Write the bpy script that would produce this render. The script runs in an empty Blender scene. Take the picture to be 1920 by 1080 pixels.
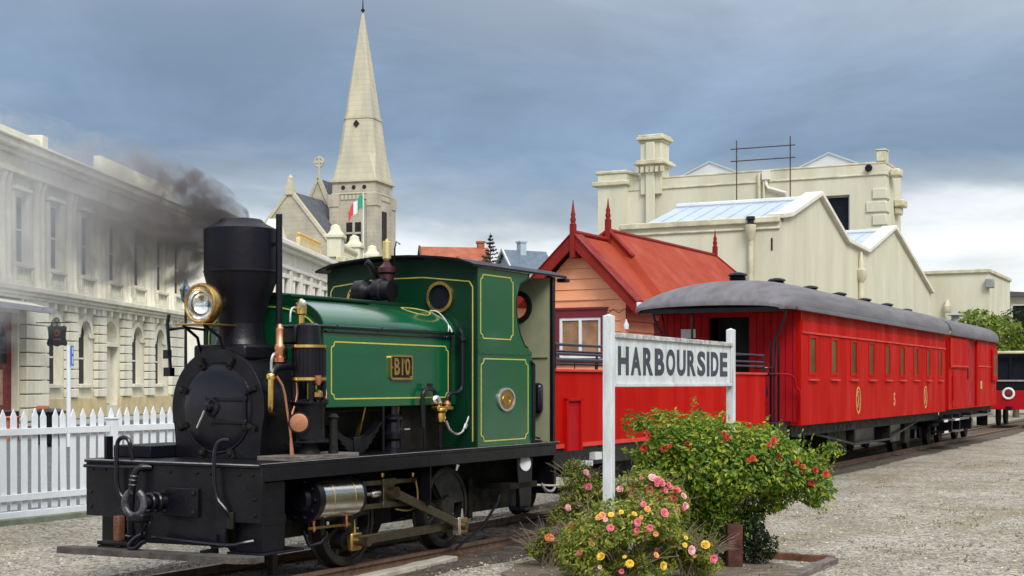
import bpy, bmesh, math, random
from mathutils import Vector, Matrix, Quaternion, geometry, noise as mnoise
R = math.radians
random.seed(7)
scene = bpy.context.scene
COL = scene.collection

# ---------------------------------------------------------------- camera
cam = bpy.data.cameras.new('camera'); camo = bpy.data.objects.new('camera', cam); COL.objects.link(camo)
camo.location = (0, 0, 1.80); camo.rotation_euler = (R(90), 0, 0)
cam.sensor_width = 36; cam.lens = 50.0; cam.shift_y = 0.0927; cam.clip_end = 4000; cam.clip_start = 0.1
scene.camera = camo
# ---------------------------------------------------------------- sky
SUN_EL, SUN_AZ = R(44), R(158)      # azimuth clockwise from +Y (north)
world = bpy.data.worlds.new('World'); scene.world = world; world.use_nodes = True
nt = world.node_tree; nt.nodes.clear()
def N(t, k, **kw):
    n = t.nodes.new(k)
    for a, b in kw.items(): setattr(n, a, b)
    return n
def setin(n, **kw):
    for a, b in kw.items(): n.inputs[a].default_value = b
wo = N(nt, 'ShaderNodeOutputWorld'); bg = N(nt, 'ShaderNodeBackground'); bg.inputs[1].default_value = 0.10
sky = N(nt, 'ShaderNodeTexSky', sky_type='NISHITA'); sky.sun_disc = False; sky.sun_elevation = SUN_EL; sky.sun_rotation = SUN_AZ
sky.dust_density = 2.0
tc = N(nt, 'ShaderNodeTexCoord'); sep = N(nt, 'ShaderNodeSeparateXYZ'); nt.links.new(tc.outputs['Generated'], sep.inputs[0])
# cloud plane coordinates: direction / (z + 0.12)
add = N(nt, 'ShaderNodeMath', operation='MAXIMUM'); add.inputs[1].default_value = 0.0; nt.links.new(sep.outputs[2], add.inputs[0])
add2 = N(nt, 'ShaderNodeMath', operation='ADD'); add2.inputs[1].default_value = 0.10; nt.links.new(add.outputs[0], add2.inputs[0])
dv = N(nt, 'ShaderNodeVectorMath', operation='DIVIDE'); cmb = N(nt, 'ShaderNodeCombineXYZ')
for i in range(2): nt.links.new(add2.outputs[0], cmb.inputs[i])
cmb.inputs[2].default_value = 1.0
nt.links.new(tc.outputs['Generated'], dv.inputs[0]); nt.links.new(cmb.outputs[0], dv.inputs[1])
def wnoise(scale, detail, rough, off, sx=1, sy=1):
    mp = N(nt, 'ShaderNodeMapping'); mp.inputs['Location'].default_value = off; mp.inputs['Scale'].default_value = (sx, sy, 0.0)
    n = N(nt, 'ShaderNodeTexNoise'); n.inputs['Scale'].default_value = scale; n.inputs['Detail'].default_value = detail; n.inputs['Roughness'].default_value = rough
    n.inputs['Distortion'].default_value = 0.4
    nt.links.new(dv.outputs[0], mp.inputs[0]); nt.links.new(mp.outputs[0], n.inputs[0]); return n
n1 = wnoise(0.42, 6, 0.52, (3.1, 1.7, 0), 0.9, 0.8)
n2 = wnoise(1.1, 8, 0.60, (8.3, 4.1, 0), 1.0, 0.7)
# elevation bands of the layered cloud deck: bright gap near the horizon, slate deck, paler towards the zenith
mix = N(nt, 'ShaderNodeMath', operation='MULTIPLY_ADD'); mix.inputs[1].default_value = 0.23; nt.links.new(n1.outputs[0], mix.inputs[0])
nt.links.new(sep.outputs[2], mix.inputs[2])
sh = N(nt, 'ShaderNodeMath', operation='SUBTRACT'); sh.inputs[1].default_value = 0.118; nt.links.new(mix.outputs[0], sh.inputs[0])
ramp = N(nt, 'ShaderNodeValToRGB'); cr = ramp.color_ramp
cols = [(0.0, (4.5, 4.7, 4.9)), (0.085, (4.9, 5.05, 5.15)), (0.112, (4.3, 4.5, 4.7)), (0.132, (2.1, 2.45, 2.85)), (0.160, (1.08, 1.55, 2.22)), (0.20, (1.35, 1.82, 2.48)), (0.27, (2.35, 2.7, 3.15)), (0.45, (5.2, 5.5, 5.9)), (1.0, (8.6, 8.7, 8.8))]
while len(cr.elements) < len(cols): cr.elements.new(0.5)
for e, (p, c) in zip(cr.elements, cols): e.position = p; e.color = (*c, 1)
nt.links.new(sh.outputs[0], ramp.inputs[0])
# soft wisps
wr = N(nt, 'ShaderNodeMapRange'); setin(wr, **{'From Min': 0.38, 'From Max': 0.68, 'To Min': 0.86, 'To Max': 1.26}); nt.links.new(n2.outputs[0], wr.inputs[0])
wm = N(nt, 'ShaderNodeVectorMath', operation='SCALE'); nt.links.new(ramp.outputs[0], wm.inputs[0]); nt.links.new(wr.outputs[0], wm.inputs['Scale'])
mx = N(nt, 'ShaderNodeMix', data_type='RGBA'); mx.inputs[0].default_value = 0.92
nt.links.new(sky.outputs[0], mx.inputs[6]); nt.links.new(wm.outputs[0], mx.inputs[7])
nt.links.new(mx.outputs[2], bg.inputs[0]); nt.links.new(bg.outputs[0], wo.inputs[0])
# ---------------------------------------------------------------- sun, exposure
sun = bpy.data.lights.new('sun', 'SUN'); suno = bpy.data.objects.new('sun', sun); COL.objects.link(suno)
sun.energy = 1.5; sun.angle = R(26); sun.color = (1.0, 0.95, 0.86)
sd = Vector((math.sin(SUN_AZ) * math.cos(SUN_EL), math.cos(SUN_AZ) * math.cos(SUN_EL), math.sin(SUN_EL)))
suno.rotation_euler = (-sd).to_track_quat('-Z', 'Y').to_euler(); suno.location = (8, -10, 30)
vs = scene.view_settings; vs.view_transform = 'Standard'; vs.look = 'None'; vs.exposure = 0.95; vs.gamma = 1.0
try: vs.use_curve_mapping = False
except Exception: pass

# ---------------------------------------------------------------- materials
MAT = {}
def mat(name, col, rough=0.5, metal=0.0, var=0.12, scale=6.0, bump=0.0, bscale=40.0, coat=0.0, col2=None, streak=None, spec=0.5, courses=0.0):
    """procedural paint/stone/metal: two-tone noise, fine relief"""
    m = bpy.data.materials.new(name); m.use_nodes = True; t = m.node_tree
    b = t.nodes['Principled BSDF']; b.inputs['Metallic'].default_value = metal
    b.inputs['Coat Weight'].default_value = coat; b.inputs['Coat Roughness'].default_value = 0.12
    b.inputs['Specular IOR Level'].default_value = spec
    c = N(t, 'ShaderNodeTexCoord'); mp = N(t, 'ShaderNodeMapping'); t.links.new(c.outputs['Object'], mp.inputs[0])
    if streak: mp.inputs['Scale'].default_value = streak
    n = N(t, 'ShaderNodeTexNoise'); setin(n, Scale=scale, Detail=6.0, Roughness=0.62); t.links.new(mp.outputs[0], n.inputs[0])
    rp = N(t, 'ShaderNodeValToRGB'); rp.color_ramp.elements[0].position = 0.32; rp.color_ramp.elements[1].position = 0.70
    lo = col2 if col2 else [max(0, x * (1 - var)) for x in col]; hi = [min(1, x * (1 + var * 0.6)) for x in col]
    rp.color_ramp.elements[0].color = (*lo, 1); rp.color_ramp.elements[1].color = (*hi, 1)
    t.links.new(n.outputs[0], rp.inputs[0]); cout = rp.outputs[0]
    if courses:      # mortar lines of the stone courses, too fine to model at this distance
        sz = N(t, 'ShaderNodeSeparateXYZ'); t.links.new(c.outputs['Object'], sz.inputs[0]); md = N(t, 'ShaderNodeMath', operation='PINGPONG'); md.inputs[1].default_value = courses / 2; t.links.new(sz.outputs[2], md.inputs[0])
        lt_ = N(t, 'ShaderNodeMath', operation='LESS_THAN'); lt_.inputs[1].default_value = courses * 0.07; t.links.new(md.outputs[0], lt_.inputs[0])
        ml = N(t, 'ShaderNodeMath', operation='MULTIPLY'); ml.inputs[1].default_value = 0.20; t.links.new(lt_.outputs[0], ml.inputs[0])
        mc = N(t, 'ShaderNodeMix', data_type='RGBA'); mc.inputs[7].default_value = (*[x * 0.5 for x in lo], 1); t.links.new(ml.outputs[0], mc.inputs[0]); t.links.new(cout, mc.inputs[6]); cout = mc.outputs[2]
    t.links.new(cout, b.inputs['Base Color'])
    rr = N(t, 'ShaderNodeMapRange'); setin(rr, **{'From Min': 0.3, 'From Max': 0.7, 'To Min': min(1, rough * 1.4), 'To Max': rough * 0.75})
    t.links.new(n.outputs[0], rr.inputs[0]); t.links.new(rr.outputs[0], b.inputs['Roughness'])
    if bump:
        n2 = N(t, 'ShaderNodeTexNoise'); setin(n2, Scale=bscale, Detail=5.0, Roughness=0.6); t.links.new(c.outputs['Object'], n2.inputs[0])
        bp = N(t, 'ShaderNodeBump'); setin(bp, Strength=bump, Distance=0.02); t.links.new(n2.outputs[0], bp.inputs['Height']); t.links.new(bp.outputs[0], b.inputs['Normal'])
    MAT[name] = m; return m
mat('black', (0.007, 0.007, 0.011), 0.30, 0, 0.45, 3.5, 0.16, 26, col2=(0.0018, 0.0018, 0.004), spec=0.28)
mat('black_gloss', (0.007, 0.007, 0.013), 0.22, 0, 0.4, 4, 0.05, 14, spec=0.38)
mat('black_matt', (0.005, 0.005, 0.010), 0.42, 0, 0.5, 3, 0.15, 25, spec=0.2)
mat('grime', (0.013, 0.011, 0.009), 0.6, 0, 0.6, 7, 0.3, 30, col2=(0.004, 0.004, 0.004), spec=0.25)
mat('wheel', (0.020, 0.019, 0.018), 0.45, 0, 0.4, 8, 0.15, 30, spec=0.35)
mat('green', (0.0022, 0.082, 0.033), 0.20, 0, 0.18, 2.2, 0.010, 9, spec=0.5, coat=0.7)
mat('green_dark', (0.002, 0.030, 0.014), 0.38, 0, 0.3, 2.2, 0.03, 9, spec=0.25)
mat('lining', (0.52, 0.47, 0.10), 0.5, 0, 0.2, 20)
mat('brass', (0.78, 0.52, 0.16), 0.24, 1, 0.25, 12)
mat('bronze', (0.52, 0.33, 0.12), 0.32, 1, 0.35, 14)
mat('copper', (0.72, 0.32, 0.18), 0.30, 1, 0.3, 14)
mat('steel', (0.74, 0.72, 0.69), 0.20, 1, 0.12, 9, 0.04, 60)
mat('iron_worn', (0.13, 0.13, 0.15), 0.38, 0.7, 0.6, 14, 0.2, 50, col2=(0.03, 0.03, 0.035))
mat('rod_steel', (0.20, 0.17, 0.125), 0.42, 1, 0.35, 10, 0.1, 60)
mat('worn_edge', (0.45, 0.44, 0.45), 0.4, 0.5, 0.4, 8)
mat('rust', (0.17, 0.070, 0.035), 0.85, 0, 0.5, 9, 0.5, 50, col2=(0.07, 0.030, 0.018))
mat('rail_head', (0.20, 0.12, 0.085), 0.5, 0.4, 0.4, 12, 0.15, 60)
mat('wood_grey', (0.16, 0.135, 0.12), 0.85, 0, 0.5, 5, 0.6, 40, streak=(1, 1, 8), col2=(0.045, 0.04, 0.036))
mat('whistle_brass', (0.75, 0.62, 0.30), 0.35, 0.6, 0.15, 12)
mat('maroon_dark', (0.045, 0.006, 0.010), 0.4, 0, 0.3, 8)
mat('wood_dark', (0.075, 0.058, 0.045), 0.85, 0, 0.5, 6, 0.5, 30)
mat('olive', (0.30, 0.31, 0.20), 0.55, 0, 0.15, 3)
mat('red', (0.44, 0.0050, 0.0018), 0.55, 0, 0.10, 2.6, 0.06, 7, spec=0.07, streak=(1, 1, 0.16), col2=(0.36, 0.0040, 0.0016))
mat('red_end', (0.36, 0.005, 0.010), 0.55, 0, 0.14, 2.0, 0.05, 7, spec=0.15)
mat('red_faded', (0.58, 0.05, 0.04), 0.6, 0, 0.2, 2.5, spec=0.2)
mat('roof_canvas', (0.135, 0.130, 0.145), 0.85, 0, 0.22, 1.6, 0.3, 25, streak=(0.4, 3, 3))
mat('roof_red', (0.32, 0.050, 0.024), 0.7, 0, 0.13, 1.4, 0.05, 20, spec=0.15)
mat('barge_red', (0.21, 0.014, 0.011), 0.55, 0, 0.15, 3, spec=0.2)
mat('maroon', (0.15, 0.006, 0.016), 0.45, 0, 0.2, 3)
mat('peach', (0.84, 0.36, 0.19), 0.6, 0, 0.08, 2.5, 0.04, 20)
mat('white_paint', (0.66, 0.70, 0.745), 0.55, 0, 0.10, 3.5, 0.10, 30, col2=(0.58, 0.62, 0.66))
mat('white_old', (0.60, 0.645, 0.69), 0.65, 0, 0.2, 9, 0.25, 45, streak=(1, 1, 0.25), col2=(0.45, 0.47, 0.47))
mat('letter_dark', (0.042, 0.048, 0.068), 0.6, 0, 0.3, 10)
mat('stone', (0.69, 0.67, 0.555), 0.9, 0, 0.2, 1.3, 0.3, 9, col2=(0.55, 0.53, 0.43), streak=(1, 1, 0.4))
mat('stone_warm', (0.58, 0.48, 0.27), 0.9, 0, 0.2, 1.4, 0.25, 9)
mat('stone_white', (0.70, 0.68, 0.61), 0.9, 0, 0.14, 1.0, 0.15, 8)
mat('stone_church', (0.42, 0.385, 0.295), 0.92, 0, 0.25, 0.5, 0.2, 3, col2=(0.30, 0.285, 0.24), courses=0.55)
mat('stone_spire', (0.47, 0.43, 0.31), 0.92, 0, 0.25, 0.35, 0.2, 3, col2=(0.35, 0.34, 0.28), streak=(1, 1, 0.35), courses=0.7)
mat('slate', (0.075, 0.082, 0.098), 0.75, 0, 0.25, 1.5, 0.2, 8)
mat('cream', (0.61, 0.595, 0.475), 0.85, 0, 0.12, 0.9, 0.2, 6, col2=(0.51, 0.495, 0.38), streak=(1, 1, 0.22))
mat('cream_trim', (0.58, 0.555, 0.42), 0.85, 0, 0.25, 1.6, 0.2, 6, col2=(0.38, 0.35, 0.24))
mat('iron_blue', (0.42, 0.50, 0.60), 0.45, 0.2, 0.12, 1.0)
mat('iron_pale', (0.56, 0.60, 0.64), 0.5, 0.2, 0.12, 1.0)
mat('lead', (0.30, 0.31, 0.33), 0.6, 0.2, 0.2, 2)
mat('glass_dark', (0.012, 0.015, 0.022), 0.14, 0, 0.4, 1.2, spec=0.08)
mat('glass_amber', (0.105, 0.060, 0.016), 0.35, 0, 0.5, 1.5, spec=0.1)
mat('glass_lit', (0.30, 0.16, 0.08), 0.15, 0, 0.5, 2.0)
mat('dark_inside', (0.010, 0.008, 0.008), 0.8, 0, 0.3, 3)
mat('brick', (0.34, 0.10, 0.055), 0.85, 0, 0.2, 0.8, 0.1, 5)
mat('house_blue', (0.36, 0.43, 0.50), 0.7, 0, 0.1, 1)
mat('slate_blue', (0.10, 0.14, 0.19), 0.6, 0, 0.15, 1)
mat('sign_dark', (0.020, 0.024, 0.036), 0.5, 0, 0.3, 4)
mat('sign_brown', (0.16, 0.055, 0.03), 0.6, 0, 0.3, 6)
mat('orange', (0.48, 0.10, 0.03), 0.5, 0, 0.2, 5)
mat('blue_sign', (0.05, 0.16, 0.55), 0.5, 0, 0.1, 5)
mat('concrete', (0.40, 0.385, 0.33), 0.9, 0, 0.25, 4, 0.4, 30, col2=(0.27, 0.255, 0.21))
mat('kerb_green', (0.16, 0.19, 0.14), 0.9, 0, 0.3, 4, 0.3, 20)
mat('asphalt', (0.085, 0.088, 0.095), 0.9, 0, 0.2, 2, 0.3, 40)
mat('paving', (0.30, 0.29, 0.27), 0.9, 0, 0.15, 2)
mat('soil', (0.15, 0.12, 0.09), 0.95, 0, 0.5, 6, 0.6, 25)
mat('grass', (0.075, 0.105, 0.030), 0.9, 0, 0.4, 0.5, 0.5, 3)
mat('flag_green', (0.02, 0.30, 0.17), 0.8); mat('flag_white', (0.72, 0.73, 0.76), 0.8); mat('flag_red', (0.62, 0.04, 0.06), 0.8)
mat('bark', (0.10, 0.070, 0.048), 0.9, 0, 0.4, 9, 0.5, 30)
mat('stub_red', (0.085, 0.022, 0.014), 0.85, 0, 0.4, 9, 0.4, 40, col2=(0.04, 0.014, 0.010))
mat('twig', (0.20, 0.155, 0.115), 0.9, 0, 0.3, 9)
mat('gold_paint', (0.62, 0.42, 0.12), 0.45, 0.3, 0.2, 9)
mat('lamp_silver', (0.85, 0.86, 0.84), 0.12, 1, 0.1, 9)
def glass_mat():
    m = bpy.data.materials.new('clear_glass'); m.use_nodes = True; b = m.node_tree.nodes['Principled BSDF']
    setin(b, **{'Roughness': 0.03, 'Transmission Weight': 1.0, 'IOR': 1.15}); b.inputs['Base Color'].default_value = (0.95, 0.97, 0.96, 1); MAT['clear_glass'] = m
glass_mat()
mat('wood_plank', (0.075, 0.064, 0.058), 0.8, 0, 0.5, 6, 0.6, 40, col2=(0.025, 0.022, 0.02))
mat('white_worn', (0.52, 0.54, 0.55), 0.75, 0, 0.3, 14, 0.4, 45, col2=(0.20, 0.185, 0.16))
mat('scaffold_rust', (0.07, 0.04, 0.035), 0.7, 0, 0.4, 5)
def leaf_mat(name, c1, c2, c3):
    m = bpy.data.materials.new(name); m.use_nodes = True; t = m.node_tree; b = t.nodes['Principled BSDF']
    g = N(t, 'ShaderNodeNewGeometry'); r = N(t, 'ShaderNodeValToRGB'); e = r.color_ramp.elements
    e[0].color = (*c1, 1); e[1].color = (*c3, 1); k = e.new(0.42); k.color = (*c2, 1)
    t.links.new(g.outputs['Random Per Island'], r.inputs[0]); t.links.new(r.outputs[0], b.inputs['Base Color'])
    setin(b, Roughness=0.42); b.inputs['Specular IOR Level'].default_value = 0.5
    tr = N(t, 'ShaderNodeBsdfTranslucent'); t.links.new(r.outputs[0], tr.inputs[0]); ms = N(t, 'ShaderNodeMixShader'); ms.inputs[0].default_value = 0.45
    t.links.new(b.outputs[0], ms.inputs[1]); t.links.new(tr.outputs[0], ms.inputs[2]); t.links.new(ms.outputs[0], t.nodes['Material Output'].inputs[0])
    MAT[name] = m
leaf_mat('leaf_bush', (0.032, 0.11, 0.011), (0.15, 0.27, 0.024), (0.46, 0.50, 0.055))
leaf_mat('leaf_rose', (0.06, 0.13, 0.020), (0.24, 0.31, 0.042), (0.52, 0.48, 0.09))
leaf_mat('leaf_tree', (0.06, 0.13, 0.018), (0.16, 0.24, 0.03), (0.30, 0.36, 0.05))
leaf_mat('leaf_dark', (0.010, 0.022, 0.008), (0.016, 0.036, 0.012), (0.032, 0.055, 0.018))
leaf_mat('leaf_weed', (0.08, 0.10, 0.02), (0.13, 0.13, 0.035), (0.19, 0.16, 0.06))
for nm, c in (('petal_red', (0.50, 0.035, 0.018)), ('petal_pink', (0.72, 0.16, 0.22)), ('petal_pale', (0.80, 0.42, 0.44)), ('petal_peach', (0.80, 0.36, 0.12)), ('petal_yellow', (0.78, 0.50, 0.05)), ('petal_orange', (0.75, 0.20, 0.04)), ('petal_deep', (0.33, 0.015, 0.015))):
    mat(nm, c, 0.6, 0, 0.25, 30)
def gravel_mat(name, tint=1.0, dark=False, weeds=True):
    m = bpy.data.materials.new(name); m.use_nodes = True; t = m.node_tree; b = t.nodes['Principled BSDF']; setin(b, Roughness=0.92)
    c = N(t, 'ShaderNodeTexCoord')
    v = N(t, 'ShaderNodeTexVoronoi'); setin(v, Scale=26.0, Randomness=1.0); t.links.new(c.outputs['Object'], v.inputs[0])
    r = N(t, 'ShaderNodeValToRGB'); e = r.color_ramp.elements
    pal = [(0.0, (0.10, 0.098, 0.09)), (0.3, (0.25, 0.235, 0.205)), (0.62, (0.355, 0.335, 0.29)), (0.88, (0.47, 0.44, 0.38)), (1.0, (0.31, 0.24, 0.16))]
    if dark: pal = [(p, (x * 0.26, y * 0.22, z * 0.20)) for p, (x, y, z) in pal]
    while len(e) < len(pal): e.new(0.5)
    for q, (p, k) in zip(e, pal): q.position = p; q.color = (*k, 1)
    sp = N(t, 'ShaderNodeSeparateColor'); t.links.new(v.outputs['Color'], sp.inputs[0]); t.links.new(sp.outputs[0], r.inputs[0])
    n = N(t, 'ShaderNodeTexNoise'); setin(n, Scale=0.8, Detail=10.0, Roughness=0.75); t.links.new(c.outputs['Object'], n.inputs[0])
    rn = N(t, 'ShaderNodeValToRGB'); rn.color_ramp.elements[0].position = 0.35; rn.color_ramp.elements[1].position = 0.68
    rn.color_ramp.elements[0].color = (0.64, 0.61, 0.54, 1); rn.color_ramp.elements[1].color = (1.26, 1.27, 1.27, 1); t.links.new(n.outputs[0], rn.inputs[0])
    mu = N(t, 'ShaderNodeMix', data_type='RGBA', blend_type='MULTIPLY'); mu.inputs[0].default_value = 1.0
    t.links.new(r.outputs[0], mu.inputs[6]); t.links.new(rn.outputs[0], mu.inputs[7])
    out = mu.outputs[2]
    if weeds:
        n3 = N(t, 'ShaderNodeTexNoise'); setin(n3, Scale=0.55, Detail=9.0, Roughness=0.74); mp3 = N(t, 'ShaderNodeMapping'); mp3.vector_type = 'TEXTURE'; mp3.inputs['Rotation'].default_value = (0, 0, R(62)); mp3.inputs['Scale'].default_value = (2.6, 1.0, 1.0); mp3.inputs['Location'].default_value = (4.3, 9.1, 0)
        t.links.new(c.outputs['Object'], mp3.inputs[0]); t.links.new(mp3.outputs[0], n3.inputs[0])
        r3 = N(t, 'ShaderNodeMapRange'); setin(r3, **{'From Min': 0.50, 'From Max': 0.64, 'To Min': 0.0, 'To Max': 0.78}); t.links.new(n3.outputs[0], r3.inputs[0])
        m3 = N(t, 'ShaderNodeMix', data_type='RGBA'); m3.inputs[7].default_value = (0.19, 0.155, 0.075, 1); t.links.new(r3.outputs[0], m3.inputs[0]); t.links.new(out, m3.inputs[6]); out = m3.outputs[2]
    t.links.new(out, b.inputs['Base Color'])
    bp = N(t, 'ShaderNodeBump'); setin(bp, Strength=0.9, Distance=0.03); iv = N(t, 'ShaderNodeMath', operation='SUBTRACT'); iv.inputs[0].default_value = 1.0
    t.links.new(v.outputs['Distance'], iv.inputs[1]); t.links.new(iv.outputs[0], bp.inputs['Height']); t.links.new(bp.outputs[0], b.inputs['Normal'])
    MAT[name] = m
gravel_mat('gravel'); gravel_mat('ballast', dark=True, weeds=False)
def island_mat(name, stops, rough=0.9):
    m = bpy.data.materials.new(name); m.use_nodes = True; t = m.node_tree; b = t.nodes['Principled BSDF']; setin(b, Roughness=rough)
    g = N(t, 'ShaderNodeNewGeometry'); r = N(t, 'ShaderNodeValToRGB'); e = r.color_ramp.elements
    while len(e) < len(stops): e.new(0.5)
    for q, (p, k) in zip(e, stops): q.position = p; q.color = (*k, 1)
    t.links.new(g.outputs['Random Per Island'], r.inputs[0]); t.links.new(r.outputs[0], b.inputs['Base Color']); MAT[name] = m
island_mat('pebble', [(0, (0.13, 0.125, 0.12)), (0.35, (0.30, 0.285, 0.25)), (0.8, (0.41, 0.385, 0.335)), (1, (0.56, 0.52, 0.45))])
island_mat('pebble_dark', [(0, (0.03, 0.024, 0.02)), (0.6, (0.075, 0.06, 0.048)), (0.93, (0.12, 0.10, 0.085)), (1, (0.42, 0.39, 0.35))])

# ---------------------------------------------------------------- mesh helpers
class MB:
    def __init__(s): s.v = []; s.f = []
    def add(s, vs, fs):
        o = len(s.v); s.v += [tuple(v) for v in vs]; s.f += [tuple(i + o for i in f) for f in fs]; return s
    def box(s, x0, x1, y0, y1, z0, z1):
        if x0 > x1: x0, x1 = x1, x0
        if y0 > y1: y0, y1 = y1, y0
        if z0 > z1: z0, z1 = z1, z0
        return s.add([(x0, y0, z0), (x1, y0, z0), (x1, y1, z0), (x0, y1, z0), (x0, y0, z1), (x1, y0, z1), (x1, y1, z1), (x0, y1, z1)],
                     [(3, 2, 1, 0), (4, 5, 6, 7), (0, 1, 5, 4), (1, 2, 6, 5), (2, 3, 7, 6), (3, 0, 4, 7)])
    def bar(s, p0, p1, w, h, up=(0, 0, 1)):
        p0, p1 = Vector(p0), Vector(p1); d = (p1 - p0).normalized(); up = Vector(up)
        sx = d.cross(up)
        if sx.length < 1e-5: sx = d.cross(Vector((1, 0, 0)))
        sx.normalize(); uz = sx.cross(d).normalized()
        c = [(-w / 2, -h / 2), (w / 2, -h / 2), (w / 2, h / 2), (-w / 2, h / 2)]
        vs = [p + sx * a + uz * b for p in (p0, p1) for a, b in c]
        return s.add(vs, [(0, 1, 2, 3), (7, 6, 5, 4), (4, 5, 1, 0), (5, 6, 2, 1), (6, 7, 3, 2), (7, 4, 0, 3)])
    def lathe(s, prof, o=(0, 0, 0), ax=(0, 0, 1), n=24, cap=True):
        o = Vector(o); q = Vector((0, 0, 1)).rotation_difference(Vector(ax).normalized()); k = len(prof); vs = []; fs = []
        for a, r in prof:
            for i in range(n):
                t = 2 * math.pi * i / n; vs.append(o + q @ Vector((r * math.cos(t), r * math.sin(t), a)))
        for j in range(k - 1):
            for i in range(n): fs.append((j * n + i, j * n + (i + 1) % n, (j + 1) * n + (i + 1) % n, (j + 1) * n + i))
        if cap: fs.append(tuple(range(n))[::-1]); fs.append(tuple((k - 1) * n + i for i in range(n)))
        return s.add(vs, fs)
    def cyl(s, p0, p1, r0, r1=None, n=20, cap=True):
        p0, p1 = Vector(p0), Vector(p1); d = p1 - p0
        return s.lathe([(0, r0), (d.length, r0 if r1 is None else r1)], p0, d, n, cap)
    def tube(s, pts, r, n=8, smooth=0):
        pts = [Vector(p) for p in pts]
        for _ in range(smooth):
            q = [pts[0]]
            for a, b in zip(pts, pts[1:]): q += [a.lerp(b, 0.25), a.lerp(b, 0.75)]
            pts = q + [pts[-1]]
        k = len(pts); rr = r if isinstance(r, (list, tuple)) else None
        vs = []; fs = []; nrm = None
        for i, p in enumerate(pts):
            d = (pts[min(i + 1, k - 1)] - pts[max(i - 1, 0)]).normalized()
            if nrm is None: nrm = d.orthogonal().normalized()
            else:
                nrm = nrm - d * nrm.dot(d); nrm = nrm.normalized() if nrm.length > 1e-6 else d.orthogonal().normalized()
            b = d.cross(nrm); ra = (rr[0] + (rr[1] - rr[0]) * i / (k - 1)) if rr else r
            for j in range(n):
                t = 2 * math.pi * j / n; vs.append(p + (nrm * math.cos(t) + b * math.sin(t)) * ra)
        for i in range(k - 1):
            for j in range(n): fs.append((i * n + j, i * n + (j + 1) % n, (i + 1) * n + (j + 1) % n, (i + 1) * n + j))
        fs.append(tuple(range(n))[::-1]); fs.append(tuple((k - 1) * n + j for j in range(n)))
        return s.add(vs, fs)
    def torus(s, o, ax, R_, r, n=32, m=10, a0=0.0, a1=2 * math.pi):
        full = abs(a1 - a0 - 2 * math.pi) < 1e-6
        q = Vector((0, 0, 1)).rotation_difference(Vector(ax).normalized()); o = Vector(o)
        pts = [o + q @ Vector((R_ * math.cos(a0 + (a1 - a0) * i / n), R_ * math.sin(a0 + (a1 - a0) * i / n), 0)) for i in range(n + 1)]
        if not full: return s.tube(pts, r, m)
        vs = []; fs = []
        for i in range(n):
            a = 2 * math.pi * i / n
            for j in range(m):
                b = 2 * math.pi * j / m; vs.append(o + q @ Vector(((R_ + r * math.cos(b)) * math.cos(a), (R_ + r * math.cos(b)) * math.sin(a), r * math.sin(b))))
        for i in range(n):
            for j in range(m): fs.append((i * m + j, ((i + 1) % n) * m + j, ((i + 1) % n) * m + (j + 1) % m, i * m + (j + 1) % m))
        return s.add(vs, fs)
    def plate(s, outer, holes, axis, a0, a1):
        """flat plate: 2-D outline with holes, extruded along axis from a0 to a1. axis x: (y,z); y: (x,z); z: (x,y)"""
        def P(p, a): return {'x': (a, p[0], p[1]), 'y': (p[0], a, p[1]), 'z': (p[0], p[1], a)}[axis]
        loops = [list(outer)] + [list(h) for h in holes]; flat = [p for l in loops for p in l]; n = len(flat)
        tri = geometry.tessellate_polygon([[Vector((p[0], p[1], 0)) for p in l] for l in loops])
        vs = [P(p, a0) for p in flat] + [P(p, a1) for p in flat]; fs = []
        for t in tri: fs.append(tuple(t)); fs.append(tuple(i + n for i in reversed(t)))
        b = 0
        for l in loops:
            k = len(l)
            for i in range(k): j = (i + 1) % k; fs.append((b + i, b + j, b + j + n, b + i + n))
            b += k
        return s.add(vs, fs)
    def strip(s, secs, closed_ends=True):
        """loft between equal-length closed sections"""
        n = len(secs[0]); vs = [p for sec in secs for p in sec]; fs = []
        for k in range(len(secs) - 1):
            for i in range(n): fs.append((k * n + i, k * n + (i + 1) % n, (k + 1) * n + (i + 1) % n, (k + 1) * n + i))
        if closed_ends: fs.append(tuple(range(n))[::-1]); fs.append(tuple((len(secs) - 1) * n + i for i in range(n)))
        return s.add(vs, fs)
    def xf(s, m):
        s.v = [tuple(m @ Vector(v)) for v in s.v]; return s
    def merge(s, o): return s.add(o.v, o.f)
    def build(s, name, material, parent=None, smooth=35, bevel=0.0, fix=True):
        me = bpy.data.meshes.new(name); me.from_pydata(s.v, [], s.f); me.update()
        if fix:
            bm = bmesh.new(); bm.from_mesh(me); bmesh.ops.recalc_face_normals(bm, faces=bm.faces); bm.to_mesh(me); bm.free()
        if smooth:
            me.shade_smooth(); me.set_sharp_from_angle(angle=R(smooth))
        me.materials.append(MAT[material])
        o = bpy.data.objects.new(name, me); COL.objects.link(o)
        if parent: o.parent = parent
        if bevel:
            b = o.modifiers.new('bevel', 'BEVEL'); b.width = bevel; b.segments = 2; b.limit_method = 'ANGLE'; b.angle_limit = R(40)
        return o
def box(name, m, parent, x0, x1, y0, y1, z0, z1, bevel=0.0): return MB().box(x0, x1, y0, y1, z0, z1).build(name, m, parent, 0 if not bevel else 35, bevel)
def tag(o, label=None, cat=None, group=None, kind=None):
    if label: o['label'] = label
    if cat: o['category'] = cat
    if group: o['group'] = group
    if kind: o['kind'] = kind
    return o
def thing(name, label, cat, loc=(0, 0, 0), th=None, group=None):
    """Empty at the thing's base; th = heading in degrees clockwise from +Y that local +x points along"""
    o = bpy.data.objects.new(name, None); o.empty_display_size = 0.3; COL.objects.link(o); o.location = loc
    if th is not None: o.rotation_euler = (0, 0, R(90 - th))
    return tag(o, label, cat, group)
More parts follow.
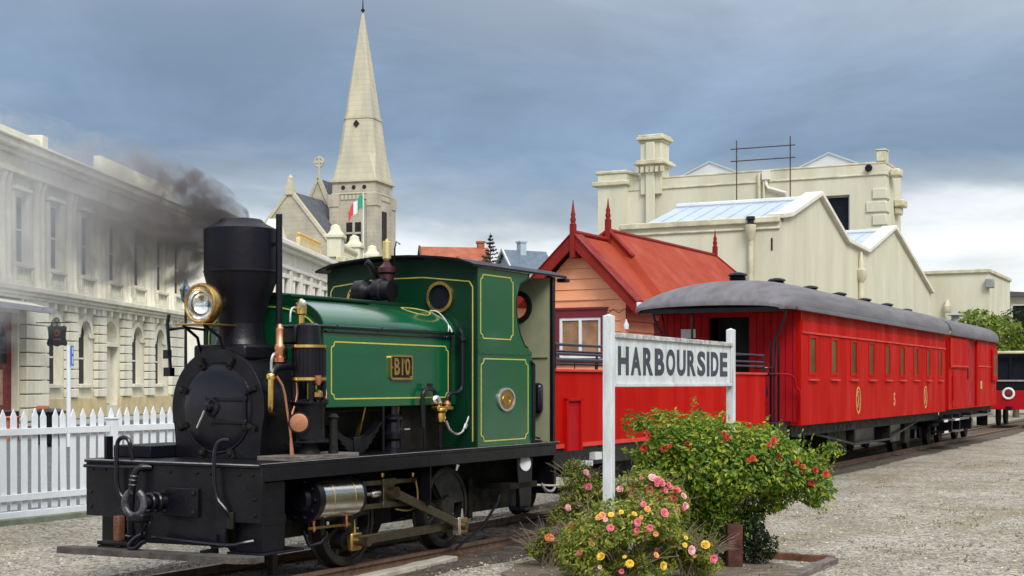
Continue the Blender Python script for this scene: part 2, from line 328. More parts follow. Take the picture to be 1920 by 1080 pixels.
def dup(o, parent, loc=None, rot=None):
    c = o.copy(); COL.objects.link(c); c.parent = parent
    if loc is not None: c.location = loc
    if rot is not None: c.rotation_euler = rot
    return c
def arc(cx, cz, r, a0, a1, n, rz=None):
    return [(cx + r * math.cos(R(a0 + (a1 - a0) * i / n)), cz + (rz or r) * math.sin(R(a0 + (a1 - a0) * i / n))) for i in range(n + 1)]
def circ(cx, cz, r, n=28, rz=None): return arc(cx, cz, r, 0, 360, n, rz)[:-1]
def text_mb(body, size, sx=1.0, bold=0.0, depth=0.01):
    """lettering as mesh, x right, y up, z out of the page, centred"""
    c = bpy.data.curves.new('t', 'FONT'); c.body = body; c.size = size; c.extrude = depth; c.offset = bold; c.align_x = 'CENTER'; c.align_y = 'CENTER'; c.resolution_u = 4
    o = bpy.data.objects.new('t', c); COL.objects.link(o); dg = bpy.context.evaluated_depsgraph_get(); me = bpy.data.meshes.new_from_object(o.evaluated_get(dg))
    b = MB(); b.add([(v.co.x * sx, v.co.y, v.co.z) for v in me.vertices], [tuple(p.vertices) for p in me.polygons])
    bpy.data.objects.remove(o); bpy.data.curves.remove(c); bpy.data.meshes.remove(me)
    return b
SIDE = Matrix(((1, 0, 0, 0), (0, 0, -1, 0), (0, 1, 0, 0), (0, 0, 0, 1)))   # text on a face looking towards -y
FRONT = Matrix(((0, 0, -1, 0), (-1, 0, 0, 0), (0, 1, 0, 0), (0, 0, 0, 1)))   # text on a face looking towards -x
def T(x, y, z): return Matrix.Translation((x, y, z))
# ================================================================ setting
def sheet(name, pts, z, m, kind='structure'):
    o = MB().add([(x, y, z) for x, y in pts], [tuple(range(len(pts)))]).build(name, m, None, 0); tag(o, kind=kind); return o
def uneven(name, x0, x1, y0, y1, nx, ny, fz, m):
    vs = [(x0 + (x1 - x0) * i / nx, y0 + (y1 - y0) * j / ny) for j in range(ny + 1) for i in range(nx + 1)]
    fs = [(j * (nx + 1) + i, j * (nx + 1) + i + 1, (j + 1) * (nx + 1) + i + 1, (j + 1) * (nx + 1) + i) for j in range(ny) for i in range(nx)]
    o = MB().add([(x, y, fz(x, y)) for x, y in vs], fs).build(name, m, None, 180, fix=False); tag(o, kind='structure'); return o
# gravel yard: one sheet to the horizon
sheet('gravel_ground', [(-1500, -60), (1500, -60), (1500, 2600), (-1500, 2600)], 0.0, 'gravel')
# street beyond the picket fence (runs along the stone buildings)
sheet('road', [(-24, 18), (-21.6, 18), (-7.4, 18.6), (0.5, 33), (-6, 60), (-3, 240), (-15, 240), (-25, 40)], 0.006, 'asphalt')
sheet('pavement', [(-23.1, 40), (-20.2, 40), (-9.0, 200), (-12.1, 200)], 0.014, 'paving')
def hz(x, y):
    t = max(0, min(1, (y - 215) / 60)); s = t * t * (3 - 2 * t); e = math.exp(-((x + 22) / 46) ** 2)
    return -0.4 + 19.0 * s * e + 0.6 * mnoise.noise((x * .05, y * .05, 0))
uneven('hill', -160, 120, 205, 420, 56, 40, hz, 'grass')
# grassy ridge east of the yard, out of view, added to darken paint reflections
def rz(x, y):
    t = max(0, min(1, (x - 62) / 45)); return -0.4 + 15 * t * t * (3 - 2 * t) * (1 + .25 * mnoise.noise((x * .03, y * .03, 3)))
uneven('added_ridge', 60, 260, -160, 135, 24, 40, rz, 'grass')

# ---------------------------------------------------------------- railway track (gentle curve)
TRK = [(-7.39, 4.09), (-2.436, 12.79), (0.04, 17.13), (1.52, 19.9), (3.05, 23.5), (5.45, 28.67), (9.98, 37.58), (14.5, 46.5), (20.4, 58.0), (34, 84.7)]
def catmull(P, n):
    out = []
    for i in range(len(P) - 1):
        p0, p1, p2, p3 = [Vector(P[max(0, min(len(P) - 1, i + k))]) for k in (-1, 0, 1, 2)]
        for j in range(n):
            t = j / n; out.append(0.5 * ((2 * p1) + (p2 - p0) * t + (2 * p0 - 5 * p1 + 4 * p2 - p3) * t * t + (3 * p1 - p0 - 3 * p2 + p3) * t ** 3))
    return out + [Vector(P[-1])]
path = catmull(TRK, 12)
def offs(path, d):
    o = []
    for i, p in enumerate(path):
        t = (path[min(i + 1, len(path) - 1)] - path[max(i - 1, 0)]).normalized(); o.append(p + Vector((t.y, -t.x)) * d)
    return o
track = thing('railway_track', 'narrow rusty railway track curving under the steam train', 'railway track', (-2.436, 12.79, 0))
inv = Matrix.Translation((2.436, -12.79, 0))
for sgn in (1, -1):
    def sec(p, t):
        n = Vector((t.y, -t.x)); prof = [(-0.055, -0.01), (0.055, -0.01), (0.055, 0.008), (0.012, 0.02), (0.012, 0.062), (0.032, 0.07), (0.032, 0.098), (-0.032, 0.098), (-0.032, 0.07), (-0.012, 0.062), (-0.012, 0.02), (-0.055, 0.008)]
        return [(p.x + n.x * a, p.y + n.y * a, b) for a, b in prof]
    pp = offs(path, 0.5335 * sgn + 0.035 * sgn)
    secs = [sec(p, (pp[min(i + 1, len(pp) - 1)] - pp[max(0, i - 1)]).normalized()) for i, p in enumerate(pp)]
    MB().strip(secs).xf(inv).build('rail', 'rail_head', track, 30)
# sleepers, nearly level with the ballast
L = 0; slp = None; acc = 0.0
for i in range(len(path) - 1):
    a, b = path[i], path[i + 1]; seg = (b - a).length; t = (b - a).normalized()
    while acc < seg:
        p = a + t * acc; acc += 0.66
        if p.y > 62: continue
        ang = math.atan2(t.y, t.x)
        if slp is None:
            slp = MB().box(-0.11, 0.11, -1.0, 1.0, -0.10, 0.012).build('sleeper', 'wood_dark', track, 35, 0.012); o = slp
        else: o = dup(slp, track)
        o.location = (p.x + 2.436, p.y - 12.79, random.uniform(-0.006, 0.004)); o.rotation_euler = (0, 0, ang + random.uniform(-.02, .02))
    acc -= seg
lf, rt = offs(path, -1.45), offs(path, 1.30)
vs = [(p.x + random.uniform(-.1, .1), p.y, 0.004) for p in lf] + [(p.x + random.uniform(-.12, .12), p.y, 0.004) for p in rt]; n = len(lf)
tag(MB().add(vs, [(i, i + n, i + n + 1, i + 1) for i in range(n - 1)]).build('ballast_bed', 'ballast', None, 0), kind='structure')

# ================================================================ LOCOMOTIVE  (x back along the train, -y = side towards the sign, z up)
loco = thing('steam_locomotive', 'green and black tank locomotive numbered B10 with tall spark arresting chimney', 'locomotive', (-2.436, 12.79, 0), 29.7)
def lp(mb, name, m, parent=None, smooth=35, bevel=0.0):
    o = mb.build(name, m, parent or loco, smooth, bevel)
    if name in ('rivet_row', 'bolt', 'cover_nut', 'lagging_strips', 'chain', 'injector_nut', 'plate_screw'): o['kind'] = 'stuff'
    return o
# frames and footplate
for s_ in (1, -1): lp(MB().box(-0.86, 4.2, s_ * 0.43 - 0.012, s_ * 0.43 + 0.012, 0.42, 1.10), 'frame_plate', 'grime')
fp = lp(MB().box(-0.90, 4.26, -0.985, 0.985, 1.108, 1.138), 'footplate', 'black', bevel=0.004)
for s_ in (1, -1): lp(MB().box(-0.858, 4.2, s_ * 0.972 - 0.010, s_ * 0.972 + 0.010, 0.995, 1.106), 'valance', 'black', bevel=0.004)
lp(MB().box(-0.902, 4.26, -0.990, -0.978, 1.139, 1.143), 'footplate_edge', 'worn_edge')
# buffer beam: stepped plate
bb = [(-0.985, 1.106), (-0.985, 0.655), (-0.62, 0.655), (-0.60, 0.45), (0.60, 0.43), (0.62, 0.64), (0.985, 0.64), (0.985, 1.106)]
lp(MB().plate(bb, [], 'x', -0.905, -0.865), 'buffer_beam', 'black', bevel=0.006)
lp(MB().box(-0.93, -0.86, -0.985, 0.985, 1.106, 1.135), 'beam_top_angle', 'black', bevel=0.004)
lp(MB().box(-0.934, -0.930, -0.98, 0.98, 1.128, 1.137), 'beam_top_edge', 'worn_edge')
rv = MB()
for y in (-0.9, -0.75, -0.45, -0.3, 0.0, 0.3, 0.75, 0.9):
    for z in (1.05,): rv.lathe([(0, .016), (.008, .014), (.012, .006)], (-0.905, y, z), (-1, 0, 0), 8)
for y in (-0.92, 0.92):
    for z in (0.72, 0.85): rv.lathe([(0, .016), (.008, .014), (.012, .006)], (-0.905, y, z), (-1, 0, 0), 8)
lp(rv, 'rivet_row', 'black')
# front step box on the near side
lp(MB().box(-0.80, -0.50, -0.905, -0.62, 0.40, 0.985), 'front_step_box', 'black', bevel=0.01)
lp(MB().box(-0.86, -0.30, -0.95, -0.58, 0.385, 0.405), 'step_tread', 'black', bevel=0.004)
lp(MB().box(-0.86, -0.50, -0.912, -0.907, 0.63, 0.70), 'step_strap', 'black')
lp(MB().box(-0.80, -0.50, 0.905, 0.62, 0.40, 0.985), 'front_step_box', 'black', bevel=0.01)
# foot plank lashed across the front
pk = MB(); K = 16
secs = []
for i in range(K + 1):
    y = 1.03 - 2.14 * i / K; j = random.uniform(-.008, .008); e = .07 * max(0, (i - K + 1))
    secs.append([(-1.21 + j + e, y, 0.335 + i * .002), (-1.02, y, 0.338 + i * .002), (-1.02, y, 0.385 + i * .002), (-1.205 + j + e, y, 0.388 + j * .6 + i * .002)])
lp(pk.strip(secs), 'foot_plank', 'wood_plank', smooth=0)
for y in (-0.5, 0.45): lp(MB().box(-1.06, -0.9, y - .03, y + .03, 0.375, 0.43).box(-0.93, -0.905, y - .03, y + .03, 0.40, 0.55), 'plank_bracket', 'black')
# coupling: pad, drawbar, open jaw, chain and hook
pad = lp(MB().box(-0.935, -0.905, -0.33, 0.08, 0.68, 0.92), 'coupling_pad', 'black', bevel=0.006)
bo = MB()
for y in (-0.29, 0.04):
    for z in (0.72, 0.88): bo.lathe([(0, .02), (.016, .02), (.02, .012)], (-0.935, y, z), (-1, 0, 0), 6)
lp(bo, 'bolt', 'grime', pad)
cp = lp(MB().cyl((-0.92, 0.05, 0.80), (-1.15, 0.11, 0.80), 0.060, 0.05, 18), 'drawbar', 'black')
lp(MB().torus((-1.0, 0.07, 0.80), (-1, 0.25, 0), 0.075, 0.018, 24, 8), 'collar', 'black_gloss', cp)
lp(MB().torus((-1.06, 0.085, 0.80), (-1, 0.25, 0), 0.072, 0.016, 24, 8), 'collar', 'black_gloss', cp)
jaw = MB(); q = [(-1.19 - 0.02 * math.cos(R(a)), 0.13 + 0.088 * math.cos(R(a)), 0.80 + 0.105 * math.sin(R(a))) for a in range(118, 425, 17)]
lp(jaw.tube(q, 0.030, 12), 'coupling_jaw', 'iron_worn'); lp(MB().box(-1.22, -1.10, 0.02, 0.20, 0.64, 0.72), 'jaw_block', 'black', bevel=0.02)
ch = MB()
for k in range(4): ch.torus((-1.06 - .01 * k, 0.075 + .022 * k, 0.66 - .042 * k), (1, 0, 0) if k % 2 else (0.3, 1, 0), 0.026, 0.008, 14, 6)
lp(ch, 'chain', 'black_gloss')
lp(MB().tube([(-1.10, 0.13, 0.53), (-1.11, 0.20, 0.50), (-1.12, 0.27, 0.43), (-1.12, 0.24, 0.405), (-1.12, 0.17, 0.42), (-1.12, 0.11, 0.47), (-1.12, 0.08, 0.475)], 0.019, 10, 2), 'chain_hook', 'black_gloss')
lp(MB().tube([(-0.99, 0.12, 0.50), (-0.99, -0.55, 0.475), (-0.99, -0.75, 0.475), (-0.94, -0.83, 0.50), (-0.88, -0.88, 0.51)], 0.018, 8, 1), 'release_rod', 'black_gloss')
# vacuum hose
hz_ = lp(MB().tube([(-0.90, 0.22, 1.08), (-0.96, 0.27, 1.085), (-0.99, 0.31, 1.06), (-1.0, 0.335, 0.96), (-1.0, 0.36, 0.75), (-0.99, 0.375, 0.55), (-0.97, 0.37, 0.44)], 0.030, 12, 2), 'brake_hose', 'black_gloss')
for z, y in ((1.01, .322), (0.975, .331), (0.935, .338), (0.50, .376)): lp(MB().torus((-1.0, y, z), (0, -0.12, 1), 0.029, 0.009, 18, 6), 'hose_clip', 'iron_worn', hz_)
lp(MB().tube([(-0.93, 0.98, 1.075), (-0.95, 0.6, 1.075), (-0.95, 0.26, 1.085)], 0.016, 8), 'front_pipe', 'black_gloss')
# handrails at the beam
lp(MB().tube([(-0.92, 0.46, 0.78), (-0.96, 0.565, 0.86), (-0.96, 0.565, 1.22), (-0.955, 0.555, 1.31), (-0.95, 0.49, 1.34), (-0.945, 0.43, 1.31), (-0.94, 0.415, 1.22), (-0.93, 0.405, 1.14)], 0.019, 10, 2), 'grab_rail', 'black_gloss')
lp(MB().tube([(-0.915, -0.66, 0.70), (-0.94, -0.645, 0.76), (-0.96, -0.54, 0.86), (-0.96, -0.53, 1.16), (-0.955, -0.545, 1.29), (-0.94, -0.60, 1.335), (-0.92, -0.66, 1.33)], 0.017, 10, 2), 'grab_rail', 'black_gloss')
lp(MB().box(-0.93, -0.906, -0.70, -0.63, 0.60, 0.74), 'rail_bracket', 'grime', bevel=0.004)
lp(MB().box(-0.90, -0.82, 0.745, 0.775, 1.13, 1.335), 'lamp_iron', 'black', bevel=0.004)
gi = lp(MB().box(-1.00, -0.92, 0.50, 0.57, 0.44, 0.66), 'guard_iron', 'rust', bevel=0.012)
lp(MB().box(-1.06, -0.90, 0.30, 0.70, 0.415, 0.445).box(-1.05, -0.91, 0.34, 0.70, 0.385, 0.41), 'step_foot', 'grime', bevel=0.008)
lp(MB().box(-0.62, 0.1, 0.50, 0.95, 1.139, 1.245), 'tool_box', 'black_matt', bevel=0.008)
# ---- smokebox
ZC = 1.575
def dprof(r, zb, yb): return [(yb, zb)] + arc(0, ZC, r, -18, 198, 40) + [(-yb, zb)]
sbx = lp(MB().plate(dprof(0.515, 1.139, 0.465), [], 'x', -0.285, 0.34), 'smokebox', 'black', smooth=40)
lp(MB().plate(dprof(0.528, 1.139, 0.480), [circ(0, ZC, 0.40, 44)], 'x', -0.318, -0.285), 'smokebox_front', 'black', smooth=40, bevel=0.008)
door = lp(MB().lathe([(-0.01, 0.402), (0.012, 0.398), (0.020, 0.380), (0.035, 0.30), (0.046, 0.18), (0.050, 0.05)], (-0.305, 0, ZC), (-1, 0, 0), 48), 'smokebox_door', 'black_gloss', smooth=60)
lp(MB().torus((-0.318, 0, ZC), (1, 0, 0), 0.388, 0.010, 56, 8), 'door_rim', 'black', door)
for z in (ZC + 0.085, ZC - 0.115): lp(MB().box(-0.360, -0.325, -0.36, 0.02, z - 0.022, z + 0.022), 'hinge_strap', 'black', door, bevel=0.008)
lp(MB().cyl((-0.345, -0.335, ZC - 0.17), (-0.345, -0.335, ZC + 0.14), 0.017, None, 12), 'hinge_pin', 'black', door)
lp(MB().lathe([(0, .085), (.02, .08), (.03, .045), (.075, .04), (.08, .028), (.10, .028)], (-0.35, 0.03, ZC + 0.01), (-1, 0, 0), 24), 'door_boss', 'black_gloss', door)
lp(MB().tube([(-0.43, 0.03, ZC + 0.01), (-0.435, 0.06, ZC - 0.06), (-0.44, 0.12, ZC - 0.17)], 0.014, 10), 'door_handle', 'steel', door)
lp(MB().tube([(-0.41, 0.03, ZC + 0.01), (-0.412, 0.0, ZC + 0.07), (-0.41, 0.05, ZC + 0.09)], 0.014, 8), 'door_handle', 'black_gloss', door)
dog = None
for k in range(8):
    a = R(22 + 45 * k); y, z = 0.425 * math.cos(a), ZC + 0.425 * math.sin(a)
    m = MB().box(-0.022, 0.022, -0.05, 0.05, -0.012, 0.012).xf(Matrix.Rotation(a + math.pi / 2, 4, 'Z')); m.xf(Matrix(((0, 0, -1, 0), (1, 0, 0, 0), (0, 1, 0, 0), (0, 0, 0, 1)))).xf(T(-0.335, y, z))
    m.lathe([(0, .026), (.022, .026), (.028, .016)], (-0.340, y, z), (-1, 0, 0), 6); lp(m, 'door_dog', 'grime')
# smokebox sides: rivets round the front ring
rv = MB()
for k in range(15):
    a = R(-14 + 208 * k / 14); rv.lathe([(0, .011), (.007, .009), (.010, .004)], (-0.25, 0.513 * math.cos(a), ZC + 0.513 * math.sin(a)), (0, math.cos(a), math.sin(a)), 6)
lp(rv, 'rivet_row', 'black')
# chimney saddle, chimney
lp(MB().lathe([(2.00, .30), (2.08, .27), (2.14, .235), (2.22, .21), (2.34, .205)], (0.0, 0, 0), (0, 0, 1), 40), 'chimney_base', 'black', smooth=60)
lp(MB().box(-0.30, 0.33, -0.30, 0.30, 2.00, 2.14), 'chimney_saddle', 'black', bevel=0.03)
chm = lp(MB().lathe([(2.30, .202), (2.42, .215), (2.52, .243), (2.62, .282), (2.70, .310), (2.76, .326), (2.785, .331), (2.79, .336), (2.80, .336), (2.805, .331), (3.165, .331), (3.175, .330), (3.18, .322), (3.235, .215), (3.262, .190), (3.268, .180), (3.268, .155), (3.20, .15)], (0, 0, 0), (0, 0, 1), 56), 'chimney', 'black_matt', smooth=40)
lp(MB().lathe([(3.2, .15), (3.24, .15)], (0, 0, 0), (0, 0, 1), 32), 'chimney_mouth', 'dark_inside', chm)
# stand pipe beside the chimney
lp(MB().cyl((0.06, -0.385, 2.10), (0.06, -0.385, 3.30), 0.029, None, 16), 'stand_pipe', 'black')
lp(MB().box(0.03, 0.07, -0.38, -0.31, 3.02, 3.05), 'pipe_bracket', 'black')
# headlamp
lamp = lp(MB().lathe([(-0.075, .170), (-0.06, .180), (0.0, .180), (0.02, .168), (0.06, .14), (0.12, .075), (0.15, .052), (0.22, .045), (0.225, .0)], (-0.44, 0.02, 2.49), (1, 0.0, 0), 40, cap=False), 'headlamp', 'bronze', smooth=50)
lp(MB().torus((-0.515, 0.02, 2.49), (1, 0, 0), 0.162, 0.016, 48, 10), 'lamp_rim', 'bronze', lamp)
lp(MB().lathe([(0.0, .150), (0.03, .143), (0.07, .11), (0.10, .06), (0.108, .0)], (-0.51, 0.02, 2.49), (1, 0, 0), 40, cap=False), 'reflector', 'lamp_silver', lamp, smooth=60)
lp(MB().lathe([(0.0, .022), (0.04, .020), (0.05, .0)], (-0.415, 0.02, 2.49), (-1, 0, 0), 14, cap=False), 'lamp_bulb', 'white_paint', lamp, smooth=60)
lp(MB().lathe([(0.0, .0), (0.002, .08), (0.008, .150)], (-0.522, 0.02, 2.49), (1, 0, 0), 40, cap=False), 'lamp_glass', 'clear_glass', lamp, smooth=60)
lp(MB().box(-0.62, -0.12, -0.10, 0.24, 2.30, 2.315).box(-0.46, -0.38, -0.01, 0.05, 2.31, 2.34), 'lamp_bracket', 'bronze', bevel=0.004)
lp(MB().tube([(-0.55, 0.18, 2.30), (-0.35, 0.20, 2.2), (-0.28, 0.22, 2.05)], 0.014, 8).tube([(-0.55, -0.06, 2.30), (-0.35, -0.06, 2.2), (-0.28, -0.06, 2.06)], 0.014, 8), 'lamp_stay', 'black')
lp(MB().tube([(-0.24, 0.62, 1.90), (-0.24, 0.66, 2.34), (-0.22, 0.66, 2.42)], 0.016, 8).tube([(-0.24, 0.66, 2.28), (-0.05, 0.62, 2.31), (0.3, 0.70, 2.30)], 0.013, 8).box(-0.27, -0.21, 0.60, 0.68, 1.86, 1.94).box(-0.265, -0.215, 0.63, 0.69, 2.02, 2.1), 'far_lamp_post', 'black_gloss')
# ---- tank (vertical sides, domed top)
def tprof(w, zt, h): return [(w, 1.58), (w, zt)] + [(w * math.cos(R(a)), zt + h * math.sin(R(a)) ** 0.9) for a in range(6, 175, 6)] + [(-w, zt), (-w, 1.58)]
tank = lp(MB().plate(tprof(0.690, 2.30, 0.30), [], 'x', 0.29, 2.53), 'water_tank', 'green', smooth=30, bevel=0.006)
lp(MB().plate(tprof(0.697, 2.302, 0.302), [tprof(0.655, 2.27, 0.27)], 'x', 0.280, 0.300), 'tank_front_angle', 'green_dark', smooth=30)
lp(MB().box(0.26, 2.5, -0.20, 0.20, 2.585, 2.625), 'tank_top_plate', 'green_dark', bevel=0.01)
lp(MB().box(0.30, 1.55, -0.34, 0.05, 2.575, 2.61), 'tank_lid', 'green_dark', bevel=0.012)
def corner_path(x0, x1, z0, z1, c):
    p = []
    for (x, z, sx, sz) in ((x0, z0, 1, 1), (x1, z0, -1, 1), (x1, z1, -1, -1), (x0, z1, 1, -1)):
        a = (x + sx * c, z); b = (x, z + sz * c); mid = (x + sx * c * .72, z + sz * c * .72)
        if sx * sz > 0: p += [b, mid, a]
        else: p += [a, mid, b]
    return p + [p[0]]
def lining(par, pts, y, axis='y', w=0.0075, name='lining'):
    m = MB()
    for a, b in zip(pts, pts[1:]):
        A, B = (((a[0], y, a[1]), (b[0], y, b[1])) if axis == 'y' else ((y, a[0], a[1]), (y, b[0], b[1])))
        m.bar(A, B, 0.004 if axis != 'zz' else w, w * 1.6, (0, 0, 1) if abs(a[0] - b[0]) > abs(a[1] - b[1]) else ((1, 0, 0) if axis == 'y' else (0, 1, 0)))
    return m.build(name, 'lining', par, 0)
lining(tank, corner_path(0.42, 2.39, 1.655, 2.172, 0.05), -0.691)
lining(tank, [(-0.63, 1.64), (-0.63, 2.24)] + [(-0.63 * math.cos(R(a)), 2.25 + .25 * math.sin(R(a))) for a in range(10, 171, 10)] + [(0.63, 2.24), (0.63, 1.64)], 0.278, 'x')
npl = lp(MB().plate([(x, z) for x, z in arc(1.36, 2.035, .03, 180, 90, 4) + arc(1.675, 2.035, .03, 90, 0, 4) + arc(1.675, 1.865, .03, 0, -90, 4) + arc(1.36, 1.865, .03, -90, -180, 4)], [], 'y', -0.691, -0.705), 'number_plate', 'black', tank)
lp(MB().plate([(x, z) for x, z in arc(1.36, 2.035, .034, 180, 90, 4) + arc(1.675, 2.035, .034, 90, 0, 4) + arc(1.675, 1.865, .034, 0, -90, 4) + arc(1.36, 1.865, .034, -90, -180, 4)], [[(x, z) for x, z in arc(1.366, 2.03, .02, 180, 90, 4) + arc(1.669, 2.03, .02, 90, 0, 4) + arc(1.669, 1.87, .02, 0, -90, 4) + arc(1.366, 1.87, .02, -90, -180, 4)]], 'y', -0.692, -0.716), 'plate_border', 'brass', tank)
lp(text_mb('B10', 0.225, 0.80, 0.004, 0.008).xf(SIDE).xf(T(1.518, -0.708, 1.948)), 'lettering', 'brass', tank, smooth=0)
lp(MB().box(1.335, 1.36, -0.72, -0.706, 1.94, 1.955).box(1.675, 1.70, -0.72, -0.706, 1.94, 1.955), 'plate_screw', 'brass', tank)
m = MB()
for k in range(25):
    a0, a1 = R(360 * k / 25 - 10), R(360 * (k + 1) / 25 - 10); f = lambda a: (2.17 + .20 * math.cos(a), -0.44 + .115 * math.sin(a), 2.302 + .30 * max(0.0, 1 - ((-0.44 + .115 * math.sin(a)) / .69) ** 2) ** 0.47)
    m.bar(f(a0), f(a1), 0.012, 0.008)
lp(m, 'hatch_lining', 'lining', tank)
lp(MB().tube([(-0.24, -0.60, 2.285), (0.0, -0.70, 2.30), (0.3, -0.725, 2.305), (2.44, -0.725, 2.305)], 0.016, 10), 'tank_handrail', 'black_gloss')
lp(MB().tube([(0.32, -0.706, 2.262), (2.45, -0.706, 2.262)], 0.011, 8), 'tank_pipe', 'black_gloss')
for x in (0.45, 1.15, 1.9): lp(MB().lathe([(0, .018), (.03, .012), (.05, .02)], (x, -0.688, 2.305), (0, -1, 0), 10), 'rail_knob', 'black_gloss')
# boiler below the tank
lp(MB().cyl((0.3, 0, 1.55), (2.52, 0, 1.55), 0.44, None, 36), 'boiler', 'grime', smooth=60)
lp(MB().box(1.75, 2.52, -0.56, 0.56, 1.0, 1.62), 'firebox', 'grime', bevel=0.02)
lp(MB().tube([(0.34, -0.55, 1.53), (1.0, -0.55, 1.55), (1.7, -0.56, 1.53)], 0.017, 8), 'feed_pipe', 'grime')
lp(MB().bar((0.98, -0.56, 1.25), (1.10, -0.56, 1.57), 0.04, 0.02), 'tank_stay', 'bronze'); lp(MB().bar((1.62, -0.56, 1.3), (1.66, -0.56, 1.57), 0.04, 0.02), 'tank_stay', 'bronze')
# ---- cab
cabr = [(-1.0, 2.985), (-0.95, 3.005)] + [(y / 10, 3.035 + 0.075 * (1 - (y / 9.0) ** 2)) for y in range(-8, 9, 2)] + [(0.95, 3.005), (1.0, 2.985)]
cabt = [(y, z - .012) for y, z in cabr if abs(y) < 0.96]; cabt = [(-0.95, 2.990)] + cabt[1:-1] + [(0.95, 2.990)]
lp(MB().plate([(0.95, 1.14), (-0.95, 1.14)] + cabt, [circ(-0.51, 2.69, 0.128), circ(0.51, 2.69, 0.128)], 'x', 2.53, 2.55), 'cab_front', 'green_dark', smooth=0)
lp(MB().plate(cabr + [(y, z + 0.022) for y, z in reversed(cabr)], [], 'x', 2.38, 4.42), 'cab_roof', 'black_matt', smooth=40)
op = [(3.685, 2.125), (3.60, 2.185), (3.545, 2.195), (3.44, 2.31), (3.385, 2.43), (3.352, 2.56), (3.350, 2.70), (3.385, 2.80), (3.44, 2.87), (3.53, 2.90), (3.60, 2.925), (3.63, 2.985)]
for s_ in (-1, 1):
    side = lp(MB().plate([(2.551, 1.14), (3.685, 1.14)] + op + [(2.551, 2.985)], [], 'y', s_ * 0.95, s_ * 0.932), 'cab_side', 'green', smooth=0)
    if s_ < 0:
        lining(side, corner_path(2.60, 3.27, 2.26, 2.915, 0.05), -0.952); lining(side, corner_path(2.61, 3.60, 1.20, 2.05, 0.06), -0.952)
        lp(MB().tube([(x, -0.944, z) for x, z in op[1:]], 0.012, 8), 'opening_beading', 'black', side)
        lp(MB().box(2.551, 3.685, -0.958, -0.950, 2.10, 2.135), 'waist_strip', 'green', side)
        rv = MB()
        for k in range(6): rv.lathe([(0, .010), (.006, .008), (.009, .003)], (2.65 + .19 * k, -0.958, 2.117), (0, -1, 0), 6)
        for k in range(9): rv.lathe([(0, .009), (.006, .007), (.008, .003)], (2.58, -0.95, 1.2 + .21 * k), (0, -1, 0), 6)
        lp(rv, 'rivet_row', 'green', side)
        ov = lp(MB().plate(circ(3.114, 1.625, 0.165, 32, 0.118), [], 'y', -0.951, -0.965), 'works_plate', 'bronze', side)
        lp(MB().plate(circ(3.114, 1.625, 0.172, 32, 0.125), [circ(3.114, 1.625, 0.150, 32, 0.104)], 'y', -0.951, -0.973), 'plate_rim', 'worn_edge', side)
        lp(MB().plate(circ(3.114, 1.625, 0.085, 24, 0.058), [circ(3.114, 1.625, 0.070, 24, 0.044)], 'y', -0.96, -0.970), 'plate_ring', 'brass', side)
lp(MB().box(2.551, 3.6, -0.93, 0.93, 2.96, 2.985), 'roof_lining', 'dark_inside')
lp(MB().plate([(0.94, 1.14), (-0.94, 1.14), (-0.94, 2.98), (0.94, 2.98)], [circ(-0.50, 2.66, 0.13), circ(0.50, 2.66, 0.13)], 'x', 4.16, 4.18), 'cab_rear_wall', 'olive', smooth=0)
for y in (-0.51, 0.51):
    w_ = lp(MB().lathe([(-0.03, .128), (-0.03, .160), (0.0, .166), (0.004, .166), (0.004, .128)], (2.53, y, 2.69), (1, 0, 0), 40, cap=False), 'spectacle_ring', 'brass', smooth=40)
    lp(MB().lathe([(0, .13), (0.004, .13)], (2.535, y, 2.69), (1, 0, 0), 32), 'spectacle_glass', 'glass_dark', w_)
    w_ = lp(MB().lathe([(-0.03, .128), (-0.03, .178), (0.0, .185), (0.004, .128)], (4.16, y, 2.66), (1, 0, 0), 40, cap=False), 'rear_window_ring', 'grime', smooth=40)
    lp(MB().lathe([(0, .13), (0.004, .13)], (4.165, y, 2.66), (1, 0, 0), 32), 'rear_window_glass', 'clear_glass', w_)
lp(MB().box(4.15, 4.21, -0.965, -0.925, 1.14, 2.985), 'corner_post', 'black', bevel=0.006)
lp(MB().box(4.15, 4.21, 0.925, 0.965, 1.14, 2.985), 'corner_post', 'black', bevel=0.006)
lp(MB().tube([(3.70, -0.945, 1.14), (3.70, -0.965, 1.2), (3.70, -0.965, 2.0), (3.66, -0.95, 2.03)], 0.022, 8), 'cab_grab_rail', 'black_gloss')
lp(MB().box(4.06, 4.155, -0.86, -0.60, 1.46, 1.80), 'brake_reservoir', 'black_gloss', bevel=0.05)
lp(MB().tube([(4.1, -0.72, 1.5), (4.1, -0.72, 1.2), (4.05, -0.85, 1.18)], 0.012, 8), 'reservoir_pipe', 'black')
lp(MB().box(4.14, 4.158, -0.90, -0.2, 2.085, 2.10), 'wall_bead', 'olive')
lp(MB().box(3.3, 3.5, -0.65, -0.3, 2.76, 2.95), 'cab_locker', 'black_matt', bevel=0.01)
lining(loco, [(-0.90, 1.20), (-0.90, 2.78), (-0.86, 2.84), (-0.3, 2.90), (0.3, 2.90), (0.86, 2.84), (0.90, 2.78), (0.90, 1.20)], 2.527, 'x')
# gutter bits on the roof edge
lp(MB().box(4.36, 4.46, -1.02, -0.90, 2.94, 2.985), 'roof_bracket', 'black', bevel=0.01)
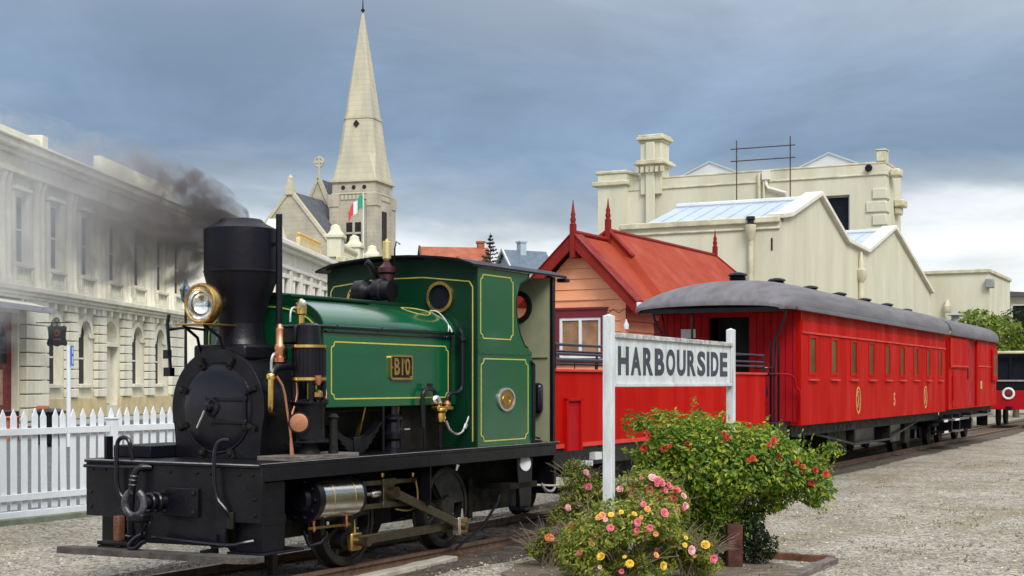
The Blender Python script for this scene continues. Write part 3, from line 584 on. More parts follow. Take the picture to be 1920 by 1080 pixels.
# ---- turbo generator and whistle
gs = lp(MB().lathe([(-0.16, .03), (-0.155, .10), (-0.13, .128), (-0.02, .132), (0.0, .11), (0.03, .075), (0.08, .07), (0.10, .11), (0.115, .137), (0.20, .137), (0.215, .118), (0.30, .11), (0.31, .06)], (2.20, 0.17, 2.745), (0, -1, 0), 32), 'generator', 'black', smooth=40)
for a in (0.225, 0.25, 0.275): lp(MB().torus((2.20, 0.17 - a, 2.735), (0, 1, 0), 0.104, 0.008, 28, 6), 'cooling_rib', 'black', gs)
bo = MB()
for k in range(8): a = R(45 * k); bo.lathe([(0, .014), (.02, .012)], (2.20 + .085 * math.cos(a), 0.325, 2.735 + .085 * math.sin(a)), (0, 1, 0), 6)
lp(bo, 'bolt', 'black', gs)
lp(MB().box(2.12, 2.28, -0.12, 0.20, 2.59, 2.65), 'generator_foot', 'black', bevel=0.01)
lp(MB().tube([(2.2, 0.02, 2.74), (2.18, 0.02, 2.62), (2.1, 0.0, 2.60)], 0.018, 8), 'generator_pipe', 'brass')
lp(MB().lathe([(2.60, .06), (2.72, .055), (2.80, .075), (2.93, .075), (2.95, .10), (3.0, .10), (3.02, .06), (3.06, .03), (3.10, .03)], (2.32, 0.02, 0), (0, 0, 1), 20), 'whistle_valve', 'maroon_dark')
lp(MB().lathe([(3.06, .02), (3.09, .04), (3.095, .045), (3.27, .045), (3.275, .04), (3.28, .015), (3.30, .012)], (2.32, 0.02, 0), (0, 0, 1), 20), 'whistle', 'whistle_brass')
lp(MB().tube([(2.30, 0.14, 2.60), (2.30, 0.15, 2.9), (2.24, 0.16, 3.02), (2.20, 0.20, 3.06)], 0.035, 8).tube([(2.34, -0.06, 3.0), (2.345, -0.062, 3.2), (2.35, -0.08, 3.27), (2.36, -0.12, 3.24)], 0.008, 6), 'whistle_lever', 'black')
# ---- air pump on the near footplate
pmp = lp(MB().lathe([(1.285, .175), (1.30, .175), (1.315, .14), (1.58, .14), (1.61, .155), (1.625, .17), (1.635, .17), (1.64, .11), (1.66, .09)], (-0.02, -0.78, 0), (0, 0, 1), 28), 'air_pump', 'black', smooth=40)
up = lp(MB().lathe([(1.80, .09), (1.81, .15), (1.835, .15), (1.84, .142), (2.10, .142), (2.105, .15), (2.135, .15), (2.14, .11), (2.20, .105), (2.30, .10), (2.32, .07)], (-0.02, -0.78, 0), (0, 0, 1), 28), 'steam_cylinder', 'black', pmp, smooth=40)
rb = MB()
for k in range(22): a = R(360 * k / 22); rb.bar((-0.02 + .143 * math.cos(a), -0.78 + .143 * math.sin(a), 1.86), (-0.02 + .143 * math.cos(a), -0.78 + .143 * math.sin(a), 2.095), 0.006, 0.012)
lp(rb, 'lagging_strips', 'black_gloss', pmp)
for z in (1.835, 2.118): lp(MB().lathe([(-0.014, .146), (-0.012, .156), (0.012, .156), (0.014, .146)], (-0.02, -0.78, z), (0, 0, 1), 32), 'brass_band', 'brass', pmp, smooth=40)
lp(MB().tube([(0.06 + .12, -0.78, 1.84), (0.17, -0.80, 1.78), (0.12, -0.86, 1.72), (0.06, -0.90, 1.66)], 0.010, 8, 1), 'drain_pipe', 'copper', pmp)
for dx, dy in ((-0.09, -0.09), (0.09, -0.09), (-0.09, 0.09), (0.09, 0.09)): lp(MB().cyl((-0.02 + dx, -0.78 + dy, 1.63), (-0.02 + dx, -0.78 + dy, 1.82), 0.024, None, 10), 'pump_column', 'black', pmp)
lp(MB().cyl((-0.02, -0.78, 1.62), (-0.02, -0.78, 1.84), 0.020, None, 10).lathe([(1.66, .02), (1.68, .045), (1.72, .045), (1.74, .02)], (-0.05, -0.90, 0), (0, 0, 1), 10), 'piston_rod', 'bronze', pmp)
lp(MB().lathe([(1.78, .018), (1.80, .03), (1.86, .032), (1.87, .015)], (-0.08, -0.925, 0), (0, 0, 1), 12), 'oil_cup', 'copper', pmp)
lp(MB().lathe([(0, .09), (.06, .095), (.10, .095)], (-0.16, -0.80, 1.46), (-0.85, -0.5, 0), 24), 'valve_chest', 'black', pmp)
lp(MB().lathe([(0.0, .075), (.02, .078), (.024, .06), (.026, 0)], (-0.245, -0.85, 1.46), (-0.85, -0.5, 0), 24), 'valve_cap', 'copper', pmp)
bo = MB()
for k in range(8):
    a = R(45 * k)
    for z in (1.295, 1.63): bo.lathe([(0, .016), (.02, .016)], (-0.02 + .155 * math.cos(a), -0.78 + .155 * math.sin(a), z), (0, 0, 1), 6)
lp(bo, 'bolt', 'black_gloss', pmp)
lp(MB().lathe([(1.139, .10), (1.2, .10), (1.26, .06), (1.29, .06)], (-0.02, -0.78, 0), (0, 0, 1), 16).lathe([(1.139, .05), (1.25, .04), (1.48, .035), (1.5, .05), (1.53, .03)], (0.17, -0.90, 0), (0, 0, 1), 12), 'pump_foot', 'grime', pmp)
lp(MB().box(-0.50, 0.48, -0.955, -0.60, 1.142, 1.180), 'pump_base_board', 'wood_grey', bevel=0.004)
lp(MB().box(-0.10, 0.02, -0.70, -0.50, 2.14, 2.31), 'steam_chest', 'black', bevel=0.02)
lp(MB().lathe([(2.40, .04), (2.41, .052), (2.50, .052), (2.51, .04), (2.53, .022), (2.545, .02)], (0.10, -0.60, 0), (0, 0, 1), 18).cyl((0.10, -0.60, 2.28), (0.10, -0.60, 2.41), 0.03, None, 10), 'lubricator', 'brass')
lp(MB().lathe([(0, .03), (.02, .03), (.03, .012)], (0.05, -0.66, 2.50), (-.8, -.6, 0), 12), 'tap_wheel', 'worn_edge')
lp(MB().tube([(0.06, -0.62, 2.46), (-0.06, -0.63, 2.46), (-0.10, -0.64, 2.42), (-0.11, -0.645, 2.33)], 0.010, 8, 1), 'oil_pipe', 'steel')
# copper valve stack and pipes between smokebox and pump
vl = lp(MB().lathe([(1.98, .052), (2.02, .055), (2.03, .04), (2.06, .04), (2.10, .05), (2.13, .045), (2.14, .038), (2.27, .035), (2.28, .025), (2.31, .02)], (-0.22, -0.62, 0), (0, 0, 1), 18), 'check_valve', 'copper', smooth=40)
lp(MB().tube([(-0.24, -0.62, 2.06), (-0.32, -0.63, 2.05), (-0.345, -0.63, 2.0), (-0.345, -0.63, 1.9)], 0.013, 8, 1), 'valve_elbow', 'steel', vl)
lp(MB().tube([(-0.02, -0.70, 1.95), (-0.18, -0.64, 1.95), (-0.30, -0.62, 1.93), (-0.34, -0.62, 1.86)], 0.038, 12, 2), 'exhaust_elbow', 'black_gloss')
lp(MB().tube([(-0.34, -0.62, 1.86), (-0.34, -0.62, 1.62), (-0.32, -0.60, 1.56), (-0.24, -0.56, 1.52)], 0.026, 10, 1), 'brass_pipe', 'brass')
lp(MB().lathe([(1.83, .036), (1.84, .04), (1.87, .04), (1.88, .034)], (-0.34, -0.62, 0), (0, 0, 1), 14), 'pipe_union', 'brass')
lp(MB().tube([(-0.29, -0.64, 1.86), (-0.24, -0.68, 1.76), (-0.22, -0.70, 1.56), (-0.21, -0.72, 1.42), (-0.21, -0.76, 1.14)], 0.013, 8, 1), 'copper_pipe', 'copper')
lp(MB().tube([(-0.12, -0.70, 1.90), (-0.10, -0.72, 1.74), (-0.14, -0.73, 1.62), (-0.20, -0.73, 1.52), (-0.22, -0.735, 1.2), (-0.22, -0.76, 1.14)], 0.011, 8, 1), 'copper_pipe', 'copper')
# ---- above the footplate, under the tank: springs, clack
for cx in (0.80,):
    for s_ in (-1, 1):
        sp = MB()
        for k in range(6):
            hl = 0.40 - 0.055 * k; pts = []
            for i in range(9): x = -hl + 2 * hl * i / 8; pts.append((cx + x, s_ * 0.66, 1.26 - .022 * k + 0.17 * (x / 0.40) ** 2))
            for a, b in zip(pts, pts[1:]): sp.bar(a, b, 0.085, 0.020, (0, 0, 1))
        lp(sp, 'leaf_spring', 'black'); lp(MB().box(cx - .055, cx + .055, s_ * .66 - .055, s_ * .66 + .055, 1.14, 1.30), 'spring_buckle', 'red_end' if False else 'black', bevel=0.008)
lp(MB().lathe([(1.139, .12), (1.16, .12), (1.18, .07), (1.24, .06), (1.26, .10), (1.31, .11), (1.33, .08), (1.42, .07), (1.45, .10), (1.47, .10), (1.50, .05), (1.58, .045)], (1.50, -0.62, 0), (0, 0, 1), 20), 'clack_valve', 'black_gloss')
lp(MB().box(1.52, 1.62, -0.74, -0.66, 1.345, 1.36), 'valve_handle', 'steel')
for x in (1.15, 1.86): lp(MB().cyl((x, -0.75, 1.14), (x, -0.75, 1.58), 0.012, None, 8), 'tank_support', 'black')
# injector with pipes by the cab
inj = lp(MB().lathe([(1.395, .03), (1.41, .05), (1.45, .06), (1.50, .055), (1.52, .075), (1.545, .075), (1.55, .05)], (2.13, -0.76, 0), (0, 0, 1), 20).box(2.02, 2.32, -0.80, -0.72, 1.53, 1.565), 'injector', 'brass', bevel=0.004)
lp(MB().lathe([(1.56, .03), (1.60, .04), (1.64, .02)], (2.10, -0.76, 0), (0, 0, 1), 12).lathe([(1.56, .04), (1.59, .045), (1.62, .02)], (2.26, -0.76, 0), (0, 0, 1), 12), 'injector_nut', 'copper', inj)
lp(MB().lathe([(0, .045), (.02, .045), (.03, .02), (.06, .02)], (2.03, -0.77, 1.63), (-.4, -1, .2), 12), 'injector_tap', 'steel', inj)
lp(MB().tube([(1.84, -0.74, 1.36), (1.82, -0.745, 1.60), (1.84, -0.75, 1.72), (1.92, -0.755, 1.745), (2.02, -0.76, 1.735), (2.05, -0.76, 1.66), (2.06, -0.76, 1.56)], 0.021, 10, 2), 'feed_pipe', 'black_gloss')
lp(MB().lathe([(0, .03), (.03, .03)], (1.95, -0.755, 1.765), (0, 0, 1), 8), 'pipe_nut', 'black_gloss')
lp(MB().tube([(2.26, -0.76, 1.60), (2.28, -0.76, 1.68), (2.34, -0.77, 1.70), (2.40, -0.80, 1.70), (2.455, -0.82, 1.74), (2.46, -0.82, 1.85), (2.46, -0.82, 2.26)], 0.020, 10, 1), 'steam_pipe', 'black_gloss')
lp(MB().lathe([(2.22, .03), (2.23, .045), (2.27, .045), (2.28, .028)], (2.46, -0.82, 0), (0, 0, 1), 14).tube([(2.46, -0.82, 2.27), (2.455, -0.80, 2.35), (2.50, -0.76, 2.37)], 0.018, 8, 1), 'steam_valve', 'black_gloss')
lp(MB().tube([(2.42, -0.73, 2.28), (2.42, -0.71, 2.05), (2.40, -0.71, 1.62)], 0.014, 8), 'gauge_pipe', 'grime')
lp(MB().tube([(2.50, -0.40, 2.55), (2.49, -0.50, 2.54), (2.46, -0.60, 2.47), (2.44, -0.69, 2.36), (2.43, -0.72, 2.29)], 0.010, 8, 1), 'blower_pipe', 'steel')
lp(MB().tube([(2.22, -0.77, 1.42), (2.26, -0.79, 1.32), (2.34, -0.81, 1.275), (2.44, -0.82, 1.29), (2.50, -0.83, 1.36)], 0.016, 10, 1).lathe([(0, .025), (.05, .03), (.055, .015), (.14, .015)], (2.48, -0.83, 1.33), (.4, -.1, .8), 10), 'overflow_pipe', 'steel')
lp(MB().cyl((2.13, -0.76, 1.14), (2.13, -0.76, 1.40), 0.016, None, 8), 'overflow_drop', 'black')
# ---- cylinder and motion
cyl_ = lp(MB().cyl((0.02, -0.74, 0.79), (0.60, -0.74, 0.775), 0.192, None, 48), 'cylinder_casing', 'steel', smooth=50)
for x in (0.16, 0.47): lp(MB().torus((x, -0.74, 0.787), (1, 0, -0.03), 0.192, 0.003, 48, 6), 'casing_band', 'brass', cyl_)
cc = lp(MB().lathe([(-0.14, .05), (-0.13, .10), (-0.09, .12), (-0.08, .215), (-0.02, .215), (-0.018, .197), (0.022, .197)], (0.0, -0.74, 0.79), (1, 0, 0), 40), 'cylinder_cover', 'black', smooth=40)
bo = MB()
for k in range(10): a = R(36 * k); bo.lathe([(0, .018), (.03, .018), (.035, .01)], (-0.075, -0.74 + .165 * math.cos(a), 0.79 + .165 * math.sin(a)), (-1, 0, 0), 6)
lp(bo, 'cover_nut', 'black_gloss', cc)
lp(MB().lathe([(0, .197), (.03, .197), (.032, .06), (.10, .05)], (0.60, -0.74, 0.775), (1, 0, 0), 32), 'rear_cover', 'black', cyl_)
lp(MB().box(0.0, 0.62, -0.70, -0.44, 0.62, 1.0), 'cylinder_block', 'grime', bevel=0.02)
for x in (0.02, 0.50): lp(MB().lathe([(0.50, .012), (0.52, .022), (0.545, .022), (0.55, .013), (0.60, .016), (0.62, .01)], (x, -0.80, 0), (0, 0, 1), 10), 'drain_cock', 'copper')
lp(MB().bar((-0.06, -0.80, 0.535), (0.56, -0.80, 0.52), 0.012, 0.022), 'cock_rod', 'bronze'); lp(MB().lathe([(0, .012), (.02, .016), (.03, .006)], (0.22, -0.80, 0.545), (0, 0, 1), 10), 'cock_knob', 'worn_edge')
lp(MB().tube([(0.1, -0.62, 0.50), (0.14, -0.66, 0.36), (0.22, -0.72, 0.38), (0.34, -0.7, 0.45)], 0.018, 8), 'cock_lever', 'black_gloss')
lp(MB().box(-0.30, -0.22, -0.60, -0.54, 0.14, 0.46), 'rail_guard', 'grime', bevel=0.01)
for z in (0.875, 0.655): lp(MB().bar((0.62, -0.74, z), (1.70, -0.74, z - 0.02), 0.06, 0.045), 'slide_bar', 'rod_steel', bevel=0.004)
lp(MB().cyl((0.66, -0.74, 0.773), (1.06, -0.74, 0.765), 0.022, None, 12), 'piston_rod', 'steel')
xh = lp(MB().box(1.10, 1.32, -0.785, -0.695, 0.83, 0.90).box(1.10, 1.32, -0.785, -0.695, 0.625, 0.685).box(1.12, 1.30, -0.775, -0.705, 0.68, 0.835), 'crosshead', 'rod_steel', bevel=0.006)
lp(MB().lathe([(-0.10, .025), (-0.08, .04), (0.0, .045), (0.03, .035)], (1.06, -0.74, 0.765), (1, 0, 0), 12), 'gland', 'steel', xh)
lp(MB().cyl((1.22, -0.86, 0.76), (1.22, -0.70, 0.76), 0.055, None, 20), 'crosshead_pin', 'rod_steel', xh)
for x, z in ((0.66, 0.90), (1.14, 0.90), (1.66, 0.875)): lp(MB().lathe([(0, .014), (.02, .022), (.05, .022), (.06, .01)], (x, -0.74, z), (0, 0, 1), 10), 'oil_cup', 'brass')
lp(MB().tube([(1.68, -0.76, 0.86), (1.70, -0.78, 0.72), (1.66, -0.79, 0.59), (1.5, -0.79, 0.565), (1.3, -0.78, 0.60)], 0.010, 8, 2), 'oil_pipe', 'bronze')
lp(MB().plate([(-0.90, 1.10), (-0.90, 0.62), (-0.44, 0.42), (-0.44, 1.10)], [], 'x', 1.73, 1.75), 'motion_plate', 'black')
CR = (-0.07, -0.175)   # crank throw
conn = lp(MB().bar((1.22, -0.83, 0.76), (2.50 + CR[0], -0.83, 0.52 + CR[1]), 0.035, 0.085, (0, 0, 1)), 'connecting_rod', 'rod_steel', bevel=0.006)
lp(MB().lathe([(0, .06), (.06, .06)], (1.22, -0.86, 0.76), (0, 1, 0), 20), 'small_end', 'rod_steel', conn)
for x in (2.50 + CR[0],):
    lp(MB().box(x - .10, x + .07, -0.86, -0.795, 0.52 + CR[1] - .075, 0.52 + CR[1] + .085), 'big_end', 'bronze', conn, bevel=0.008)
    lp(MB().box(x - .115, x - .07, -0.865, -0.79, 0.52 + CR[1] - .085, 0.52 + CR[1] + .095), 'strap', 'steel', conn, bevel=0.006)
    lp(MB().lathe([(0, .02), (.05, .014), (.09, .008)], (x, -0.83, 0.52 + CR[1] + .085), (0, 0, 1), 10), 'oil_cup', 'steel', conn)
cr_ = lp(MB().bar((0.80 + CR[0], -0.72, 0.52 + CR[1]), (2.50 + CR[0], -0.72, 0.52 + CR[1]), 0.035, 0.085, (0, 0, 1)), 'coupling_rod', 'rod_steel', bevel=0.006)
x = 0.80 + CR[0]
lp(MB().box(x - .085, x + .085, -0.755, -0.69, 0.52 + CR[1] - .085, 0.52 + CR[1] + .085), 'rod_end', 'bronze', cr_, bevel=0.02)
lp(MB().lathe([(0, .022), (.05, .014), (.12, .007)], (x, -0.72, 0.52 + CR[1] + .08), (0, 0, 1), 10), 'oil_cup', 'bronze', cr_)
for x in (0.80 + CR[0], 2.50 + CR[0]): lp(MB().cyl((x, -0.89, 0.52 + CR[1]), (x, -0.56, 0.52 + CR[1]), 0.04, None, 16), 'crank_pin', 'rod_steel')
# ---- wheels
def wheel_parts(par, x, s_, r=0.42, zc=0.52, spokes=9, cw=True):
    e = bpy.data.objects.new('wheel', None); COL.objects.link(e); e.parent = par; e.location = (x, s_ * 0.535, zc); e.empty_display_size = .1
    if s_ > 0: e.rotation_euler = (0, 0, math.pi)
    ty = MB().lathe([(-0.065, r - .055), (-0.065, r - .012), (-0.060, r - .004), (0.045, r + .004), (0.055, r + .028), (0.068, r + .028), (0.07, r - .055)], (0, 0, 0), (0, 1, 0), 48, cap=False); n = 48
    ty.add([], []); ty.build('tyre', 'wheel', e, 40)
    MB().lathe([(-0.05, r - .085), (-0.055, r - .056), (0.06, r - .056), (0.05, r - .085), (-0.05, r - .085)], (0, 0, 0), (0, 1, 0), 48, cap=False).build('rim', 'wheel', e, 40)
    for k in range(spokes):
        a = R(90 + 360 / spokes * k); MB().bar((0.06 * math.cos(a), 0, 0.06 * math.sin(a)), ((r - .07) * math.cos(a), 0, (r - .07) * math.sin(a)), 0.045, 0.05, (0, 1, 0)).build('spoke', 'wheel', e, 35, 0.008)
    MB().lathe([(-0.09, .05), (-0.09, .11), (-0.06, .125), (0.06, .125)], (0, 0, 0), (0, 1, 0), 24).build('hub', 'wheel', e, 40)
    if cw:
        a0 = math.degrees(math.atan2(-CR[1], -CR[0])); p = arc(0, 0, r - .075, a0 - 62, a0 + 62, 20) + [(0.10 * math.cos(R(a0 + 80)), .10 * math.sin(R(a0 + 80)) + .05), (0.10 * math.cos(R(a0 - 80)), .10 * math.sin(R(a0 - 80)) + .05)]
        MB().plate(p, [], 'y', -0.058, 0.05).build('counterweight', 'wheel', e, 35)
        MB().plate(circ(CR[0], CR[1], .085), [], 'y', -0.09, 0.04).build('crank_boss', 'wheel', e, 35)
    return e
for x in (0.80, 2.50):
    for s_ in (-1, 1): wheel_parts(loco, x, s_)
    lp(MB().cyl((x, -0.5, 0.52), (x, 0.5, 0.52), 0.07, None, 14), 'axle', 'grime')
# brake gear, rear steps, rear beam
lp(MB().box(2.99, 3.06, -0.58, -0.50, 0.36, 0.80), 'brake_hanger', 'grime', bevel=0.01)
lp(MB().tube([(2.4, -0.78, 0.11), (2.9, -0.80, 0.30), (3.2, -0.80, 0.52), (3.25, -0.8, 0.60)], 0.014, 8), 'brake_rod', 'black')
lp(MB().plate([(3.45, 0.98), (3.80, 0.98), (3.76, 0.45), (3.52, 0.45)], [], 'y', -0.90, -0.88), 'rear_step_plate', 'black', bevel=0.006)
lp(MB().box(3.48, 3.80, -0.98, -0.78, 0.42, 0.445), 'step_tread', 'black', bevel=0.004)
lp(MB().lathe([(0, .085), (.02, .09), (.025, .07), (.03, 0)], (3.60, -0.90, 0.93), (-0.25, -1, .15), 24), 'side_marker', 'white_paint')
lp(MB().box(4.18, 4.24, -0.96, 0.96, 0.66, 1.105), 'rear_beam', 'black', bevel=0.008)
lp(MB().box(3.1, 4.2, -0.46, -0.42, 0.40, 0.72).box(3.3, 3.9, -0.9, -0.5, 0.66, 0.72), 'rear_frame', 'grime')
lp(MB().tube([(4.0, -0.90, 0.68), (4.05, -0.93, 0.60), (4.2, -0.93, 0.58), (4.32, -0.90, 0.62)], 0.015, 8, 1), 'rear_pipe', 'worn_edge')
lp(MB().cyl((4.24, 0, 0.80), (4.62, 0.02, 0.80), 0.055, None, 14), 'rear_drawbar', 'black')
lp(MB().lathe([(0, .01), (.04, .014), (.06, .02)], (2.1, -0.97, 0.93), (0.2, -.2, 1), 8), 'tap', 'worn_edge')
lp(MB().box(3.0, 4.1, -0.85, 0.85, 1.139, 1.16), 'cab_floor', 'grime')
# ================================================================ OPEN WAGON (low red sides with hoop rails)
wag = thing('open_wagon', 'low red open wagon with black hand rails coupled behind the green locomotive', 'wagon', (0.5, 16.48, 0), 28.5)
def wp(mb, name, m, parent=None, smooth=35, bevel=0.0): return mb.build(name, m, parent or wag, smooth, bevel)
WL, WW = 7.6, 1.62
wp(MB().box(0.0, WL, 0.0, 0.05, 1.045, 1.93), 'side_panel', 'red', bevel=0.006)
wp(MB().box(0.0, WL, WW - .05, WW, 1.045, 1.93), 'side_panel', 'red', bevel=0.006)
wp(MB().box(0.0, 0.05, 0.051, WW - .051, 1.045, 1.93), 'end_panel', 'red', bevel=0.006)
wp(MB().box(WL - .05, WL, 0.051, WW - .051, 1.045, 1.93), 'end_panel', 'red', bevel=0.006)
wp(MB().box(-0.015, WL + .015, -0.03, 0.075, 1.931, 1.965), 'capping', 'red_faded', bevel=0.006)
wp(MB().box(-0.015, WL + .015, WW - .075, WW + .03, 1.931, 1.965), 'capping', 'red_faded', bevel=0.006)
wp(MB().box(-0.004, WL, -0.012, -0.001, 1.035, 1.085), 'rubbing_strip', 'red_faded')
wp(MB().box(0.22, 0.26, -0.05, 0.0, 1.0, 1.62).box(0.60, 0.64, -0.05, 0.0, 1.0, 1.62).box(0.22, 0.64, -0.05, 0.0, 1.585, 1.62), 'side_door_frame', 'red', bevel=0.004)
wp(MB().box(0.26, 0.60, -0.02, -0.001, 1.0, 1.585), 'side_door', 'red_end')
wp(MB().box(0.05, WL - .05, 0.05, WW - .05, 1.0, 1.04), 'floor', 'wood_dark')
wp(MB().box(0, WL, 0.06, 0.12, 0.80, 1.0).box(0, WL, WW - .12, WW - .06, 0.80, 1.0), 'solebar', 'black')
rail = MB()
for y in (0.02, WW - .02):
    for z in (2.07, 2.14, 2.25): rail.tube([(0.03, y, z), (WL - .03, y, z)], 0.017, 8)
    for k in range(6): x = 0.03 + (WL - .06) * k / 5; rail.tube([(x, y, 1.93), (x, y, 2.26)], 0.019, 8)
for x in (0.03, WL - .03):
    for z in (2.14, 2.25): rail.tube([(x, 0.02, z), (x, WW - .02, z)], 0.017, 8)
wp(rail, 'hand_rail', 'black_gloss')
tor = MB()
for k in range(11): x = 0.3 + 0.7 * k; tor.tube([(x, WW - .02, 1.93), (x, WW - .02, 2.14)], 0.008, 6)
wp(tor, 'rail_balusters', 'black_gloss')
for x in (1.7, 5.9):
    for y in (0.28, 1.34):
        w = wp(MB().lathe([(-0.06, .05), (-0.06, .30), (-0.05, .315), (0.05, .32), (0.055, .345), (0.065, .345), (0.07, .05)], (x, y, 0.415), (0, 1 if y > .8 else -1, 0) if False else (0, 1, 0), 32), 'wheel', 'grime', smooth=40)
    wp(MB().box(x - .12, x + .12, 0.10, 0.20, 0.35, 0.80).box(x - .35, x + .35, 0.1, 0.18, 0.66, 0.72), 'axle_guard', 'grime', bevel=0.01)
    wp(MB().cyl((x, 0.28, .415), (x, 1.34, .415), 0.05, None, 10), 'axle', 'grime')
wp(MB().box(0.7, 0.9, -0.06, 0.05, 0.80, 0.86).box(1.05, 1.25, -0.02, .06, .86, .95), 'step', 'white_old')
wp(MB().box(-0.55, 0.0, 0.70, 0.90, 0.74, 0.88), 'drawgear', 'black'); wp(MB().box(WL, WL + .7, 0.72, 0.92, 0.74, 0.88), 'drawgear', 'black')
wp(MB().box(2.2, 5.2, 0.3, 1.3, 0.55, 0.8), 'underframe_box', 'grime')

# ================================================================ CARRIAGE
HW = 1.33
def roof_prof(x, hw, ze, zc, th=0.05, n=20):
    top = [(x, hw * math.cos(math.pi * i / n), ze + (zc - ze) * math.sin(math.pi * i / n) ** 0.75) for i in range(n + 1)]
    return [(a, b, c) for a, b, c in top] + [(a, b * 0.985, c - th) for a, b, c in reversed(top)]
def bogie(par, x, wheels=(-0.85, 0.85)):
    e = bpy.data.objects.new('bogie', None); COL.objects.link(e); e.parent = par; e.location = (x, 0, 0); e.empty_display_size = .1
    for dx in wheels:
        for s_ in (-1, 1): MB().lathe([(-0.06, .05), (-0.06, .32), (0.05, .33), (0.055, .355), (0.07, .355), (0.075, .05)], (dx, s_ * 0.535, 0.43), (0, -s_, 0), 28).build('wheel', 'grime', e, 40)
        for s_ in (-1, 1): MB().box(dx - .11, dx + .11, s_ * .72 - .06, s_ * .72 + .06, 0.36, 0.60).build('axle_box', 'black', e, 35, 0.015)
    for s_ in (-1, 1):
        MB().box(-1.15, 1.15, s_ * .72 - .03, s_ * .72 + .03, 0.60, 0.70).box(-.2, .2, s_ * .72 - .05, s_ * .72 + .05, .42, .75).build('side_frame', 'grime', e, 35, 0.008)
    MB().box(-.15, .15, -.75, .75, .55, .8).build('bolster', 'grime', e, 0)
def ventilator(par, x, z, y=0.0, s=1.0):
    e = MB().lathe([(-.05, .07), (.04, .07), (.05, .14), (.09, .165), (.115, .14), (.14, .19), (.175, .16), (.20, .05)], (x, y, z), (0, 0, 1), 8)
    return e.build('ventilator', 'black_matt', par, 40)
def carriage():
    c = thing('passenger_carriage', 'long bright red passenger carriage with grey curved roof and open end platform', 'carriage', (5.45, 28.67, 0), 26.95)
    X0, X1 = -3.43, 10.55
    def p(mb, name, m, parent=None, smooth=35, bevel=0.0): return mb.build(name, m, parent or c, smooth, bevel)
    wx = [-2.65 + 1.556 * k for k in range(9)]
    holes = [[(x - .25, 1.965), (x + .25, 1.965), (x + .25, 2.63), (x - .25, 2.63)] for x in wx]
    side = p(MB().plate([(X0, 1.05), (X1, 1.05), (X1, 3.10), (X0, 3.10)], holes, 'y', -HW, -HW + .06), 'side_wall', 'red', smooth=0)
    p(MB().box(X0, X1, HW - .06, HW, 1.05, 3.10), 'side_wall', 'red')
    # end wall with doorway
    ew = p(MB().plate([(-HW + .061, 1.05), (HW - .061, 1.05), (HW - .061, 3.10), (-HW + .061, 3.10)], [[(-0.38, 1.12), (0.37, 1.12), (0.37, 2.98), (-0.38, 2.98)]], 'x', X0 + .02, X0 + .08), 'end_wall', 'red_end', smooth=0)
    bd = MB()
    for k in range(20):
        y = -1.24 + k * .13
        if -0.44 < y < 0.43: continue
        p(MB().box(X0 + .006, X0 + .0195, y - .058, y + .058, 1.10, 3.05), 'board', 'red_end', ew)
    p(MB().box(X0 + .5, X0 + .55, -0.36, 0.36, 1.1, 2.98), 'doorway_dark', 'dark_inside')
    p(MB().box(X1 - .06, X1, -HW + .061, HW - .061, 1.05, 3.10), 'end_wall', 'red_end')
    p(MB().box(X0 + .08, X1 - .06, -HW + .06, HW - .06, 1.06, 1.12), 'floor', 'dark_inside')
    p(MB().box(-2.9, 10.4, 0.3, 0.34, 1.12, 3.0), 'partition', 'dark_inside')
    # letterboard, mouldings
    p(MB().box(X0 + .06, X1 - .08, -HW - .030, -HW - .001, 2.675, 2.712), 'moulding', 'red_faded', side, bevel=0.006)
    p(MB().box(X0 + .06, X1 - .08, -HW - .016, -HW - .001, 2.90, 2.915), 'moulding', 'red', side)
    p(MB().box(X0 + .06, X1 - .08, -HW - .012, -HW - .001, 2.715, 2.895), 'letterboard', 'red', side)
    for x in wx:
        w = p(MB().plate([(x - .275, 1.94), (x + .275, 1.94), (x + .275, 2.655), (x - .275, 2.655)], [[(x - .205, 1.99), (x + .205, 1.99), (x + .205, 2.61), (x - .205, 2.61)]], 'y', -HW - .012, -HW + .006), 'window', 'red', smooth=0)
        p(MB().box(x - .245, x + .245, -HW + .007, -HW + .013, 1.97, 2.625), 'pane', 'glass_amber', w)
        p(MB().box(x - .29, x + .29, -HW - .055, -HW - .001, 1.835, 1.868), 'sill', 'red_faded', w, bevel=0.008)
    # numerals: two gold edged twos, small five between
    for x, b, sz in ((0.84, '2', 0.44), (7.85, '2', 0.44)):
        p(MB().plate(circ(x, 1.45, .20, 32, .275), [circ(x, 1.45, .165, 32, .235)], 'y', -HW - .006, -HW - .001), 'numeral_ring', 'gold_paint', side)
        p(text_mb(b, sz, 0.95, 0.012, 0.003).xf(SIDE).xf(T(x, -HW - .004, 1.45)), 'lettering', 'gold_paint', side, smooth=0)
        p(text_mb(b, sz * .98, 0.93, -0.004, 0.003).xf(SIDE).xf(T(x + .02, -HW - .009, 1.445)), 'lettering', 'letter_dark', side, smooth=0)
    p(text_mb('5', 0.40, 0.9, 0.008, 0.003).xf(SIDE).xf(T(4.25, -HW - .004, 1.42)), 'lettering', 'gold_paint', side, smooth=0)
    # roof
    secs = [roof_prof(-4.56, 1.30, 3.10, 3.19), roof_prof(-4.52, 1.36, 3.105, 3.25), roof_prof(-4.36, 1.40, 3.11, 3.36), roof_prof(-4.1, 1.42, 3.115, 3.48), roof_prof(-3.75, 1.43, 3.115, 3.58), roof_prof(-3.3, 1.44, 3.115, 3.65), roof_prof(-2.7, 1.44, 3.115, 3.69), roof_prof(-2.0, 1.44, 3.115, 3.70), roof_prof(10.6, 1.44, 3.115, 3.70)]
    rf = p(MB().strip(secs), 'roof', 'roof_canvas', smooth=40)
    p(MB().box(X0 - .6, X1, -1.47, -1.42, 3.055, 3.125), 'cornice', 'roof_canvas', rf, bevel=0.01)
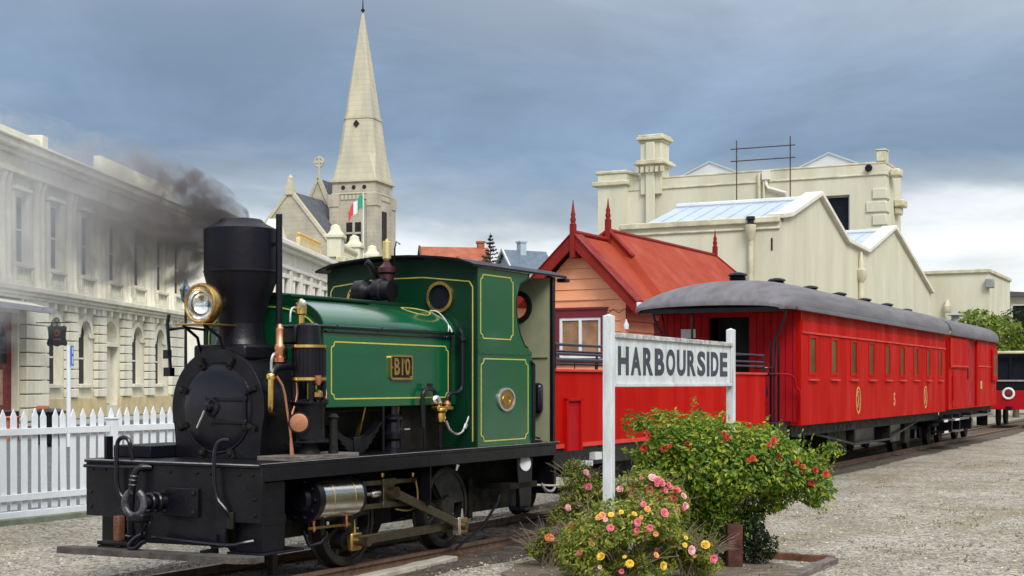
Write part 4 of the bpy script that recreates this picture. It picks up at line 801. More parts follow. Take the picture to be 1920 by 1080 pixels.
    # front edge valance of the platform roof
    p(MB().box(-4.5, -4.4, -1.30, 1.30, 3.02, 3.095), 'roof_end', 'black', rf)
    for k in range(6):
        x = -2.9 + 2.5 * k
        ventilator(c, x, 3.69 if k else 3.63)
    for k in range(6): p(MB().lathe([(0, .05), (.06, .05), (.065, .09), (.10, .09), (.11, .03)], (-1.7 + 2.5 * k, .75, 3.55), (0, 0, 1), 12), 'lamp_top', 'black_matt')
    # platform
    p(MB().box(-4.5, X0, -1.15, 1.15, 1.05, 1.13), 'platform', 'black', bevel=0.01)
    p(MB().box(-4.52, -4.44, -1.2, 1.2, 0.86, 1.12), 'headstock', 'black', bevel=0.01)
    for s_ in (-1, 1):
        st = p(MB().box(-4.42, -3.55, s_ * 1.0 - .12, s_ * 1.0 + .25 * (1 if s_ > 0 else -1) * (1) if False else s_ * 1.0 + .12, 0.55, 1.05), 'step_box', 'black', bevel=0.01)
        p(MB().box(-4.45, -3.5, s_ * 1.25 - .12, s_ * 1.25 + .12, 0.60, 0.64), 'step_tread', 'black')
        p(MB().box(-4.0, -3.55, s_ * 1.38 - .01, s_ * 1.38 + .01, 0.60, 0.66), 'step_edge', 'white_paint')
        p(MB().tube([(-4.0, s_ * 1.22, 3.1), (-3.98, s_ * 1.20, 2.9), (-3.95, s_ * 1.08, 2.68), (-3.95, s_ * 1.0, 2.55), (-3.95, s_ * 1.0, 1.12)], 0.022, 8, 1), 'platform_post', 'black_gloss')
    for y in (-0.94, -1.08): p(MB().box(-3.97, -3.93, y - .018, y + .018, 1.05, 2.52), 'gate_post', 'black')
    p(MB().tube([(-4.2, 1.0, 1.95), (-4.2, -0.98, 1.95)], 0.03, 8).tube([(-4.2, 1.0, 2.12), (-4.2, -0.3, 2.12)], 0.02, 8).tube([(-4.2, -.98, 1.95), (-4.1, -1.08, 1.95)], 0.025, 8), 'platform_rail', 'black_gloss')
    p(MB().tube([(-4.0, -1.05, 1.96), (-3.75, -1.22, 1.95), (-3.6, -1.27, 1.88), (-3.56, -1.28, 1.70), (-3.5, -1.345, 1.66), (-3.5, -1.345, 1.2)], 0.018, 8, 1), 'entry_rail', 'red_end')
    p(MB().tube([(-4.05, -0.85, 1.12), (-4.05, -0.85, 1.75), (-4.05, -0.85, 2.05)], 0.03, 10).torus((-4.05, -0.85, 2.06), (0, 0, 1), 0.16, 0.015, 24, 8).lathe([(1.55, .06), (1.65, .07), (1.75, .05)], (-4.05, -0.85, 0), (0, 0, 1), 12), 'brake_column', 'black_gloss')
    p(MB().box(X0 - .005, X0 + .004, 0.62, 0.90, 2.62, 2.78), 'notice', 'white_paint')
    p(MB().tube([(-3.9, 0.52, 3.1), (-3.9, 0.52, 1.12)], 0.022, 8).tube([(-3.9, 1.1, 3.05), (-3.92, 1.0, 2.6), (-3.92, 1.02, 1.9)], 0.02, 8), 'platform_post', 'black_gloss')
    # underframe
    for s_ in (-1, 1): p(MB().box(-3.4, 10.5, s_ * 1.12 - .04, s_ * 1.12 + .04, 0.84, 1.049), 'solebar', 'grime', bevel=0.006)
    for y in (-1.08, 1.08): p(MB().tube([(-1.6, y, 0.84), (1.3, y, 0.55), (1.5, y, 0.52), (4.9, y, 0.52), (5.1, y, 0.55), (8.2, y, 0.86)], 0.026, 8), 'truss_rod', 'wheel')
    for x in (1.5, 4.9): p(MB().box(x - .05, x + .05, -1.1, 1.1, 0.52, 0.86), 'queen_post', 'grime')
    p(MB().box(2.2, 4.2, -0.9, 0.6, 0.48, 0.84), 'battery_box', 'black', bevel=0.02)
    p(MB().cyl((5.5, -0.4, 0.65), (7.0, -0.4, 0.65), 0.2, None, 16), 'brake_cylinder', 'grime')
    p(MB().box(-3.2, 10.4, -.55, .9, 0.72, 0.86), 'centre_sill', 'grime'); p(MB().box(-0.3, 1.2, -1.0, -.4, .40, .84), 'gas_box', 'grime', bevel=.02); p(MB().box(7.0, 7.6, -1.0, .8, .35, .84), 'brake_beam', 'grime'); p(MB().box(5.3, 6.4, -1.02, -.2, .42, .84), 'tool_locker', 'black', bevel=.02)
    bogie(c, -1.6); bogie(c, 8.6)
    p(MB().box(10.0, 10.5, -1.4, -1.0, 0.78, 0.83).box(9.9, 10.5, -1.42, -1.1, 0.5, 0.54), 'rear_step', 'black'); p(MB().box(9.95, 10.4, -1.425, -1.40, 0.78, 0.835).box(9.9, 10.4, -1.435, -1.42, 0.495, 0.55), 'step_edge', 'white_paint')
    p(MB().box(10.55, 11.0, -1.0, 1.0, 1.02, 1.10), 'rear_platform', 'black')
    return c
carriage()
def van():
    v = thing('guards_van', 'red luggage van with dark sliding door coupled behind the windowed carriage', 'van', (5.45 + 11.05 * .4532, 28.67 + 11.05 * .8914, 0), 26.95)
    def p(mb, name, m, parent=None, smooth=35, bevel=0.0): return mb.build(name, m, parent or v, smooth, bevel)
    XE = 8.45
    side = p(MB().plate([(0, 1.09), (XE, 1.09), (XE, 3.10), (0, 3.10)], [[(2.95, 1.12), (4.75, 1.12), (4.75, 3.04), (2.95, 3.04)]], 'y', -HW, -HW + .06), 'side_wall', 'red', smooth=0)
    p(MB().box(0, XE, HW - .06, HW, 1.09, 3.10), 'side_wall', 'red'); p(MB().box(0, 0.06, -HW + .061, HW - .061, 1.09, 3.1), 'end_wall', 'red_end'); p(MB().box(XE - .06, XE, -HW + .061, HW - .061, 1.09, 3.1), 'end_wall', 'red_end')
    d = p(MB().box(2.96, 4.74, -HW + .07, -HW + .11, 1.12, 3.04), 'sliding_door', 'red_end'); p(MB().box(3.4, 3.45, -HW + .04, -HW + .07, 1.9, 2.3), 'handle', 'black', d)
    p(MB().box(0.15, 2.9, -HW - .05, -HW - .036, 2.24, 2.28), 'moulding', 'red_faded', side); p(MB().box(4.85, 7.3, -HW - .02, -HW - .001, 2.28, 2.32), 'moulding', 'red_faded', side)
    p(MB().box(0.1, 2.85, -HW - .035, -HW - .012, 2.20, 3.02), 'outer_door', 'red', side, bevel=.006)
    p(MB().box(0.5, 1.2, -HW - .02, -HW - .001, 1.15, 2.0), 'access_panel', 'red', side, bevel=.006)
    p(MB().tube([(0.35, -HW - .03, 1.3), (0.35, -HW - .06, 1.35), (0.35, -HW - .06, 2.1), (0.35, -HW - .03, 2.15)], .02, 8), 'grab_rail', 'red_end')
    p(MB().box(5.3, 5.6, -HW - .006, -HW - .001, 1.62, 1.86), 'number_panel', 'gold_paint', side)
    w = p(MB().box(7.35, 8.3, -HW - .07, -HW - .001, 1.85, 2.85), 'lookout', 'red', bevel=.02); p(MB().box(7.5, 8.15, -HW - .076, -HW - .071, 2.0, 2.7), 'pane', 'glass_amber', w)
    p(MB().strip([roof_prof(-0.08, 1.44, 3.12, 3.68), roof_prof(8.3, 1.44, 3.12, 3.68), roof_prof(8.6, 1.40, 3.12, 3.6)]), 'roof', 'roof_canvas', smooth=40)
    ventilator(v, 1.0, 3.66)
    p(MB().cyl((5.2, -.6, 3.5), (5.2, -.6, 3.84), 0.10, None, 14).lathe([(3.82, .12), (3.84, .24), (3.92, .05)], (5.2, -.6, 0), (0, 0, 1), 16), 'stove_chimney', 'lead')
    p(MB().box(3.0, 4.4, -1.2, -1.1, 3.44, 3.47), 'roof_walk', 'black_matt')
    for s_ in (-1, 1): p(MB().box(0, XE, s_ * 1.12 - .04, s_ * 1.12 + .04, 0.86, 1.088), 'solebar', 'grime')
    p(MB().box(0.06, XE - .06, -1.2, 1.2, 1.02, 1.089), 'floor', 'grime')
    p(MB().box(-0.3, 2.2, -1.5, -1.2, 0.80, 0.84).box(3.0, 6.5, -1.52, -1.2, 0.83, 0.87).box(0.3, 1.6, -1.45, -1.1, .48, .52), 'foot_board', 'wood_grey'); p(MB().box(0.0, .6, -1.51, -1.5, .795, .845), 'step_edge', 'white_paint')
    for x in (0.1, 1.3, 3.2, 6.2): p(MB().box(x - .03, x + .03, -1.40, -1.08, 0.5, 0.95), 'step_hanger', 'black')
    bogie(v, 2.0); bogie(v, 6.4)
    p(MB().lathe([(0, .14), (.03, .2), (.05, .2), (.06, .1)], (XE + .3, -.85, .98), (1, 0, 0), 16).cyl((XE, -.85, .98), (XE + .32, -.85, .98), .07, None, 12), 'buffer', 'black')
    p(MB().box(-0.6, 0, -0.1, 0.1, .74, .88).box(XE, XE + .9, -.1, .1, .74, .88), 'drawgear', 'black')
van()
# ================================================================ small engine at the far end of the train
def tram():
    S0 = 30.5
    t = thing('rail_tractor', 'dark cabbed rail tractor with red beam and white ring beyond the luggage van', 'rail tractor', (5.45 + S0 * .4532 + .35, 28.67 + S0 * .8914 + 0.2, 0), 26.95)
    def p(mb, name, m, parent=None, smooth=35, bevel=0.0): return mb.build(name, m, parent or t, smooth, bevel)
    p(MB().box(0, 0.12, -1.15, 1.15, 0.75, 1.5), 'buffer_beam', 'red_end', bevel=.02)
    p(MB().box(0.12, 4.0, -1.05, 1.05, 0.75, 1.45), 'body', 'red_end', bevel=.03)
    p(MB().plate([(-1.1, 1.5), (1.1, 1.5), (1.1, 2.95), (-1.1, 2.95)], [[(-1.0, 1.95), (-.05, 1.95), (-.05, 2.8), (-1.0, 2.8)], [(.05, 1.95), (1.0, 1.95), (1.0, 2.8), (.05, 2.8)]], 'x', 0.25, 0.32), 'cab_front', 'black', smooth=0)
    for y0, y1 in ((-1.0, -.05), (.05, 1.0)): p(MB().box(.30, .312, y0 - .02, y1 + .02, 1.93, 2.82), 'pane', 'glass_dark')
    p(MB().box(.32, 3.2, -1.1, -1.05, 1.45, 2.95).box(.32, 3.2, 1.05, 1.1, 1.45, 2.95).box(3.15, 3.2, -1.05, 1.05, 1.45, 2.95), 'cab_walls', 'black')
    p(MB().box(0.0, 3.5, -1.25, 1.25, 2.95, 3.06), 'cab_roof', 'cream_trim', bevel=.03)
    p(MB().box(.18, .25, -1.12, 1.12, 1.86, 1.92), 'sill_rail', 'worn_edge')
    p(MB().torus((-0.02, 0.05, 1.38), (1, 0, 0), 0.20, 0.045, 32, 8), 'white_ring', 'white_paint'); p(MB().lathe([(0, .15), (.02, .1)], (0, .05, 1.38), (-1, 0, 0), 20), 'ring_centre', 'maroon')
    p(MB().lathe([(0, .07), (.06, .16), (.09, .16), (.1, .05)], (0.1, .98, 2.72), (-1, 0, 0), 16), 'headlamp', 'white_paint')
    p(MB().box(-0.5, 0, -.1, .1, .72, .88), 'coupler', 'black'); p(MB().box(-.1, .0, -1.1, -.3, .55, .62), 'rail_step', 'steel')
    for x in (.9, 2.9):
        for s_ in (-1, 1): p(MB().lathe([(-0.06, .05), (-0.06, .38), (0.05, .39), (.06, .42), (0.07, .05)], (x, s_ * .56, .49), (0, -s_, 0), 24), 'wheel', 'grime', smooth=40)
tram()
# ================================================================ STATION BUILDING
def station():
    s = thing('station_building', 'peach weatherboard station with steep red gable roof and turned finials', 'building', (2.25, 28.3, 0), 27.6)
    def p(mb, name, m, parent=None, smooth=35, bevel=0.0): return mb.build(name, m, parent or s, smooth, bevel)
    W, YC, ZR, ZE = 2.15, 1.02, 4.74, 3.42       # gable wing: y 0..W, ridge at YC
    # core walls (behind the boards)
    gx = lambda z: 0.0
    core = p(MB().plate([(0.02, 0), (W - .02, 0), (W - .02, 3.45), (YC, 4.55), (0.02, 3.45)], [[(0.52, 2.30), (1.44, 2.30), (1.44, 3.12), (0.52, 3.12)]], 'x', 0.03, 0.10), 'gable_wall', 'peach', smooth=0)
    sw = p(MB().box(0.1, 9.0, 0.03, 0.10, 0, 3.5), 'side_wall', 'peach'); p(MB().box(1.3, 9.0, W + .9, W + .97, 0, 3.6).box(9.0, 9.07, 0.03, W + .97, 0, 3.5).box(1.3, 1.37, W, W + .9, 0, 3.6).box(.1, 1.3, W - .07, W, 0, 3.45), 'rear_wall', 'peach')
    # weatherboards on the gable, each a board
    z = 0.25; h = 0.215
    while z < 4.5:
        z1 = z + h - .012
        # width of gable at the board's top
        def edge(zz): return (0.0, W) if zz <= 3.45 else (YC * (zz - 3.45) / 1.12, W - (W - YC) * (zz - 3.45) / 1.12)
        a0, b0 = edge(z); a1, b1 = edge(z1)
        if b1 - a1 > 0.05:
            segs = [(a0, b0, a1, b1)]
            if z1 > 2.2 and z < 3.27: segs = [(a0, 0.42, a1, 0.42), (1.54, b0, 1.54, b1)]
            for q0, q1, r0, r1 in segs:
                m = MB().add([(0.0, q0, z), (0.0, q1, z), (0.018, r1, z1), (0.018, r0, z1), (0.04, q0, z), (0.04, q1, z), (0.04, r1, z1), (0.04, r0, z1)], [(0, 1, 2, 3), (7, 6, 5, 4), (0, 4, 5, 1), (1, 5, 6, 2), (2, 6, 7, 3), (3, 7, 4, 0)])
                p(m, 'weatherboard', 'peach', core, smooth=0)
        z += h
    z = 0.25; bm_ = None
    while z < 3.4:
        if bm_ is None:
            bm_ = p(MB().add([(0.1, -0.002, 0), (8.9, -0.002, 0), (8.9, 0.016, h - .012), (0.1, 0.016, h - .012), (0.1, .04, 0), (8.9, .04, 0), (8.9, .04, h - .012), (0.1, .04, h - .012)], [(0, 1, 2, 3), (7, 6, 5, 4), (0, 4, 5, 1), (1, 5, 6, 2), (2, 6, 7, 3), (3, 7, 4, 0)]), 'weatherboard', 'peach', sw, smooth=0); o = bm_
        else: o = dup(bm_, sw)
        o.location = (0, 0, z); z += h
    p(MB().box(-0.012, 0.10, -0.025, 0.085, 0, 3.5), 'corner_board', 'peach')
    # window with maroon architrave
    w = p(MB().plate([(0.40, 2.16), (1.56, 2.16), (1.56, 3.28), (0.40, 3.28)], [[(0.52, 2.30), (1.44, 2.30), (1.44, 3.12), (0.52, 3.12)]], 'x', -0.03, 0.03), 'window', 'maroon', smooth=0)
    p(MB().plate([(0.515, 2.295), (1.445, 2.295), (1.445, 3.125), (0.515, 3.125)], [[(0.575, 2.35), (0.95, 2.35), (0.95, 3.065), (0.575, 3.065)], [(1.01, 2.35), (1.385, 2.35), (1.385, 3.065), (1.01, 3.065)]], 'x', -0.015, 0.045), 'frame', 'white_paint', w, smooth=0)
    p(MB().box(0.02, 0.03, 0.57, .955, 2.34, 3.07), 'pane', 'glass_lit', w); p(MB().box(0.02, 0.03, 1.005, 1.39, 2.34, 3.07), 'pane', 'glass_lit', w)
    p(MB().box(-0.06, .0, 0.36, 1.6, 3.281, 3.325), 'head_board', 'maroon', w); p(MB().box(-.07, .02, .42, 1.54, 2.24, 2.28), 'sill', 'white_paint', w)
    # wing roof
    ov = 0.24
    for s_, ye in ((0, -0.36), (1, W + .36)):
        ze = 3.36
        a = [(-ov, YC, ZR), (3.0, YC, ZR), (3.0, ye, ze), (-ov, ye, ze)]
        m = MB().add([(x, y, z + .05) for x, y, z in a] + a, [(0, 1, 2, 3), (7, 6, 5, 4), (0, 4, 5, 1), (1, 5, 6, 2), (2, 6, 7, 3), (3, 7, 4, 0)]); p(m, 'wing_roof', 'roof_red', smooth=0)
        # barge board
        m = MB().add([(-ov - .05, YC, ZR + .07), (-ov - .05, ye, ze + .03), (-ov - .05, ye, ze - .22), (-ov - .05, YC, ZR - .22), (-ov, YC, ZR + .07), (-ov, ye, ze + .03), (-ov, ye, ze - .22), (-ov, YC, ZR - .22)], [(3, 2, 1, 0), (4, 5, 6, 7), (0, 1, 5, 4), (1, 2, 6, 5), (2, 3, 7, 6), (3, 0, 4, 7)]); p(m, 'barge_board', 'barge_red', smooth=0)
        m = MB().add([(-ov - .08, YC, ZR + .075), (-ov - .08, ye, ze + .035), (.1, ye, ze + .055), (.1, YC, ZR + .095), (-ov - .08, YC, ZR + .10), (-ov - .08, ye, ze + .06), (.1, ye, ze + .075), (.1, YC, ZR + .115)], [(3, 2, 1, 0), (4, 5, 6, 7), (0, 1, 5, 4), (1, 2, 6, 5), (2, 3, 7, 6), (3, 0, 4, 7)]); p(m, 'verge_flashing', 'barge_red', smooth=0)
    p(MB().tube([(-ov, YC, ZR + .09), (2.9, YC, ZR + .09)], 0.05, 8), 'ridge_cap', 'barge_red')
    p(MB().box(-ov + .02, 0.02, YC - .10, YC + .10, ZR - .42, ZR - .2), 'gable_block', 'barge_red')
    # main roof: higher ridge with gablet, hipped at far end
    ym0, ym1, zr2, ze2 = -0.48, 3.4, 5.03, 3.50; yr = 1.02
    A, B = (1.5, yr, zr2), (8.2, yr, zr2)
    zz = lambda y: zr2 - (zr2 - ze2) * abs(y - yr) / (yr - ym0 if y < yr else ym1 - yr)
    f0, f1 = (1.0, ym0, ze2), (9.6, ym0, ze2); g0, g1 = (1.0, ym1, ze2), (9.6, ym1, ze2)
    G0, G1 = (1.5, 0.45, zz(0.45)), (1.5, 1.9, zz(1.9))
    mr = p(MB().add([A, B, f1, f0, g1, g0, G0, G1], [(0, 1, 2, 3, 6), (1, 0, 7, 5, 4), (1, 4, 2), (0, 6, 7), (6, 3, 5, 7), (3, 2, 4, 5)]), 'main_roof', 'roof_red', smooth=0)
    p(MB().tube([A, B], 0.05, 8).tube([B, f1], 0.04, 8), 'ridge_cap', 'barge_red', mr)
    p(MB().tube([A, G0], 0.05, 8).tube([A, G1], 0.05, 8), 'gablet_board', 'barge_red', mr)
    p(MB().box(1.0, 9.6, ym0 - .10, ym0, ze2 - .07, ze2 + .05), 'gutter', 'white_paint', bevel=.02); p(MB().box(0.1, 9.0, ym0, 0.03, ze2 - .14, ze2 - .08), 'soffit', 'barge_red')
    p(MB().box(-0.3, 1.0, -.44, -.36, ze2 - .22, ze2 - .12), 'wing_gutter', 'white_paint', bevel=.02)
    def finial(x, z, hh):
        p(MB().box(x - .055, x + .055, yr - .055, yr + .055, z - .45, z + .22).lathe([(z + .22, .07), (z + .25, .045), (z + .32, .06), (z + .38, .04), (z + .42, .05), (z + .46, .038), (z + hh * .75, .025), (z + hh, .006)], (x, yr, 0), (0, 0, 1), 12), 'finial', 'barge_red', bevel=.006)
    finial(-ov - .02, ZR + .02, 0.72); finial(1.48, zr2, 0.68); finial(8.2, zr2, 0.66)
    # doorway side: maroon door and hanging bulb lamp, festoon
    d = p(MB().box(1.55, 2.6, -0.02, 0.02, 0.1, 3.1), 'door', 'maroon', bevel=.01); p(MB().box(2.4, 2.44, -.06, -.02, 1.1, 1.25), 'handle', 'brass', d)
    lm = p(MB().tube([(-0.2, -0.1, 3.28), (-0.2, -0.11, 3.05)], 0.008, 6), 'lamp_cord', 'black'); p(MB().lathe([(2.83, .01), (2.86, .05), (2.95, .055), (3.02, .02), (3.06, .015)], (-.2, -.11, 0), (0, 0, 1), 14), 'lamp_glass', 'white_paint', lm)
    m = MB()
    for k in range(12):
        x0, x1 = -0.3 + .1 * k, -.2 + .1 * k; m.bar((-.3, -0.3 + .05 * k, 3.22 - .04 * math.sin(k * 1.3)), (-.3, -.25 + .05 * k, 3.22 - .04 * math.sin(k * 1.3 + 1.3)), .012, .012)
    p(m, 'festoon_cable', 'black'); p(MB().box(1.0, 9.0, -0.6, 3.4, 0, .12), 'floor_slab', 'concrete')
station()

# ================================================================ CREAM WORKSHOP with two gables
def workshop():
    W0 = (503 / 2667 * 46, 46, 0)
    w = thing('gabled_workshop', 'cream rendered workshop with two gabled parapets and pale iron roofs', 'building', W0, 27.1)
    def p(mb, name, m, parent=None, smooth=35, bevel=0.0): return mb.build(name, m, parent or w, smooth, bevel)
    prof = [(0, 7.15), (1.0, 7.30), (4.71, 8.42), (8.6, 7.12), (11.95, 7.0), (16.86, 8.42), (25.2, 6.1)]
    side = p(MB().plate([(0, 0)] + [(25.2, 0)] + prof[::-1], [], 'y', 0, 0.4), 'gable_wall', 'cream', smooth=0)
    m = MB()
    for (x0, z0), (x1, z1) in zip(prof, prof[1:]): m.bar((x0, 0.15, z0 + .06), (x1, 0.15, z1 + .06), 0.62, 0.16)
    p(m, 'parapet_coping', 'stone_white', bevel=.02)
    fw = p(MB().box(0, 0.4, 0.4, 5.6, 0, 7.0), 'front_wall', 'cream')
    p(MB().box(-0.12, 0.42, 0.0, 5.6, 7.0, 7.2).box(-.06, .4, 0.0, 5.6, 6.78, 6.86), 'cornice', 'cream_trim', bevel=.03)
    p(MB().box(0.4, 25.2, 5.2, 5.6, 0, 6.8), 'rear_wall', 'cream')
    # iron roofs, ridges run across
    def roof(x0, z0, xr, zr, x1, z1, y1):
        a = MB().add([(x0, 0.4, z0), (xr, 0.4, zr), (xr, y1, zr), (x0, y1, z0)], [(0, 1, 2, 3)]); a.add([(xr, 0.4, zr), (x1, 0.4, z1), (x1, y1, z1), (xr, y1, zr)], [(0, 1, 2, 3)])
        r = p(a, 'iron_roof', 'iron_blue', smooth=0); p(MB().tube([(xr, .4, zr + .03), (xr, y1, zr + .03)], .12, 8), 'ridge_cap', 'iron_pale', r)
        k = MB()
        for i in range(int(y1 / .6)): k.bar((x0, .6 + i * .6, z0 + .015), (xr, .6 + i * .6, zr + .015), .06, .04)
        p(k, 'roof_ribs', 'iron_blue', r)
    roof(0.35, 7.0, 4.71, 8.28, 8.8, 6.95, 5.3); roof(11.8, 6.9, 16.86, 8.3, 25, 6.0, 5.3)
    p(MB().box(8.8, 11.8, .4, 5.3, 6.8, 6.95), 'valley_gutter', 'iron_pale')
    # downpipes with hopper heads
    for y, zt in ((0.95, 6.6),):
        p(MB().cyl((-.10, y, 0), (-.10, y, zt), .09, None, 12), 'downpipe', 'cream_trim'); p(MB().lathe([(zt - .15, .09), (zt + .1, .17), (zt + .35, .19), (zt + .36, .14)], (-.12, y, 0), (0, 0, 1), 12), 'hopper', 'cream_trim'); p(MB().lathe([(zt + .35, .12), (zt + .5, .10), (zt + .52, .16), (zt + .62, .14)], (-.12, y, 0), (0, 0, 1), 10), 'vent_cap', 'black')
    p(MB().cyl((10.6, -.10, 0), (10.6, -.10, 5.9), .10, None, 10).lathe([(5.7, .10), (5.9, .22), (6.2, .24), (6.25, .12), (6.9, .05)], (10.6, -.1, 0), (0, 0, 1), 12), 'downpipe', 'cream_trim')
    p(MB().box(-.02, .0, .25, .30, 6.1, 6.5), 'wall_slot', 'black')
    # roof vent cowl in the valley
    p(MB().cyl((10.5, 1.5, 6.9), (10.5, 1.5, 7.55), .22, None, 14).lathe([(7.5, .35), (7.55, .42), (7.7, .40), (7.8, .1)], (10.5, 1.5, 0), (0, 0, 1), 16), 'roof_cowl', 'iron_pale')
workshop()

# ================================================================ TALL CREAM BLOCK BEHIND
def tall():
    t = thing('parapeted_block', 'tall cream rendered block with ornate corner chimney and plain parapet', 'building', (700 / 2667 * 76, 76, -.64), 27.1); t.scale = (76 / 56,) * 3
    def p(mb, name, m, parent=None, smooth=35, bevel=0.0): return mb.build(name, m, parent or t, smooth, bevel)
    front = p(MB().plate([(0, 0), (11.0, 0), (11.0, 10.45), (0, 10.45)], [[(1.41, 7.0), (2.37, 7.0), (2.37, 9.30), (1.41, 9.30)]], 'x', 0, .4), 'front_wall', 'cream', smooth=0)
    p(MB().box(.4, 2.9, 0, .4, 0, 10.45).box(2.5, 2.9, .4, 11, 0, 10.45), 'side_wall', 'cream')
    p(MB().box(-.05, .5, -.05, 11, 10.0, 10.07).box(-.02, 2.95, -.03, 11, 10.45, 10.53), 'cornice', 'cream_trim', bevel=.02)
    wn = p(MB().box(.18, .2, 1.41, 2.37, 7.0, 9.3), 'window', 'glass_dark'); p(MB().plate([(1.40, 6.95), (2.38, 6.95), (2.38, 9.31), (1.40, 9.31)], [[(1.48, 7.05), (2.30, 7.05), (2.30, 9.22), (1.48, 9.22)]], 'x', .10, .17), 'frame', 'lead', wn, smooth=0); p(MB().box(-.08, .1, 1.3, 2.5, 6.85, 6.95), 'sill', 'cream_trim', wn)
    # quoins at the right hand corner
    q = None
    for k in range(9):
        o = p(MB().box(-.06, .6, -.06, .75 if k % 2 else .5, 0, .42), 'quoin', 'cream', bevel=.03) if k < 2 else dup(qs[k % 2], t)
        if k == 0: qs = [o, None]
        if k == 1: qs[1] = o
        o.location = (0, 0, 4.9 + .52 * k)
    # corner pedestal and bracket
    p(MB().box(-.05, .5, -.02, .35, 10.53, 10.95).box(-.08, .53, -.05, .38, 10.95, 11.02), 'corner_pedestal', 'cream_trim', bevel=.03); p(MB().box(.5, 1.2, -.45, -.06, 10.0, 10.3), 'side_bracket', 'cream_trim', bevel=.06); p(MB().box(1.5, 2.3, -.4, -.0, 8.9, 9.2).box(1.6, 2.2, -.25, 0, 8.6, 8.9), 'side_bracket', 'cream_trim', bevel=.06)
    p(MB().lathe([(0, .14), (.05, .15), (.06, .1)], (-.1, .62, 10.28), (-1, 0, 0), 16), 'vent_ring', 'black')
    # chimney: stepped shaft with corbelled bands
    c = p(MB().box(-.15, .8, 9.35, 10.3, 9.8, 12.25), 'chimney', 'cream', bevel=.03)
    p(MB().box(-.26, -.15, 9.62, 10.02, 7.6, 12.0), 'chimney_rib', 'cream', c, bevel=.03)
    for z0, z1, e in ((12.0, 12.10, .06), (12.10, 12.24, .14), (12.24, 12.34, .08), (10.95, 11.05, .10), (11.05, 11.18, .22), (11.18, 11.26, .14)): p(MB().box(-.15 - e, .8 + e, 9.35 - e, 10.3 + e, z0, z1), 'chimney_band', 'cream_trim', c, bevel=.03)
    for k in range(6): p(MB().box(-.38, -.16, 9.2 + .22 * k, 9.32 + .22 * k, 10.72, 10.95), 'corbel', 'cream_trim', c)
    # left end pier
    p(MB().box(-.3, 1.2, 10.9, 12.2, 0, 10.75), 'end_pier', 'cream'); p(MB().box(-.42, 1.3, 10.8, 12.45, 10.25, 10.45).box(-.35, 1.25, 10.85, 12.3, 10.75, 10.9), 'pier_cap', 'cream_trim', bevel=.04); p(MB().box(-.42, 1.3, 10.8, 12.5, 7.6, 7.85), 'pier_band', 'cream_trim', bevel=.04)
    p(MB().box(-.02, .3, 9.9, 10.9, 0, 10.3), 'link_wall', 'cream')
    # pipes on the parapet wall
    p(MB().tube([(-.1, 5.1, 8.5), (-.1, 5.1, 10.4)], .07, 8).tube([(-.1, 4.9, 8.5), (-.1, 4.9, 10.4)], .05, 8), 'downpipe', 'cream_trim')
    p(MB().tube([(-.1, 4.8, 10.4), (-.1, 4.8, 9.9), (-.12, 4.7, 9.75), (-.14, 3.95, 9.5), (-.14, 3.85, 9.0)], .07, 8).box(-.2, .0, 4.65, 4.95, 10.1, 10.5), 'offset_pipe', 'stone_white')
    # roofs showing above the parapet
    for yc in (7.6, 2.5):
        r = p(MB().add([(1.0, yc - 2.0, 10.3), (1.0, yc, 11.15), (1.0, yc + 2.0, 10.3), (2.6, yc - 2, 10.3), (2.6, yc, 11.15), (2.6, yc + 2, 10.3)], [(0, 1, 2), (5, 4, 3), (0, 3, 4, 1), (1, 4, 5, 2), (0, 2, 5, 3)]), 'roof_gable', 'iron_pale', smooth=0)
        p(MB().bar((.98, yc - 2.05, 10.32), (.98, yc, 11.18), .08, .06).bar((.98, yc, 11.18), (.98, yc + 2.05, 10.32), .08, .06), 'gable_trim', 'iron_blue', r)
    # scaffold frame
tall()
sc = thing('scaffold_frame', 'rusty tube scaffold frame standing against the tall cream parapet', 'scaffold', (700 / 2667 * 76, 76, -.64), 27.1); sc.scale = (76 / 56,) * 3
for y in (5.97, 3.72): MB().tube([(-.35, y, 0.0), (-.35, y, 11.75)], .026, 8).build('standard', 'scaffold_rust', sc, 40)
for z in (11.4, 10.9, 8.7): MB().tube([(-.40, 6.2, z), (-.40, 3.5, z - .02)], .024, 8).build('ledger', 'scaffold_rust', sc, 40)
